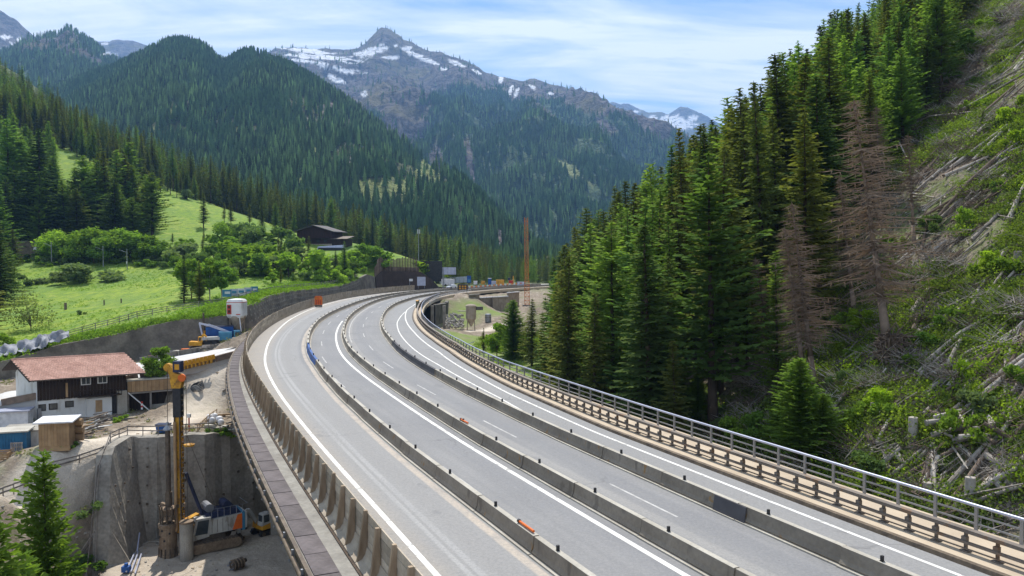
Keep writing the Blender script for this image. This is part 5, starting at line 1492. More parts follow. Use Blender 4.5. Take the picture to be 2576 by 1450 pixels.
for i in range(3, 18): a, b_ = fine_[i], fine_[i + 1]; mb.hull([(a[0] - .9, a[1] + 1.3, a[2] - 1), (a[0] - .6, a[1] + 1.0, a[2] + 1.6), (a[0] - 1.6, a[1] + 2, a[2] - 1)], [(b_[0] - .9, b_[1] + 1.3, b_[2] - 1), (b_[0] - .6, b_[1] + 1.0, b_[2] + 1.6), (b_[0] - 1.6, b_[1] + 2, b_[2] - 1)])
part('lagging', mb, iron, pw)
dk = gy(1086, 690, 322); single('dark_block', MB().prism([(-4.4, -1), (4.2, 1), (3.8, 4), (-4.4, 3)], -3.0, 5.3), pm('black_gabion', (0.03, 0.03, 0.03), (0.06, 0.055, 0.05), 2, 0.95), 'near-black block wall standing at the right end of the pile row', 'wall', (dk[0], dk[1], dk[2]))

# ---- pit walls of sprayed concrete
pitw = root('pit_wall', 'tall sprayed concrete walls of the excavation pit studded with anchor plates', 'wall', (PIT[0][0], PIT[0][1], PIT_Z))
edge = [(-41.8, 78.0), (-43.4, 82.7), (-45.4, 88), (-45.3, 93.7), (-37.6, 96.2), (-31.0, 104.0), (-18, 111), (-5, 103)]
tops = []
mb = MB(); P = []; fine_e = []
for a, b_ in zip(edge[:-1], edge[1:]):
    n_ = max(2, int(math.hypot(b_[0] - a[0], b_[1] - a[1]) / 1.0))
    for k in range(n_): fine_e.append((a[0] + (b_[0] - a[0]) * k / n_, a[1] + (b_[1] - a[1]) * k / n_))
fine_e.append(edge[-1])
for i, c in enumerate(fine_e):
    a = fine_e[max(0, i - 1)]; b_ = fine_e[min(len(fine_e) - 1, i + 1)]; t = np.array((b_[0] - a[0], b_[1] - a[1])); t /= np.hypot(*t); n_ = np.array((t[1], -t[0]))
    zt = float(low_ground(np.array([c[0] - n_[0] * 1.3]), np.array([c[1] - n_[1] * 1.3]), False)[0]) + 0.15
    ni = 0.8 + 0.10 * math.sin(i * 2.3); bt = 2.2 if i < 16 else .15 + max(0, 2.2 - (i - 16) * .7)
    P.append([(c[0] + n_[0] * (ni - .1), c[1] + n_[1] * (ni - .1), zt), (c[0] + n_[0] * (ni + bt), c[1] + n_[1] * (ni + bt), PIT_Z - 1), (c[0] - n_[0] * 0.75, c[1] - n_[1] * 0.75, PIT_Z - 1), (c[0] - n_[0] * 0.85, c[1] - n_[1] * 0.85, zt)])
    tops.append((c, n_, zt, t))
for a, b_ in zip(P[:-1], P[1:]): mb.hull(a, b_)
part('wall_face', mb, shot_pale, pitw)
plate = MB().box((0, 0, 0), (0.26, 0.12, 0.26)).tube((0, -.05, 0), (0, -0.14, 0), 0.06, n=6).mesh('anchor_plate', iron)
for i, (c, n_, zt, t) in enumerate(tops):
    if i % 2: continue
    for row_ in range(5):
        z = zt - 1.2 - row_ * 2.1 - (0.9 if i % 4 else 0)
        if z < PIT_Z + 0.8 or i < 3 or random.random() < .35: continue
        fr_ = (zt - z) / (zt - PIT_Z + 1) * (2.2 if i < 16 else .15 + max(0, 2.2 - (i - 16) * .7)) + .9; inst(plate, 'anchor_plate', pitw, (c[0] + n_[0] * fr_, c[1] + n_[1] * fr_, z), math.atan2(t[1], t[0]), scale=[random.uniform(.7, 1.05)] * 3)


def rail_fence(name, label, pts, h=1.1, rails=(0.5, 1.0), gap=2.2, mat=wood_grey, pm_=0.09, cat='fence', rw_=0.13, group=None, rmat=None):
    """post and rail fence along points given with their own heights; each post and rail is a part"""
    o = root(name, label, cat, pts[0], group); st = []
    for a, b_ in zip(pts[:-1], pts[1:]):
        a, b_ = np.array(a, float), np.array(b_, float); n_ = max(1, round(np.hypot(*(b_ - a)[:2]) / gap))
        for k in range(n_): st.append(a + (b_ - a) * k / n_)
    st.append(np.array(pts[-1], float)); pmh = MB().box((0, 0, h / 2 - 0.15), (pm_, pm_, h + 0.3)).mesh('post', mat)
    for s_ in st: inst(pmh, 'post', o, s_, random.random() * .3, tilt=(random.uniform(-.04, .04), random.uniform(-.04, .04)))
    for a, b_ in zip(st[:-1], st[1:]):
        for z in rails:
            m_ = MB(); dz = random.uniform(-.03, .03)
            m_.beam((a[0], a[1], a[2] + z + dz), (b_[0], b_[1], b_[2] + z + random.uniform(-.03, .03)), 0.05, rw_); part('rail', m_, rmat or mat, o)
    return o


top_pts = [(c[0] - n_[0] * .5, c[1] - n_[1] * .5, zt) for c, n_, zt, t in tops]
rail_fence('timber_railing', 'timber guard railing along the top edge of the deep pit', [top_pts[0]] + top_pts[2:26:3] + top_pts[26:27], 1.15, (0.55, 1.05), 2.0, wood_grey)

# ================================================================== FARMHOUSE BY THE RAMP
HX, HY = np.array((.847, .53)), np.array((-.80, .60))
HO = np.array((-62.6, 104.4))


def hp(a, b_, z): return (HO[0] + HX[0] * a + HY[0] * b_, HO[1] + HX[1] * a + HY[1] * b_, z)


def hbox(mb, a0, a1, b0, b1, z0, z1): return mb.hull([hp(a0, b0, z0), hp(a1, b0, z0), hp(a1, b1, z0), hp(a0, b1, z0)][::-1], [hp(a0, b0, z1), hp(a1, b0, z1), hp(a1, b1, z1), hp(a0, b1, z1)][::-1])


GH, EV, RG = -8.9, -3.55, -1.75
house = root('farmhouse', 'white and dark timber farmhouse with a red tiled roof below the ramp', 'house', hp(5, 3, GH))
mb = MB(); hbox(mb, 0, 10.6, 0.0, 6.5, GH - 1.5, EV)
mb.hull([hp(0, 0, EV), hp(0, 6.5, EV), hp(0, 4.3, RG - .1)], [hp(10.6, 0, EV), hp(10.6, 6.5, EV), hp(10.6, 4.3, RG - .1)])
part('wall', mb, white_paint, house)
# timber storey: single boards
bd = MB().box((0, 0, 0), (0.19, 0.05, 3.2)).mesh('board', wood_dark)
rzh = math.atan2(HX[1], HX[0])
for i in range(53):
    c = hp(0.1 + i * 0.2, -0.06 - 0.02 * (i % 2), -5.2); inst(bd, 'board', house, c, rzh, scale=(1, 1, random.uniform(.98, 1.02)))
for a0, a1, b_ in ((5.6, 8.6, -0.5),):
    mb = MB(); hbox(mb, a0, a1, b_, -0.03, GH - .8, -7.0); part('porch_wall', mb, white_paint, house)
mb = MB(); hbox(mb, 9.4, 10.6, -.35, -0.03, GH - .8, -6.3); part('corner_pillar', mb, conc_light, house)
mb = MB(); hbox(mb, 8.65, 9.35, -.14, -0.02, GH - .5, -6.6); part('dark_opening', mb, black, house)
for a0, a1, z0, z1 in ((5.05, 6.25, -5.15, -4.1), (7.05, 8.25, -5.1, -4.05)):
    mb = MB(); hbox(mb, a0, a1, -.17, -.10, z0, z1); f_ = part('window', mb, white_paint, house)
    mb = MB(); hbox(mb, a0 + .12, a1 - .12, -.19, -.12, z0 + .12, z1 - .12); part('pane', mb, glass, f_)
    mb = MB(); hbox(mb, (a0 + a1) / 2 - .03, (a0 + a1) / 2 + .03, -.205, -.12, z0 + .1, z1 - .1); part('mullion', mb, white_paint, f_)
for a0, a1, z0, z1 in ((0.1, 0.95, -8.2, -7.3), (1.3, 2.3, -8.15, -7.3), (3.2, 4.2, -8.0, -7.15)):
    mb = MB(); hbox(mb, a0, a1, -.06, .0, z0, z1); f_ = part('window', mb, wood_dark, house)
    mb = MB(); hbox(mb, a0 + .1, a1 - .1, -.075, -.0, z0 + .1, z1 - .1); part('pane', mb, glass, f_)
mb = MB(); hbox(mb, 3.25, 3.5, -.16, -.1, -6.6, -4.7); part('door_frame', mb, wood_new, house)
mb = MB(); hbox(mb, 2.2, 3.2, -.13, -.1, -6.6, -4.5); part('door', mb, wood_dark, house, label='dark boarded loft door')
mb = MB(); hbox(mb, 6.6, 7.4, -.56, -.49, GH, -7.3); part('door', mb, wood_new, house, label='pale boarded lower door')
mb = MB(); hbox(mb, 4.4, 9.6, -1.1, -0.1, -6.75, -6.6); part('balcony', mb, wood_dark, house)
for k in range(14):
    mb = MB(); a = 4.5 + k * .39; hbox(mb, a, a + .06, -1.08, -1.02, -6.6, -5.9); part('baluster', mb, wood_dark, house)
mb = MB(); hbox(mb, 4.4, 9.6, -1.12, -1.0, -5.9, -5.8); part('handrail', mb, wood_dark, house)
mb = MB(); hbox(mb, -.05, 0.35, -0.25, 0.0, -9.5, -7.8); part('gutter_pipe', mb, steel, house)
# roof: front and back slopes of overlapping tiles
rf = MB(); A0, A1 = -1.3, 12.5
for (b0, z0, b1, z1) in ((-1.3, EV - .52, 4.3, RG), (7.3, EV + .2, 4.3, RG)):
    rf.hull([hp(A0, b0, z0), hp(A0, b1, z1), hp(A0, b1, z1 + .14), hp(A0, b0, z0 + .14)], [hp(A1, b0, z0), hp(A1, b1, z1), hp(A1, b1, z1 + .14), hp(A1, b0, z0 + .14)])
roof = part('roof', rf, wood_dark, house)
tl = MB(); rows = 19
for r_ in range(rows):
    f0, f1 = r_ / rows, (r_ + 1.25) / rows; f1 = min(f1, 1.0)
    for c_ in range(int((A1 - A0) / 0.3)):
        a = A0 + c_ * 0.3 + (0.15 if r_ % 2 else 0); j = random.uniform(0, .02)
        q = []
        for aa in (a, a + .285):
            for f, dz in ((f0, .20 + j), (f1, .155)): q.append(hp(min(aa, A1 + .1), -1.35 + 5.65 * f, EV - .52 + (RG - EV + .52) * f + dz))
        tl.add([q[0], q[2], q[3], q[1], (q[0][0], q[0][1], q[0][2] - .05), (q[2][0], q[2][1], q[2][2] - .05)], [(0, 1, 2, 3), (4, 5, 1, 0)])
part('roof_tiles', tl, tile_red, roof, kind='stuff')
mb = MB().tube(hp(A0, 4.3, RG + .14), hp(A1, 4.3, RG + .14), .13, n=8); part('ridge_cap', mb, tile_red, roof)
for a in (A0 - .03, A1):
    mb = MB(); mb.beam(hp(a, -1.35, EV - .5), hp(a, 4.3, RG + .05), .05, .22); part('bargeboard', mb, wood_dark, roof)
mb = MB().tube(hp(A0, -1.42, EV - .45), hp(A1, -1.42, EV - .45), .07, n=6); part('gutter', mb, iron, roof)
for k in range(9):
    a = A0 + .5 + k * 1.6; mb = MB(); mb.beam(hp(a, -1.2, EV - .55), hp(a, 0.1, EV - .15), .1, .12); part('rafter', mb, wood_dark, roof)

# annex at the right end
annex = root('timber_lean_to', 'open timber lean-to with a brown plank front beside the farmhouse', 'shed', hp(12.5, 2, -9))
mb = MB(); hbox(mb, 10.8, 17.2, 0.05, 1.9, -5.15, -4.95); part('roof', mb, conc_light, annex)
for k in range(12):
    mb = MB(); hbox(mb, 10.9 + k * .52, 11.38 + k * .52, 0.15, 0.25, -6.7, -5.2); part('plank', mb, wood_new, annex)
for a in (10.9, 13.8, 17.0):
    mb = MB(); hbox(mb, a, a + .18, .2, .4, -10, -5.15); part('post', mb, wood_grey, annex)
mb = MB(); hbox(mb, 10.8, 17.2, 1.5, 1.8, -10.5, -5.15); part('rear_wall', mb, wood_dark, annex)  # dark material puts the shade inside the open lean-to into the wall's colour
mb = MB(); hbox(mb, 11, 17.0, 0.1, .3, -6.95, -6.75); part('beam', mb, wood_grey, annex)
mb = MB(); hbox(mb, 13.9, 17.0, 0.3, .5, -9.9, -8.7); part('low_wall', mb, conc, annex)
single('white_plank', MB().beam(hp(10.6, -.6, -6.6), hp(13.0, -1.6, -9.4), .28, .08), white_paint, 'long white plank leaning against the corner of the timber lean-to', 'plank')

# sheds, containers and clutter in the yard
def local_box_thing(name, label, cat, u, v, w, d, h, mat, rz, roofm=None, z=None, over=0.2, slope=0.0, wallname='wall', group=None, ribs=0):
    p = solve_low(u, v, 60, 130); o = root(name, label, cat, p, group, rz)
    if ribs:
        mb = MB().box((0, 0, h / 2), (w - .08, d - .08, h))
        n_ = int(w / .28)
        for k in range(n_): mb.box((-w / 2 + (k + .5) * w / n_, -d / 2 + .03, h / 2), (.14, .06, h - .2)); mb.box((-w / 2 + (k + .5) * w / n_, d / 2 - .03, h / 2), (.14, .06, h - .2))
        for sx in (-1, 1):
            for sy in (-1, 1): mb.box((sx * (w / 2 - .06), sy * (d / 2 - .06), h / 2), (.13, .13, h))
        part(wallname, mb, mat, o, True)
    else: part(wallname, MB().box((0, 0, h / 2 - .3), (w, d, h + .6)), mat, o, True)
    if roofm: part('roof', MB().hull([(-w / 2 - over, -d / 2 - over, h), (-w / 2 - over, d / 2 + over, h + slope), (-w / 2 - over, d / 2 + over, h + slope + .15), (-w / 2 - over, -d / 2 - over, h + .15)], [(w / 2 + over, -d / 2 - over, h), (w / 2 + over, d / 2 + over, h + slope), (w / 2 + over, d / 2 + over, h + slope + .15), (w / 2 + over, -d / 2 - over, h + .15)]), roofm, o, True)
    return o


shed = local_box_thing('garden_shed', 'small brown timber shed with a flat white roof in the yard', 'shed', 146, 1116, 3.0, 2.6, 2.5, wood_new, 0.25, plastic_white, over=.45, slope=.1)
for k in range(10): part('board', MB().box((-1.36 + k * .3, -1.33, 1.22), (.28, .05, 2.4)), wood_new, shed, True)
wc = local_box_thing('white_shed', 'low white flat-roofed outbuilding left of the timber shed', 'shed', 78, 1122, 5.2, 4.0, 2.1, white_paint, 0.3, conc)
bc = local_box_thing('blue_container', 'blue ribbed container with a grey roof at the left edge', 'container', 18, 1140, 4.6, 2.6, 2.5, blue_cont, 0.3, conc_light, ribs=1)
lb = local_box_thing('long_grey_container', 'low pale container with a light blue-grey lid behind the blue container', 'container', 5, 1072, 6.5, 2.4, 1.8, plastic_white, 0.3, steel_pale)
logm = MB().tube((-.75, 0, 0), (.75, 0, 0), .42, n=10).mesh('gas_tank', wood_new)
for i, (u, v, dz) in enumerate(((192, 1112, .42), (193, 1112, 1.25), (190, 1112, 2.05))):
    p = solve_low(u, v, 60, 130); o = single('timber_bundle', logm, None, ('bottom', 'middle', 'top')[i] + ' orange-brown log of the short stack beside the timber shed', 'log', (p[0], p[1], p[2] + dz), 'log stack', 0.2)
random.seed(21)
for i in range(24):
    u = random.uniform(205, 275); v = 1105 - (u - 205) * .35 + random.uniform(-22, 6); p = solve_low(u, v, 60, 130); L_ = random.uniform(.8, 3.2); an = random.uniform(-.6, 1.0); ti = random.uniform(0, .5)
    d = Vector((math.cos(an) * L_ / 2, math.sin(an) * L_ / 2, ti * L_ / 2)); m_ = random.choice((wood_grey, wood_new, iron, white_paint, wood_dark, conc))
    single('scrap_board', MB().beam(-d, d, random.uniform(.12, .4), random.uniform(.04, .14)), m_, 'loose board in the scrap heap beside the yard track', 'board', (p[0], p[1], p[2] + .2 + random.random() * 1.1), 'boards of the scrap heap')
for i, (u, v, m_, lab) in enumerate(((62, 1122, conc, 'left grey stone trough under the white outbuilding'), (88, 1120, conc_light, 'middle stone block pile under the white outbuilding'), (104, 1108, wood_grey, 'right stone trough beside the timber shed'))):
    p = solve_low(u, v, 60, 130); o = root('stone_trough', lab, 'trough', p, None, .2)
    part('trough', MB().box((0, 0, .3), (1.5, .8, .6)).box((.1, 0, .85), (1.2, .7, .45)), m_, o, True)
    for k in range(5): part('stone', MB().box((random.uniform(-.5, .5), random.uniform(-.2, .2), 1.15), (.3, .25, .2), random.random()), plastic_white if k % 2 else conc, o, True)
p = solve_low(42, 1142, 60, 130); o = root('wooden_pallet', 'wooden pallet leaning upright in front of the blue container', 'pallet', p, None, .2)
for k in range(7): part('slat', MB().box((-.55 + k * .18, 0, .55), (.11, .03, 1.1)), wood_grey, o, True)
for k in range(3): part('bearer', MB().box((0, .06, .1 + k * .45), (1.2, .08, .09)), wood_grey, o, True)
for i, (u, v) in enumerate(((12, 1150), (5, 1160))):
    p = solve_low(u, v, 60, 130); o = root('timber_crate', ('upper' if i == 0 else 'lower') + ' timber crate at the left edge below the blue container', 'crate', p, None, .2)
    for k in range(4): part('slat', MB().box((0, -.5, .12 + k * .2), (1.5, .04, .14)), wood_new, o, True)
    for sx in (-.7, .7): part('post', MB().box((sx, 0, .4), (.08, 1.0, .8)), wood_new, o, True)

# fences at the track
tr_pts = [solve_low(u, v, 50, 130) for u, v in ((-20, 1262), (60, 1238), (130, 1212), (200, 1180), (262, 1152))]
rail_fence('track_fence', 'two-rail timber fence along the lower side of the dirt track', tr_pts, .9, (.35, .8), 2.4, wood_grey, rw_=.16)
def free_line(uvY): return [gy(*q) for q in uvY]
lf = [np.array((-44.6, 86.5, -10.6)), np.array((-43.6, 82, -13.6)), np.array((-42.3, 78.5, -16.8)), np.array((-41.4, 76, -18.5))]
lf = [np.array((p[0] - .8, p[1], low_at(p[0] - 1.8, p[1]) + .1)) for p in lf]
rail_fence('slope_railing', 'timber railing running steeply down the left edge of the pit', lf, 1.1, (.5, 1.0), 1.2)
rail_fence('stair_railing', 'timber stair railing at the bottom left of the pit', [solve_low(238, 1405, 50, 120) + (0, 0, 0), solve_low(205, 1430, 50, 120), solve_low(178, 1452, 50, 120)], 1.2, (.4, .8, 1.15), 1.1)
rail_fence('slope_fence', 'short timber fence on the rubble slope between pit and bridge', [solve_low(*q, 60, 130) for q in ((555, 1140), (585, 1160), (612, 1172), (632, 1180))], 1.1, (.4, .75, 1.05), 1.6, wood_new, rw_=.1)
rail_fence('upper_slope_fence', 'small timber fence near the white sacks above the pit', [solve_low(*q, 60, 130) for q in ((498, 1092), (520, 1070), (528, 1062), (545, 1050))], 1.1, (.5, 1.0), 1.4, wood_new, rw_=.1)
for i, (a, b_, g_) in enumerate((((560, 990), (605, 958), 0), ((545, 1052), (600, 1048), 0), ((570, 1070), (605, 1062), 0), ((548, 1110), (610, 1125), 1), ((556, 1122), (620, 1150), 1), ((575, 965), (604, 935), 0), ((530, 918), (600, 900), 0), ((470, 915), (520, 902), 0))):
    p, q = solve_low(*a, 60, 140), solve_low(*b_, 60, 140); single('timber_beam', MB().beam((p[0], p[1], p[2] + .25), (q[0], q[1], q[2] + .3), .22, .18), wood_new if i % 2 else wood_grey, 'long beam lying on the dirt slope beside the bridge' if not g_ else 'beam lying on the slope right above the pit', 'beam', group='beams on the dirt slope' if not g_ else 'beams above the pit')
for i, (u, v, s_) in enumerate(((528, 1058, 1.0), (540, 1056, .9), (552, 1064, 1.0), (534, 1066, .8), (556, 1072, .85))):
    p = solve_low(u, v, 60, 130); mb = MB().lathe((0, 0, 0), [(.3 * s_, 0), (.48 * s_, .15), (.5 * s_, .5), (.38 * s_, .75), (.15 * s_, .85)], 9)
    single('white_sack', mb, plastic_white, 'white bulk sack in the small heap above the pit corner', 'sack', p, 'white sacks above the pit', random.random(), True)
for i, (u, v, s_) in enumerate(((530, 1082, .9), (548, 1088, 1.1), (562, 1086, .8), (575, 1094, 1.0))):
    p = solve_low(u, v, 60, 130); single('concrete_block', MB().box((0, 0, .3), (1.6 * s_, .6, .6)), conc_light, 'pale concrete block on the slope under the white sacks', 'block', p, 'blocks under the sacks', random.uniform(-.3, .5))
p = solve_low(496, 984, 80, 130); o = root('hose_coil', 'coil of thick black hose lying on the dusty slope', 'hose', p)
for k in range(5):
    pts_ = [(1.0 * math.cos(t) * (1 - .04 * k), .75 * math.sin(t) * (1 - .04 * k), .1 + .15 * k + .35 * math.sin(t + .2 * k)) for t in np.linspace(0, 6.28, 19)]; part('loop', MB().pipe(pts_, .05, 5), black, o, True)
p = solve_low(404, 1098, 60, 130); o = root('blue_skip', 'small blue steel box standing behind the pit railing', 'skip', (p[0], p[1] + .8, p[2]))
part('body', MB().hull([(-.6, -.45, 0), (.6, -.45, 0), (.6, .45, 0), (-.6, .45, 0)][::-1], [(-.75, -.55, 1.1), (.75, -.55, 1.1), (.75, .55, 1.1), (-.75, .55, 1.1)][::-1]), blue, o, True); part('rim', MB().box((0, 0, 1.13), (1.6, 1.2, .1)), navy, o, True)
p = solve_low(476, 1088, 60, 130); o = root('marker_post', 'red post with a white cap beside the pit corner', 'post', p); part('pole', MB().tube((0, 0, 0), (0, 0, 1.7), .09, n=7), red, o, True); part('cap', MB().box((0, 0, 1.9), (.4, .3, .45)), white_paint, o, True)
p = solve_low(418, 940, 90, 140); single('grey_planter', MB().box((0, 0, .5), (3.4, 1.0, 1.1)), conc, 'grey concrete trough beside the ramp above the drill mast', 'trough', p, rz=.3)

# ================================================================== RAMP
ramp_up = [(-70, 1010, -7.6), (0, 992, -7.4), (350, 918, -5.5), (450, 900, -4.6), (540, 884, -3.9), (612, 868, -3.2), (650, 852, -2.7)]
ramp_lo = [(-70, 1040, -7.6), (0, 1028, -7.4), (350, 960, -5.5), (450, 938, -4.6), (540, 916, -3.9), (612, 896, -3.2), (660, 878, -2.7)]
V = []
for a, b_ in zip(ramp_up, ramp_lo): V.append(gz(*a) + (0, 0, .35)); V.append(gz(*b_) + (0, 0, .35))
mb = MB(); mb.add(V, [(2 * i + 1, 2 * i + 3, 2 * i + 2, 2 * i) for i in range(len(ramp_up) - 1)])
bot = [(x, y, z - 4.2) for x, y, z in V]; n0 = len(V)
mb.add([V[2 * i + 1] for i in range(7)] + [bot[2 * i + 1] for i in range(7)], [(i, 7 + i, 8 + i, 1 + i) for i in range(6)])
o = bpy.data.objects.new('ramp_road', mb.mesh('ramp_road', pm('pale_concrete_paving', (0.62, 0.61, 0.60), (0.50, 0.48, 0.46), 0.3, .9, fine=.08))); COL.objects.link(o); props(o, 'pale concrete access ramp climbing from the farmhouse to the bridge', 'road', kind='structure')
for nm, edge_ in (('upper', ramp_up), ('lower', ramp_lo)):
    o = root('ramp_kerb_wall', 'low dark kerb wall along the %s side of the access ramp' % nm, 'kerb wall', gz(*edge_[3]))
    for a, b_ in zip(edge_[:-1], edge_[1:]):
        if nm == 'upper' and a[0] < 300: continue
        A, B = gz(*a) + (0, 0, .35), gz(*b_) + (0, 0, .35); n_ = max(1, int(np.hypot(*(B - A)[:2]) / 6))
        for k in range(n_):
            s_, e_ = A + (B - A) * (k + .02) / n_, A + (B - A) * (k + .98) / n_; part('segment', MB().beam((s_[0], s_[1], s_[2] + .38), (e_[0], e_[1], e_[2] + .38), .45, .85), conc_dark if nm == 'upper' else bark_brown, o)
rfy = root('yellow_barrier_row', 'row of yellow plastic site barriers along the lower ramp edge', 'barrier', gz(500, 925, -4.6))
A, B = gz(455, 936, -4.4) + (0, 0, 0), gz(543, 916, -3.8)
for k in range(9):
    s_, e_ = A + (B - A) * (k + .05) / 9, A + (B - A) * (k + .95) / 9; z = .45
    part('panel', MB().beam((s_[0], s_[1] - .3, s_[2] + 1.15), (e_[0], e_[1] - .3, e_[2] + 1.15), .10, .72), yellow, rfy)
    part('foot', MB().box((s_[0], s_[1] - .3, s_[2] + .55), (.16, .6, .5)), orange_y, rfy)

# ================================================================== DRILLING RIG IN THE PIT
def rig():
    p = solve_low(441, 1396, 60, 110); z0 = PIT_Z + 0.1; p = np.array((p[0], p[1], z0))
    o = root('drilling_rig', 'large orange and white crawler drilling rig with a very tall mast in the pit', 'drilling rig', p)
    d = Vector((.80, .60, 0)); n_ = Vector((.60, -.80, 0)); rz = math.atan2(d.y, d.x)

    def P(a, b_, z): q = d * a + n_ * b_; return (q.x, q.y, z)
    H = 20.6
    # mast (orange box girder with darker recess), black collar, head
    m_ = part('mast', MB().box((.50, 0.1, 10.2), (.50, .75, 15.8)).box((.86, .15, 10.2), (.24, .5, 15.8)), orange_y, o, True)
    part('guide_rail', MB().box((.28, -.34, 9.8), (.12, .14, 15.6)), iron, m_, True); part('guide_rail', MB().box((.86, -.34, 9.8), (.12, .14, 15.6)), iron, m_, True)
    for k in range(26): part('rack_bolt', MB().box((1.08, -.14, 3.2 + k * .58), (.16, .14, .16)), iron, m_, True)
    part('black_section', MB().box((.60, 0, 16.9), (.86, .9, 3.2)), black, m_, True)
    part('mast_pipe', MB().tube((.42, -.62, 2.6), (.42, -.62, 14.8), .17, n=9), wood_new, o, True, label='pale ochre pipe on the face of the mast')
    hdm = MB().hull([(-.1, -.5, 18.5), (1.2, -.5, 18.5), (1.5, -.5, 19.3), (1.35, -.5, 20.0), (.5, -.5, 20.2), (-.35, -.5, 21.2), (-.75, -.5, 20.9), (-.3, -.5, 19.9)], [(-.1, .5, 18.5), (1.2, .5, 18.5), (1.5, .5, 19.3), (1.35, .5, 20.0), (.5, .5, 20.2), (-.35, .5, 21.2), (-.75, .5, 20.9), (-.3, .5, 19.9)]); hdm.v = [(x * .78 + .06, y * .8, z) for x, y, z in hdm.v]; hd = part('mast_head', hdm, orange_y, o, True)
    part('sheave', MB().tube((-.45, -.25, 20.8), (-.45, .25, 20.8), .45, n=14), orange_y, hd, True); part('sheave', MB().tube((1.25, -.6, 19.7), (1.25, -.35, 19.7), .42, n=14), orange, hd, True)
    part('blue_housing', MB().box((.65, 0, 20.9), (.85, .9, 1.2)), navy, hd, True); part('yellow_plate', MB().box((.7, -.47, 20.9), (.5, .06, .6)), yellow, hd, True)
    # kelly bar and ropes
    part('kelly_bar', MB().tube((-.42, -.5, 3.0), (-.42, -.5, 13.9), .27, n=12).tube((-.42, -.5, 2.5), (-.42, -.5, 7.0), .36, n=12), iron, o, True)
    part('kelly_swivel', MB().lathe((-.42, -.5, 13.9), [(.5, 0), (.5, .12), (.2, .5), (.12, .9)], 10), steel, o, True)
    part('hoist_rope', MB().tube((-.42, -.5, 14.7), (-.42, -.3, 20.5), .035, n=5), iron, o, True)
    part('hoist_rope', MB().tube((1.45, 0, 2.5), (1.5, 0, 19.5), .03, n=5), iron, o, True); part('hoist_rope', MB().tube((1.5, 0, 13.2), (4.2, 1.2, 4.6), .03, n=5), iron, o, True)
    part('service_platform', MB().lathe((1.75, 0, 11.9), [(.15, 0), (.55, .1), (.6, .3), (.56, .3), (.25, .12)], 12), orange_y, o, True)
    # rotary drive and casing oscillator
    dr = part('rotary_drive', MB().lathe((-.42, -.55, 3.9), [(.55, 0), (.8, .1), (.8, .5), (.62, .6), (.62, 1.1), (.9, 1.2), (.9, 1.35), (.3, 1.45)], 14), mud_steel, o, True)
    for k in range(5):
        a = -2.6 + k * .6; part('cylinder', MB().tube((-.42 + .85 * math.cos(a), -.55 + .85 * math.sin(a), 3.6), (-.42 + .95 * math.cos(a), -.55 + .95 * math.sin(a), 5.6), .09, n=6), iron, dr, True)
    part('drive_arm', MB().beam((-.4, -.2, 5.2), (-1.5, .1, 5.5), .35, .3).beam((.1, -.2, 5.3), (1.2, 0, 5.4), .35, .4), mud_steel, dr, True)
    cs = part('casing', MB().lathe((-.5, -.6, -.35), [(1.0, 0), (1.0, .55), (.92, .6), (.92, 3.4), (1.02, 3.45), (1.02, 3.85), (.9, 3.9)], 18), mud_steel, o, True)
    for k in range(7): part('casing_lug', MB().box((-.5 + 1.0 * math.cos(-3 + k * .5), -.6 + 1.0 * math.sin(-3 + k * .5), .35), (.12, .12, 1.0), -3 + k * .5), iron, cs, True)
    for a, z in ((-2.3, 2.2), (-1.6, 1.8), (-1.0, 2.6), (-1.9, 2.9)): part('bolt_hole', MB().tube((-.5 + .86 * math.cos(a), -.6 + .86 * math.sin(a), z), (-.5 + .95 * math.cos(a), -.6 + .95 * math.sin(a), z), .12, n=8), black, cs, True)
    # carriage
    bd_ = MB(); bd_.hull([P(1.6, 1.45, 1.7), P(7.6, 1.45, 1.7), P(7.6, -1.45, 1.7), P(1.6, -1.45, 1.7)], [P(1.8, 1.45, 3.3), P(7.6, 1.45, 3.5), P(7.6, -1.45, 3.5), P(1.8, -1.45, 3.3)]); body = part('body', bd_, grey_panel, o, True)
    part('stripe', MB().hull([P(5.9, 1.47, 1.75), P(7.0, 1.47, 1.75), P(7.0, 1.47, 3.45), P(6.5, 1.47, 3.42)], [P(5.9, 1.52, 1.75), P(7.0, 1.52, 1.75), P(7.0, 1.52, 3.45), P(6.5, 1.52, 3.42)]), orange, body, True)
    part('counterweight', MB().hull([P(7.02, 1.5, 1.5), P(7.35, 1.5, 1.5), P(7.35, -1.5, 1.5), P(7.02, -1.5, 1.5)], [P(7.02, 1.5, 3.6), P(7.35, 1.5, 3.6), P(7.35, -1.5, 3.6), P(7.02, -1.5, 3.6)]), blue_light, body, True)
    for k in range(4): part('panel_seam', MB().hull([P(3.6 + k * .6, 1.465, 1.8), P(3.64 + k * .6, 1.465, 1.8), P(3.64 + k * .6, 1.465, 3.3), P(3.6 + k * .6, 1.465, 3.3)], [P(3.6 + k * .6, 1.48, 1.8), P(3.64 + k * .6, 1.48, 1.8), P(3.64 + k * .6, 1.48, 3.3), P(3.6 + k * .6, 1.48, 3.3)]), iron, body, True)
    part('hydraulic_deck', MB().hull([P(3.0, 1.2, 3.4), P(7.0, 1.2, 3.5), P(7.0, -1.3, 3.5), P(3.0, -1.3, 3.4)], [P(3.2, 1.0, 4.0), P(6.6, 1.0, 4.1), P(6.6, -1.2, 4.1), P(3.2, -1.2, 4.0)]), navy, body, True)
    for a in (3.6, 5.6): part('winch', MB().tube(P(a, -1.1, 4.45), P(a, .7, 4.45), .5, n=12), navy if a > 5 else steel, body, True)
    for a in np.arange(3.6, 7.8, .7): part('rail_post', MB().tube(P(a, 1.4, 3.4), P(a, 1.4, 4.5), .03, n=5), steel, body, True)
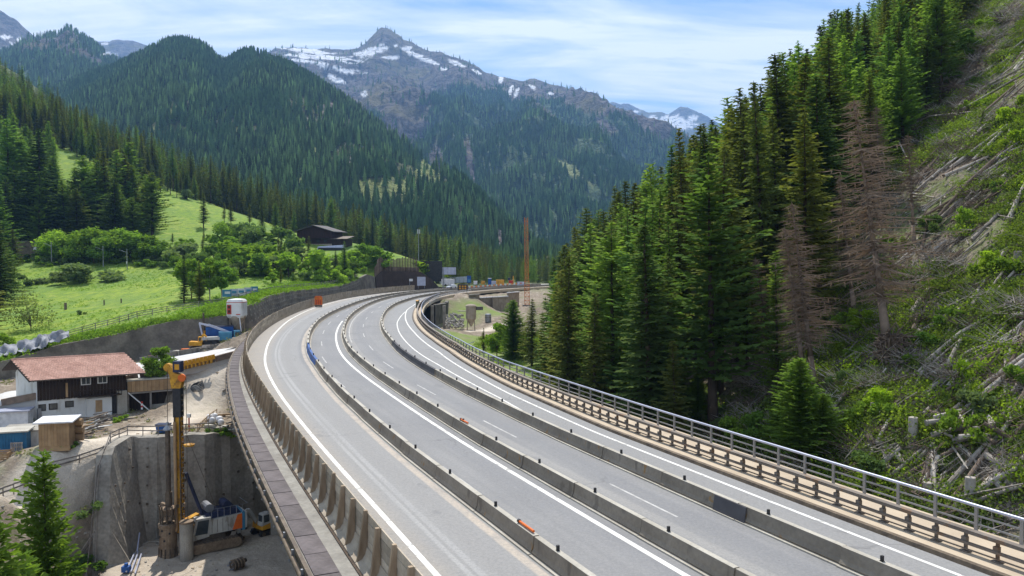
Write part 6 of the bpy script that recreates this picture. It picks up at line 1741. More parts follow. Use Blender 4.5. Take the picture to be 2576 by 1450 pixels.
    part('rail', MB().tube(P(3.5, 1.4, 4.5), P(7.7, 1.4, 4.5), .035, n=5), steel, body, True); part('rail', MB().tube(P(7.7, 1.4, 4.5), P(7.7, -1.4, 4.5), .035, n=5), steel, body, True)
    cab = part('cab', MB().hull([P(1.5, 1.5, 1.3), P(3.3, 1.5, 1.5), P(3.3, .3, 1.5), P(1.5, .3, 1.3)], [P(1.9, 1.5, 3.7), P(3.5, 1.5, 3.7), P(3.5, .3, 3.7), P(1.9, .3, 3.7)]), grey_panel, o, True)
    part('cab_window', MB().hull([P(1.75, 1.51, 1.9), P(3.1, 1.51, 1.9), P(3.3, 1.51, 3.45), P(2.1, 1.51, 3.45)], [P(1.75, 1.55, 1.9), P(3.1, 1.55, 1.9), P(3.3, 1.55, 3.45), P(2.1, 1.55, 3.45)]), glass, cab, True)
    part('cab_window', MB().hull([P(1.60, 1.35, 1.9), P(1.60, .45, 1.9), P(1.86, .45, 3.4), P(1.86, 1.35, 3.4)], [P(1.54, 1.35, 1.9), P(1.54, .45, 1.9), P(1.80, .45, 3.4), P(1.80, 1.35, 3.4)]), glass, cab, True)
    part('mast_mount', MB().beam((.7, .4, 2.2), P(3.0, -.4, 2.4), 1.1, 1.0).beam((.8, .3, 3.2), P(2.6, -.3, 3.6), .7, .6), orange_y, o, True)
    part('boom_cylinder', MB().tube(P(3.0, 0, 3.6), (1.2, .3, 8.9), .20, n=9), navy, o, True); part('cylinder_rod', MB().tube((1.3, .3, 8.7), (.9, .2, 9.3), .12, n=7), steel, o, True)
    tm = MB()
    for sg in (1, -1):
        tk = MB(); L_ = 5.6; c0 = 3.9; r0 = .55; loop_ = []
        for t in np.linspace(-math.pi / 2, math.pi / 2, 8): loop_.append((c0 + L_ / 2 - r0 + r0 * math.cos(t), r0 + r0 * math.sin(t)))
        for t in np.linspace(math.pi / 2, 3 * math.pi / 2, 8): loop_.append((c0 - L_ / 2 + r0 + r0 * math.cos(t), r0 + r0 * math.sin(t)))
        tk.hull([P(a, sg * 1.9 + .4, z) for a, z in loop_], [P(a, sg * 1.9 - .4, z) for a, z in loop_]); trk_ = part('crawler_track', tk, mud_steel, o, True)
        for k in range(11): part('track_pad', MB().beam(P(c0 - 2.2 + k * .45, sg * 1.9 + .42, 1.12), P(c0 - 2.2 + k * .45, sg * 1.9 - .42, 1.12), .3, .07), iron, trk_, True)
    part('undercarriage', MB().hull([P(2.4, 1.5, .5), P(5.4, 1.5, .5), P(5.4, -1.5, .5), P(2.4, -1.5, .5)], [P(2.8, 1.2, 1.7), P(5, 1.2, 1.7), P(5, -1.2, 1.7), P(2.8, -1.2, 1.7)]), iron, o, True)


rig()
q = solve_low(470, 1412, 60, 110); q[2] = PIT_Z
o = root('casing_tube', 'tall pale grey casing tube standing on the pit floor in front of the rig', 'pipe', q)
part('tube', MB().lathe((0, 0, -.2), [(.72, 0), (.72, 4.2), (.66, 4.2), (.64, 3.2)], 20), conc, o, True, smooth=False); part('rim', MB().lathe((0, 0, 3.95), [(.76, 0), (.76, .2), (.66, .22)], 20), mud_steel, o, True)
q = solve_low(410, 1372, 60, 110); q[2] = PIT_Z
o = root('spare_casing', 'muddy spare casing tube behind the rotary drive by the pit wall', 'pipe', (q[0], q[1] + .6, q[2])); part('tube', MB().lathe((0, 0, 0), [(.62, 0), (.62, 4.4), (.55, 4.4)], 16), foot_conc, o, True); part('flange', MB().lathe((0, 0, 4.3), [(.72, 0), (.72, .15), (.5, .16)], 16), iron, o, True)
# auger bucket lying on the pit floor
q = solve_low(598, 1434, 50, 110); q[2] = PIT_Z
o = root('drill_bucket', 'dark ribbed drill bucket lying on the pit floor', 'drill bucket', q, None, .9)
part('drum', MB().tube((-.7, 0, .55), (.6, 0, .65), .5, n=14), iron, o, True)
for k in range(4): part('rib', MB().tube((-.6 + k * .36, 0, .56), (-.5 + k * .36, 0, .57), .58, n=14), mud_steel, o, True)
part('stub', MB().tube((.6, 0, .65), (1.0, 0, .7), .22, n=10), iron, o, True)
for k in range(5): part('tooth', MB().beam((-.7, .4 * math.cos(k * 1.25), .55 + .4 * math.sin(k * 1.25)), (-.95, .45 * math.cos(k * 1.25), .5 + .45 * math.sin(k * 1.25)), .1, .12), steel, o, True)


def digger(name, label, p, rz, body_mat, arm_mat, s=1.0, reach=1.0, cat='excavator', up=0.0):
    o = root(name, label, cat, p, None, rz); o.scale = (s, s, s)
    for sg in (1, -1):
        t = part('crawler_track', MB().hull([(x, sg * .9 - .22, z) for x, z in ((-1.5, .35), (-1.3, 0), (1.3, 0), (1.5, .35), (1.3, .7), (-1.3, .7))], [(x, sg * .9 + .22, z) for x, z in ((-1.5, .35), (-1.3, 0), (1.3, 0), (1.5, .35), (1.3, .7), (-1.3, .7))]), black, o, True)
        for k in range(3): part('wheel', MB().tube((-1.0 + k, sg * 1.13, .35), (-1.0 + k, sg * 1.17, .35), .25, n=10), iron, t, True)
    part('chassis', MB().box((0, 0, .65), (1.8, 1.4, .4)), iron, o, True)
    part('body', MB().hull([(-1.8, -1.1, .9), (1.2, -1.1, .9), (1.2, 1.1, .9), (-1.8, 1.1, .9)][::-1], [(-1.7, -1.05, 1.9), (1.1, -1.05, 1.7), (1.1, 1.05, 1.7), (-1.7, 1.05, 1.9)][::-1]), body_mat, o, True)
    c = part('cab', MB().hull([(0, .05, 1.6), (1.25, .05, 1.4), (1.25, 1.1, 1.4), (0, 1.1, 1.6)][::-1], [(.05, .1, 2.9), (1.0, .1, 2.85), (1.0, 1.05, 2.85), (.05, 1.05, 2.9)][::-1]), arm_mat, o, True)
    part('cab_window', MB().box((.58, 1.09, 2.25), (.75, .05, .9)), glass, c, True); part('cab_window', MB().box((1.13, .58, 2.25), (.06, .75, .9)), glass, c, True); part('cab_window', MB().box((.58, .06, 2.3), (.75, .05, .8)), glass, c, True)
    r_ = reach
    part('boom', MB().beam((.9, -.4, 1.5), (2.6 * r_, -.4, 3.5 + up), .3, .45).beam((2.6 * r_, -.4, 3.5 + up), (3.9 * r_, -.4, 3.0 + up), .28, .38), arm_mat, o, True)
    part('stick', MB().beam((3.8 * r_, -.4, 3.1 + up), (4.2 * r_, -.4, .9 + up), .24, .32), arm_mat, o, True)
    part('bucket', MB().hull([(x, -.85, z + up) for x, z in ((4.2 * r_, 1.0), (4.5 * r_, .5), (4.1 * r_, .05), (3.5 * r_, .3), (3.9 * r_, .6))], [(x, .05, z + up) for x, z in ((4.2 * r_, 1.0), (4.5 * r_, .5), (4.1 * r_, .05), (3.5 * r_, .3), (3.9 * r_, .6))]), iron, o, True)
    part('hydraulic_ram', MB().tube((1.0, -.4, 1.3), (2.2 * r_, -.4, 2.9 + up), .08, n=6), steel, o, True)
    return o


q = solve_low(668, 1344, 60, 115); q[2] = PIT_Z; digger('small_excavator', 'grey-green excavator with a yellow side panel beside the bridge pier', q, R(-128), yellow, grey_panel, .95, .85)
q = solve_low(600, 1330, 60, 115); q[2] = PIT_Z
o = root('mini_loader', 'small muddy yellow loader at the foot of the pit wall', 'loader', q, None, .3); part('body', MB().box((0, 0, .75), (1.9, 1.1, .6)).box((-.4, 0, 1.2), (.8, .9, .5)), yellow, o, True); part('engine_cover', MB().box((.7, 0, 1.15), (.5, .8, .3)), iron, o, True)
for sx in (-.6, .6):
    for sy in (-.6, .6): part('wheel', MB().tube((sx, sy - .12, .4), (sx, sy + .12, .4), .4, n=12), black, o, True)
part('arm', MB().beam((-.8, 0, .9), (-2.0, 0, .5), .2, .25).box((-2.2, 0, .3), (.5, 1.3, .5)), iron, o, True)
# pipes and hoses at the bottom left corner
for i, (a, b_) in enumerate((((352, 1378), (345, 1400)), ((348, 1400), (330, 1450)), ((356, 1402), (340, 1452)), ((338, 1405), (318, 1452)))):
    p, q = solve_low(*a, 60, 110), solve_low(*b_, 60, 110); single('grout_pipe', MB().tube((p[0], p[1], PIT_Z + (1.6 if i == 0 else .35)), (q[0], q[1], PIT_Z + .3), .09, n=6), steel_pale, 'pale pipe lying on the pit floor by the lower left corner' if i else 'upright pale pipe stub in the lower left corner of the pit', 'pipe', group='pipes on the pit floor' if i else None)
p = solve_low(376, 1380, 60, 110); pts_ = [(p[0] + .9 * math.cos(t), p[1] + .8 * math.sin(t) + .5, PIT_Z + .15) for t in np.linspace(-.5, 3.4, 14)]; single('pale_hose', MB().pipe(pts_, .06, 5), conc_light, 'pale curved hose on the pit floor left of the rig', 'hose')
p = solve_low(318, 1446, 60, 110); single('blue_pump', MB().box((0, 0, .4), (.8, .6, .6)).tube((0, 0, .7), (0, 0, 1.0), .2, n=8), blue, 'small blue pump at the bottom edge of the pit', 'pump', (p[0], p[1], PIT_Z))
o = root('ladder', 'thin steel ladder leaning on the back wall of the pit', 'ladder', (-35.6, 97.6, PIT_Z))
for s_ in (-.2, .2): part('side_rail', MB().tube((s_, 0, 0), (s_, 1.0, 4.2), .035, n=5), steel, o, True)
for k in range(11): part('rung', MB().tube((-.2, .25 * k * .38, .35 + k * .36), (.2, .25 * k * .38, .35 + k * .36), .025, n=5), steel, o, True)

# ================================================================== MACHINES ON THE UPPER SITE
p = gz(597, 852, -2.6); p = np.array((p[0], p[1], low_at(p[0], p[1])))
silo = root('cement_silo', 'white site silo with red trim on pale legs in front of the retaining wall', 'silo', p)
ztop = 6.6
def rbox(r_, z, n=24): return [(r_ * math.copysign(abs(math.cos(t)) ** .38, math.cos(t)), r_ * math.copysign(abs(math.sin(t)) ** .38, math.sin(t)), z) for t in [2 * math.pi * k / n for k in range(n)]]
part('tank', MB().hull(rbox(1.35, 3.3), rbox(1.55, 3.7)).hull(rbox(1.55, 3.7), rbox(1.55, 6.2)).hull(rbox(1.55, 6.2), rbox(1.35, 6.6)).hull(rbox(1.35, 6.6), rbox(.5, 6.75)), white_paint, silo, True, smooth=False)
part('hopper', MB().lathe((0, 0, 0), [(.25, .9), (1.5, 3.3), (1.55, 3.65)], 20), foot_conc, silo, True)
for k in range(4):
    a = .78 + k * 1.571; part('leg', MB().tube((1.35 * math.cos(a), 1.35 * math.sin(a), -.4), (1.3 * math.cos(a), 1.3 * math.sin(a), 3.7), .12, n=6), foot_conc, silo, True)
    part('brace', MB().tube((1.35 * math.cos(a), 1.35 * math.sin(a), .6), (1.3 * math.cos(a + 1.571), 1.3 * math.sin(a + 1.571), 2.6), .05, n=5), foot_conc, silo, True)
part('red_door', MB().box((-.85, -1.56, 4.85), (.75, .12, 1.7)), red, silo, True); part('door_pane', MB().box((-.85, -1.63, 5.3), (.5, .05, .5)).box((-.85, -1.63, 4.5), (.5, .05, .5)), pm('dark_red_glass', (.10, .015, .02), (.06, .01, .01), 3, .3), silo, True)
part('red_band', MB().box((.75, -1.57, 3.95), (.75, .06, .14)), red, silo, True); part('red_band', MB().hull(rbox(1.57, 6.08), rbox(1.57, 6.18)), red, silo, True); part('discharge_pipe', MB().tube((.9, -1.3, 3.5), (1.3, -1.6, .3), .1, n=6), plastic_white, silo, True)
q = gz(630, 838, -2.3); single('pallet_of_bags', MB().box((0, 0, .25), (1.8, 1.2, .5)).box((0, 0, .6), (1.5, 1.0, .3)), yellow, 'yellow covered pallet between the silo and the plank fence', 'pallet', (q[0], q[1], low_at(q[0], q[1])))
# blue crane truck
q = gy(558, 868, 139.6); t_ = root('crane_truck', 'blue and grey crane truck parked below the retaining wall', 'truck', q, None, .35)
part('chassis', MB().box((0, 0, .7), (6.2, 1.6, .3)), black, t_, True); cb = part('cab', MB().hull([(2.0, -1.1, .6), (3.3, -1.1, .6), (3.3, 1.1, .6), (2.0, 1.1, .6)][::-1], [(2.0, -1.05, 2.5), (3.0, -1.05, 2.5), (3.0, 1.05, 2.5), (2.0, 1.05, 2.5)][::-1]), blue_light, t_, True)
part('windscreen', MB().box((3.2, 0, 1.95), (.08, 1.8, .8)), glass, cb, True); part('side_window', MB().box((2.6, -1.1, 1.9), (.8, .05, .7)), glass, cb, True)
part('crane_house', MB().box((.6, 0, 1.6), (2.2, 1.8, 1.4)), blue_light, t_, True); part('load_bed', MB().box((-1.8, 0, 1.25), (2.9, 2.0, .5)), grey_panel, t_, True)
for x in (-2.3, -1.2, 2.5):
    for sy in (-.95, .95): part('wheel', MB().tube((x, sy - .15, .45), (x, sy + .15, .45), .45, n=12), black, t_, True)
part('boom', MB().beam((1.2, 0, 2.2), (-2.2, 0, 3.6), .35, .4).beam((-2.2, 0, 3.5), (-3.7, .2, 3.9), .25, .3).beam((-3.6, .2, 3.9), (-3.2, .1, 1.9), .2, .25), steel_pale, t_, True)
q = gy(553, 858, 141.6); o = root('blue_site_container', 'royal blue site container against the retaining wall', 'container', q, None, .35)
part('body', MB().box((0, 0, 1.5), (4.6, 1.6, 2.2)), blue, o, True); part('roof_frame', MB().box((0, 0, 2.62), (4.7, 1.7, .12)), navy, o, True)
for k in range(10): part('rib', MB().box((-2.1 + k * .46, -.82, 1.5), (.16, .06, 1.9)), blue, o, True)
q = gy(498, 879, 138.2); digger('yellow_excavator', 'yellow-orange excavator working below the retaining wall', q, R(8), yellow, yellow, .75, .5)
for i, (u, v, nm) in enumerate(((513, 880, 'in front of the yellow excavator'), )):
    q = gz(u, v, -4.3); q[2] = low_at(q[0], q[1]); o = root('drill_mast', 'thin dark drill mast standing ' + nm, 'drill', q); part('mast', MB().box((0, 0, 2.9), (.22, .3, 5.8)), iron, o, True); part('base', MB().box((0, 0, .2), (1.2, 1.0, .5)), iron, o, True); part('carriage', MB().box((.2, 0, 2.2), (.3, .4, .9)), orange_y, o, True)
for i, (u, v) in enumerate(((320, 927), (412, 893), (545, 893), (597, 862), (606, 855), (356, 962), (430, 897))):
    q = gz(u, v, -4.0 if u > 380 else -5.2); q[2] = low_at(q[0], q[1]) + (.35 if v > 900 else 0); o = root('traffic_beacon', ('striped red and white beacon %s' % ('beside the access ramp' if u < 500 else 'near the top of the access ramp')), 'beacon', q, 'beacons of the access ramp' if u < 500 else 'beacons at the ramp top')
    for k in range(4): part('stripe_block', MB().box((0, 0, .25 + k * .28), (.24, .1, .28)), red if k % 2 else white_paint, o, True)
    part('foot', MB().box((0, 0, .06), (.5, .4, .12)), black, o, True)
random.seed(3)
for i in range(30):
    u = random.uniform(350, 520); v = 906 - (u - 350) * .17 + random.uniform(-7, 4); q = solve_low(u, v, 90, 150); m_ = random.choice((conc_dark, iron, conc, orange, wood_grey, conc_light)); s_ = random.uniform(.4, 1.3)
    single('site_material', MB().box((0, 0, s_ * .25), (s_ * 1.5, s_ * .7, s_ * .55)), m_, 'small block of building material heaped at the foot of the retaining wall', 'block', q, 'building material by the wall', random.uniform(-.5, .9))
q = solve_low(384, 925, 90, 150); o = root('concrete_pipe', 'short concrete pipe section beside the access ramp', 'pipe', q, None, .3); part('pipe', MB().tube((-.9, 0, .6), (.9, 0, .6), .6, n=16), conc_dark, o, True); part('pipe_mouth', MB().tube((.9, 0, .6), (.93, 0, .6), .42, n=16), black, o, True)

# netting on the slope at far left
NY = np.array([(-30, 880), (0, 872), (40, 862), (85, 850), (120, 838), (172, 830)]); NL = np.array([(-30, 908), (20, 894), (60, 886), (100, 878), (130, 862), (174, 850)])
nv = []; nc, nr = 34, 9
for j in range(nr):
    for i in range(nc):
        t = i / (nc - 1) * 5; f_ = j / (nr - 1); a_ = np.array([np.interp(t, range(6), NY[:, k]) for k in (0, 1)]); b__ = np.array([np.interp(t, range(6), NL[:, k]) for k in (0, 1)]); u, v = a_ * (1 - f_) + b__ * f_
        q = gy(u, v, 124 + t * 1.1 - f_ * 2.0); wv_ = .55 * math.sin(i * .9 + j * .5) * math.sin(j * .8 + 1) + .3 * math.sin(i * 2.3 + j * 1.7); nv.append((q[0] + .3 * wv_, q[1] - .8 * wv_, q[2] + .5 * wv_))
mb = MB().add(nv, [(j * nc + i, j * nc + i + 1, (j + 1) * nc + i + 1, (j + 1) * nc + i) for j in range(nr - 1) for i in range(nc - 1)])
single('safety_netting', mb, tarp, 'crumpled grey netting draped over the wall crest at the left edge', 'netting', smooth=True)

# fence above the wall, banners, posts
fw = []
for u, v, Y in ((172, 838, 137), (240, 822, 143), (300, 802, 148), (345, 784, 153), (420, 776, 157), (500, 770, 160), (560, 755, 165), (620, 740, 172), (690, 728, 190), (740, 718, 206), (800, 712, 226), (870, 703, 250), (900, 695, 262)):
    q = gy(u, v, Y); fw.append(np.array((q[0], q[1], max(up_at(q[0], q[1]), q[2] - 1.2))))
rail_fence('meadow_fence', 'long weathered three-rail timber fence above the retaining wall', fw, 1.25, (.35, .75, 1.15), 2.6, wood_grey, .12, rw_=.12)
for i, (u, w_, m_) in enumerate(((571, 2.4, blue_light), (588, 2.0, steel_pale), (606, 2.4, plastic_white), (624, 2.0, steel_pale), (640, 2.0, blue_light))):
    q = gy(u, 744 - i * 1.5, 166 + i * 3); z = up_at(q[0], q[1]); o = root('fence_banner', ('leftmost blue', 'second pale', 'third white', 'fourth pale', 'rightmost blue')[i] + ' banner on the meadow fence', 'banner', (q[0], q[1], max(z, q[2] - .6)), None, .25)
    part('banner_cloth', MB().box((0, 0, 1.1), (w_ * .75, .04, 1.5)), m_, o, True); part('emblem', MB().box((.1, -.03, 1.2), (w_ * .45, .03, .5)), plastic_white if m_ is blue_light else blue_light, o, True)
    for sx in (-1, 1): part('pole', MB().tube((sx * w_ * .38, 0, 0), (sx * w_ * .38, 0, 1.9), .04, n=5), steel, o, True)
for i, (u, v, h, w_) in enumerate(((165, 781, 1.5, .5), (262, 769, 1.1, .22), (305, 763, 1.0, .22))):
    q = solve_up(u, v, 135); single('meadow_post', MB().box((0, 0, h / 2 - .2), (w_, .2, h + .4)), bark_brown, ('broad grey', 'thin middle', 'thin right')[i] + ' post standing in the open meadow', 'post', q)

# railway behind the meadow
for i, (u, vb, vt) in enumerate(((260, 672, 620), (320, 680, 628), (364, 660, 612), (130, 668, 610))):
    q = solve_up(u, vb, 200, 330); h = (vb - vt) / FPX * q[1]; o = root('catenary_mast', 'grey railway catenary mast ' + ('left of the middle one', 'with a small white plate', 'at the right of the pair', 'half hidden by the left bushes')[i], 'mast', q, None)
    part('pole', MB().tube((0, 0, -.5), (0, 0, h), .16, .12, 6), steel, o, True); part('bracket', MB().beam((0, 0, h * .82), (-2.2, -.3, h * .95), .08, .08), steel, o, True)
    if i == 1: part('plate', MB().box((0, -.2, h * .33), (.35, .05, .7)), white_paint, o, True)
def wires(name, label, a, b_, sag, r_=0.03, n=14):
    a, b_ = np.array(a, float), np.array(b_, float); pts_ = [a + (b_ - a) * t + (0, 0, -4 * sag * t * (1 - t)) for t in np.linspace(0, 1, n)]
    single(name, MB().pipe(pts_, r_, 4), iron, label, 'wire')
wires('overhead_wire', 'upper overhead railway wire crossing behind the meadow', gy(20, 606, 262), gy(330, 612, 258), .4); wires('overhead_wire', 'lower overhead railway wire crossing behind the meadow', gy(20, 612, 262), gy(400, 616, 262), .4)
q = gy(88, 640, 268); bw = root('railway_wall', 'dark railway underpass wall with white graffiti behind the left bushes', 'wall', (q[0], q[1], q[2] - 1)); part('wall_face', MB().box((0, 0, 2.6), (15, .6, 5.2)), iron, bw, True); part('parapet', MB().box((0, -.1, 5.3), (17, 1.0, .3)), conc_dark, bw, True)
for x, z in ((-.2, 3.2), (2.4, 3.3)): part('graffiti', MB().hull([(x, -.32, z), (x + .9, -.32, z + .5), (x + 1.0, -.32, z - .8), (x + .3, -.32, z - .5), (x - .2, -.32, z - 1.0)], [(x, -.34, z), (x + .9, -.34, z + .5), (x + 1.0, -.34, z - .8), (x + .3, -.34, z - .5), (x - .2, -.34, z - 1.0)]), plastic_white, bw, True)

# upper farmhouse on the spur
q = gy(805, 604, 330); uz = up_at(q[0], q[1]); fh = root('dark_barn', 'dark timber barn with a low gable on top of the green spur', 'barn', (q[0], q[1], uz), None, -.25)
part('wall', MB().box((0, 0, 1.2), (15.5, 10, 6.4)).hull([(-7.75, -5, 4.4), (7.75, -5, 4.4), (0, -5, 6.6)], [(-7.75, 5, 4.4), (7.75, 5, 4.4), (0, 5, 6.6)]), pm('dark_red_brown_boards', (.05, .022, .02), (.03, .016, .014), 1, .9, stretch=(2, 2, .4)), fh, True)
rf = part('roof', MB().hull([(-9.3, -6.2, 3.9), (0, -6.2, 6.6), (0, -6.2, 6.9), (-9.3, -6.2, 4.2)], [(-9.3, 6, 3.9), (0, 6, 6.6), (0, 6, 6.9), (-9.3, 6, 4.2)]).hull([(0, -6.2, 6.6), (9.3, -6.2, 3.9), (9.3, -6.2, 4.2), (0, -6.2, 6.9)], [(0, 6, 6.6), (9.3, 6, 3.9), (9.3, 6, 4.2), (0, 6, 6.9)]), pm('dark_roof_sheet', (.12, .105, .10), (.08, .07, .068), 1, .8), fh, True)
for x in (-5, -1.6, 1.8, 5): part('window', MB().box((x, -5.05, .3), (1.2, .1, 1.0)), glass, fh, True)
part('balcony', MB().box((0, -5.6, 1.5), (14, 1.1, .2)), wood_dark, fh, True); part('plinth', MB().box((0, -.1, -1.6), (15.7, 10.2, 1.6)), foot_conc, fh, True)
q2 = gy(850, 612, 326); ax = root('barn_annex', 'lower dark annex with a pale roof edge right of the barn', 'barn', (q2[0], q2[1], up_at(q2[0], q2[1])), None, -.25); part('wall', MB().box((0, 0, .6), (10, 6, 3.6)), wood_dark, ax, True); part('roof', MB().hull([(-5.8, -3.6, 2.2), (-5.8, 3.4, 3.4), (-5.8, 3.4, 3.6), (-5.8, -3.6, 2.4)], [(5.8, -3.6, 2.2), (5.8, 3.4, 3.4), (5.8, 3.4, 3.6), (5.8, -3.6, 2.4)]), iron, ax, True)
q3 = gy(833, 622, 318); cv = root('covered_pile', 'long pile under a pale blue sheet on the slope below the barn', 'pile', (q3[0], q3[1], up_at(q3[0], q3[1]) - .2), None, .35); part('sheet', MB().hull([(-5.5, -1.5, 0), (-5.2, -.8, 1.3), (-5.2, .8, 1.3), (-5.5, 1.5, 0)], [(5.5, -1.5, .6), (5.2, -.8, 2.0), (5.2, .8, 2.0), (5.5, 1.5, .6)]), steel_pale, cv, True); part('dark_side', MB().box((0, -1.6, .1), (10.5, .3, 1.4)), black, cv, True)
for i, (u, vb, vt, Y) in enumerate(((934, 690, 640, 300), (942, 692, 650, 300), (1053, 660, 578, 345))):
    q = gy(u, vb, Y); h = (vb - vt) / FPX * Y; o = root('utility_pole', ('left pole above the end of the retaining wall', 'right pole above the end of the retaining wall', 'tall slim radio mast behind the pile row')[i], 'pole', q); part('pole', MB().tube((0, 0, -1), (0, 0, h), .2 if i < 2 else .28, .12, 6), steel if i == 2 else bark_brown, o, True)
    if i == 2:
        for a in (0, 2.1, 4.2): part('antenna', MB().box((.5 * math.cos(a), .5 * math.sin(a), h - .9), (.3, .2, 1.8)), plastic_white, o, True)
    else: part('crossarm', MB().box((0, 0, h - .5), (1.4, .12, .12)), bark_brown, o, True)

# ================================================================== FAR END OF THE MOTORWAY
def sign_board(name, label, u, vb, vt, w_px, Y, mat, legs=2, cat='sign', bh=None, post_mat=None, rz=0):
    q = gy(u, vb, Y); k = Y / FPX; h = (vb - vt) * k; w_ = w_px * k; bh = (bh * k) if bh else h * .85; o = root(name, label, cat, q, None, rz)
    part('board', MB().box((0, 0, h - bh / 2), (w_, .12, bh)), mat, o, True); part('frame', MB().box((0, .09, h - bh / 2), (w_ + .14, .08, bh + .14)), iron, o, True)
    for i in range(legs): part('leg', MB().tube((-w_ * .38 + i * w_ * .76 / max(1, legs - 1), .12, -.5), (-w_ * .38 + i * w_ * .76 / max(1, legs - 1), .12, h - .1), .09, n=6), post_mat or steel, o, True)
    return o


sb = sign_board('road_sign', 'large blank pale grey board on legs left of the far carriageway', 1060, 723, 697, 21, 292, steel_pale, bh=22)
gs = sign_board('gantry_sign', 'big pale overhead sign seen from behind on a single pole', 1130, 726, 673, 34, 300, steel_pale, 1, bh=18)
for k in range(4): part('stiffener', MB().box((-2.0 + k * 1.33, -.1, (726 - 673) * 300 / FPX - 1.35), (.1, .08, 2.6)), steel, gs, True)
part('pole', MB().tube((-2.3, 0, 0), (-2.3, 0, 7.9), .2, n=8), steel, gs, True)
sign_board('small_sign', 'small white sign on a leaning stay beside the plank fence', 1034, 716, 702, 9, 285, plastic_white, 1, bh=6)
bs = sign_board('blue_sign', 'blue and white roadside sign behind the light board', 1180, 716, 694, 10, 318, blue, bh=18); part('white_field', MB().box((0, -.08, (716 - 694) * 318 / FPX - 2.0), (1.2, .06, 1.2)), blue_light, bs, True)
mt = sign_board('matrix_sign', 'black message board showing three amber blocks', 1164, 737, 716, 25, 275, black, bh=15)
for k in range(3):
    for j in range(2): part('amber_block', MB().box((-.95 + k * .95, -.09, (737 - 716) * 275 / FPX - .65 - j * .75), (.6, .05, .55)), yellow, mt, True)
ob = root('warning_trailer', 'orange warning board trailer at the left edge of the left lane', 'warning board', sp(254, 11.5, ZR), None, sdir(254) - 1.57)
part('board', MB().box((0, 0, 1.5), (1.9, .12, 1.9)), orange, ob, True); part('lamp_bar', MB().box((0, 0, 2.6), (1.5, .15, .25)), orange, ob, True); part('base', MB().box((0, .3, .3), (1.6, 1.0, .4)), iron, ob, True)
for sx in (-.7, .7): part('wheel', MB().tube((sx - .08, .3, .3), (sx + .08, .3, .3), .28, n=10), black, ob, True); part('lamp', MB().tube((sx * .8, -.1, 2.1), (sx * .8, -.13, 2.1), .16, n=10), yellow, ob, True)
for k in range(3): part('stripe', MB().box((-.5 + k * .5, -.07, 1.2), (.16, .03, 1.1)), red, ob, True)


def car(label, q, rz, mat, s=1.0, cat='car'):
    o = root('parked_car', label, cat, q, None, rz); o.scale = (s, s, s)
    b_ = part('body', MB().hull([(-2.1, -.85, .3), (2.1, -.85, .3), (2.15, -.85, .75), (1.2, -.85, .95), (-2.1, -.85, 1.0)], [(-2.1, .85, .3), (2.1, .85, .3), (2.15, .85, .75), (1.2, .85, .95), (-2.1, .85, 1.0)]), mat, o, True)
    part('roof', MB().hull([(-1.8, -.78, .95), (1.2, -.78, .9), (.4, -.68, 1.45), (-1.5, -.68, 1.48)], [(-1.8, .78, .95), (1.2, .78, .9), (.4, .68, 1.45), (-1.5, .68, 1.48)]), mat, o, True)
    part('side_window', MB().box((-.4, -.77, 1.2), (1.9, .06, .35)), glass, o, True); part('windscreen', MB().hull([(1.22, -.7, .95), (1.22, .7, .95), (.5, .62, 1.4), (.5, -.62, 1.4)], [(1.27, -.7, .96), (1.27, .7, .96), (.55, .62, 1.42), (.55, -.62, 1.42)]), glass, o, True)
    for x in (-1.3, 1.3):
        for sy in (-.85, .85): w_ = part('wheel', MB().tube((x, sy - .1, .33), (x, sy + .1, .33), .33, n=12), black, o, True)
    for sy in (-.6, .6): part('headlight', MB().box((2.13, sy, .68), (.06, .3, .15)), plastic_white, o, True)
    return o


q = gy(1136, 726, 300); car('white car parked beside the far carriageway under the gantry sign', (q[0], q[1], q[2]), -2.2, car_white)
q = gy(1127, 720, 308); o = root('site_trailer', 'white site trailer standing behind the white car', 'trailer', q, None, .1); part('box', MB().box((0, 0, 1.6), (5, 2, 2.2)), plastic_white, o, True)
for x in (-1, 1): part('wheel', MB().tube((x, -1.05, .4), (x, -.85, .4), .4, n=10), black, o, True)
# noise barrier and far carriageway on the left branch
ns = root('noise_barrier', 'low grey noise barrier behind the gantry sign', 'barrier', gy(1140, 715, 345))
for k in range(8):
    a, b_ = gy(1106 + k * 10, 713 - k * .6, 350), gy(1115.5 + k * 10, 712.6 - k * .6, 350); part('panel', MB().beam((a[0], a[1], a[2] + 1), (b_[0], b_[1], b_[2] + 1), .2, 2.6), steel_pale, ns)
# roadworks beyond: barriers of the far carriageway, huts, machines
for i in range(26):
    u = 1176 + i * 5.6; q = gy(u, 727 - i * .42, 285 + i * 1.6); o = root('striped_barrier', 'red and white striped barrier board along the far roadworks', 'barrier', q, 'striped boards of the far roadworks')
    part('board', MB().box((0, 0, .6), (.42, .1, .6)), plastic_white if i % 2 else orange, o, True)
q = gy(1258, 716, 320); o = root('yellow_container', 'yellow site container at the far roadworks', 'container', q); part('body', MB().box((0, 0, .9), (3.2, 2.0, 1.9)), yellow, o, True); part('door', MB().box((-.8, -1.02, .8), (.7, .06, 1.5)), orange_y, o, True)
q = gy(1285, 716, 325); o = root('far_drill_machine', 'blue, red and yellow machine at the far roadworks', 'machine', q); part('body', MB().box((0, 0, 1.0), (1.7, 1.5, 1.3)), red, o, True); part('mast', MB().box((1.0, 0, 1.8), (.4, .4, 3.2)), yellow, o, True); part('cab', MB().box((-.7, 0, 2.2), (.9, 1.1, 1.1)), navy, o, True)
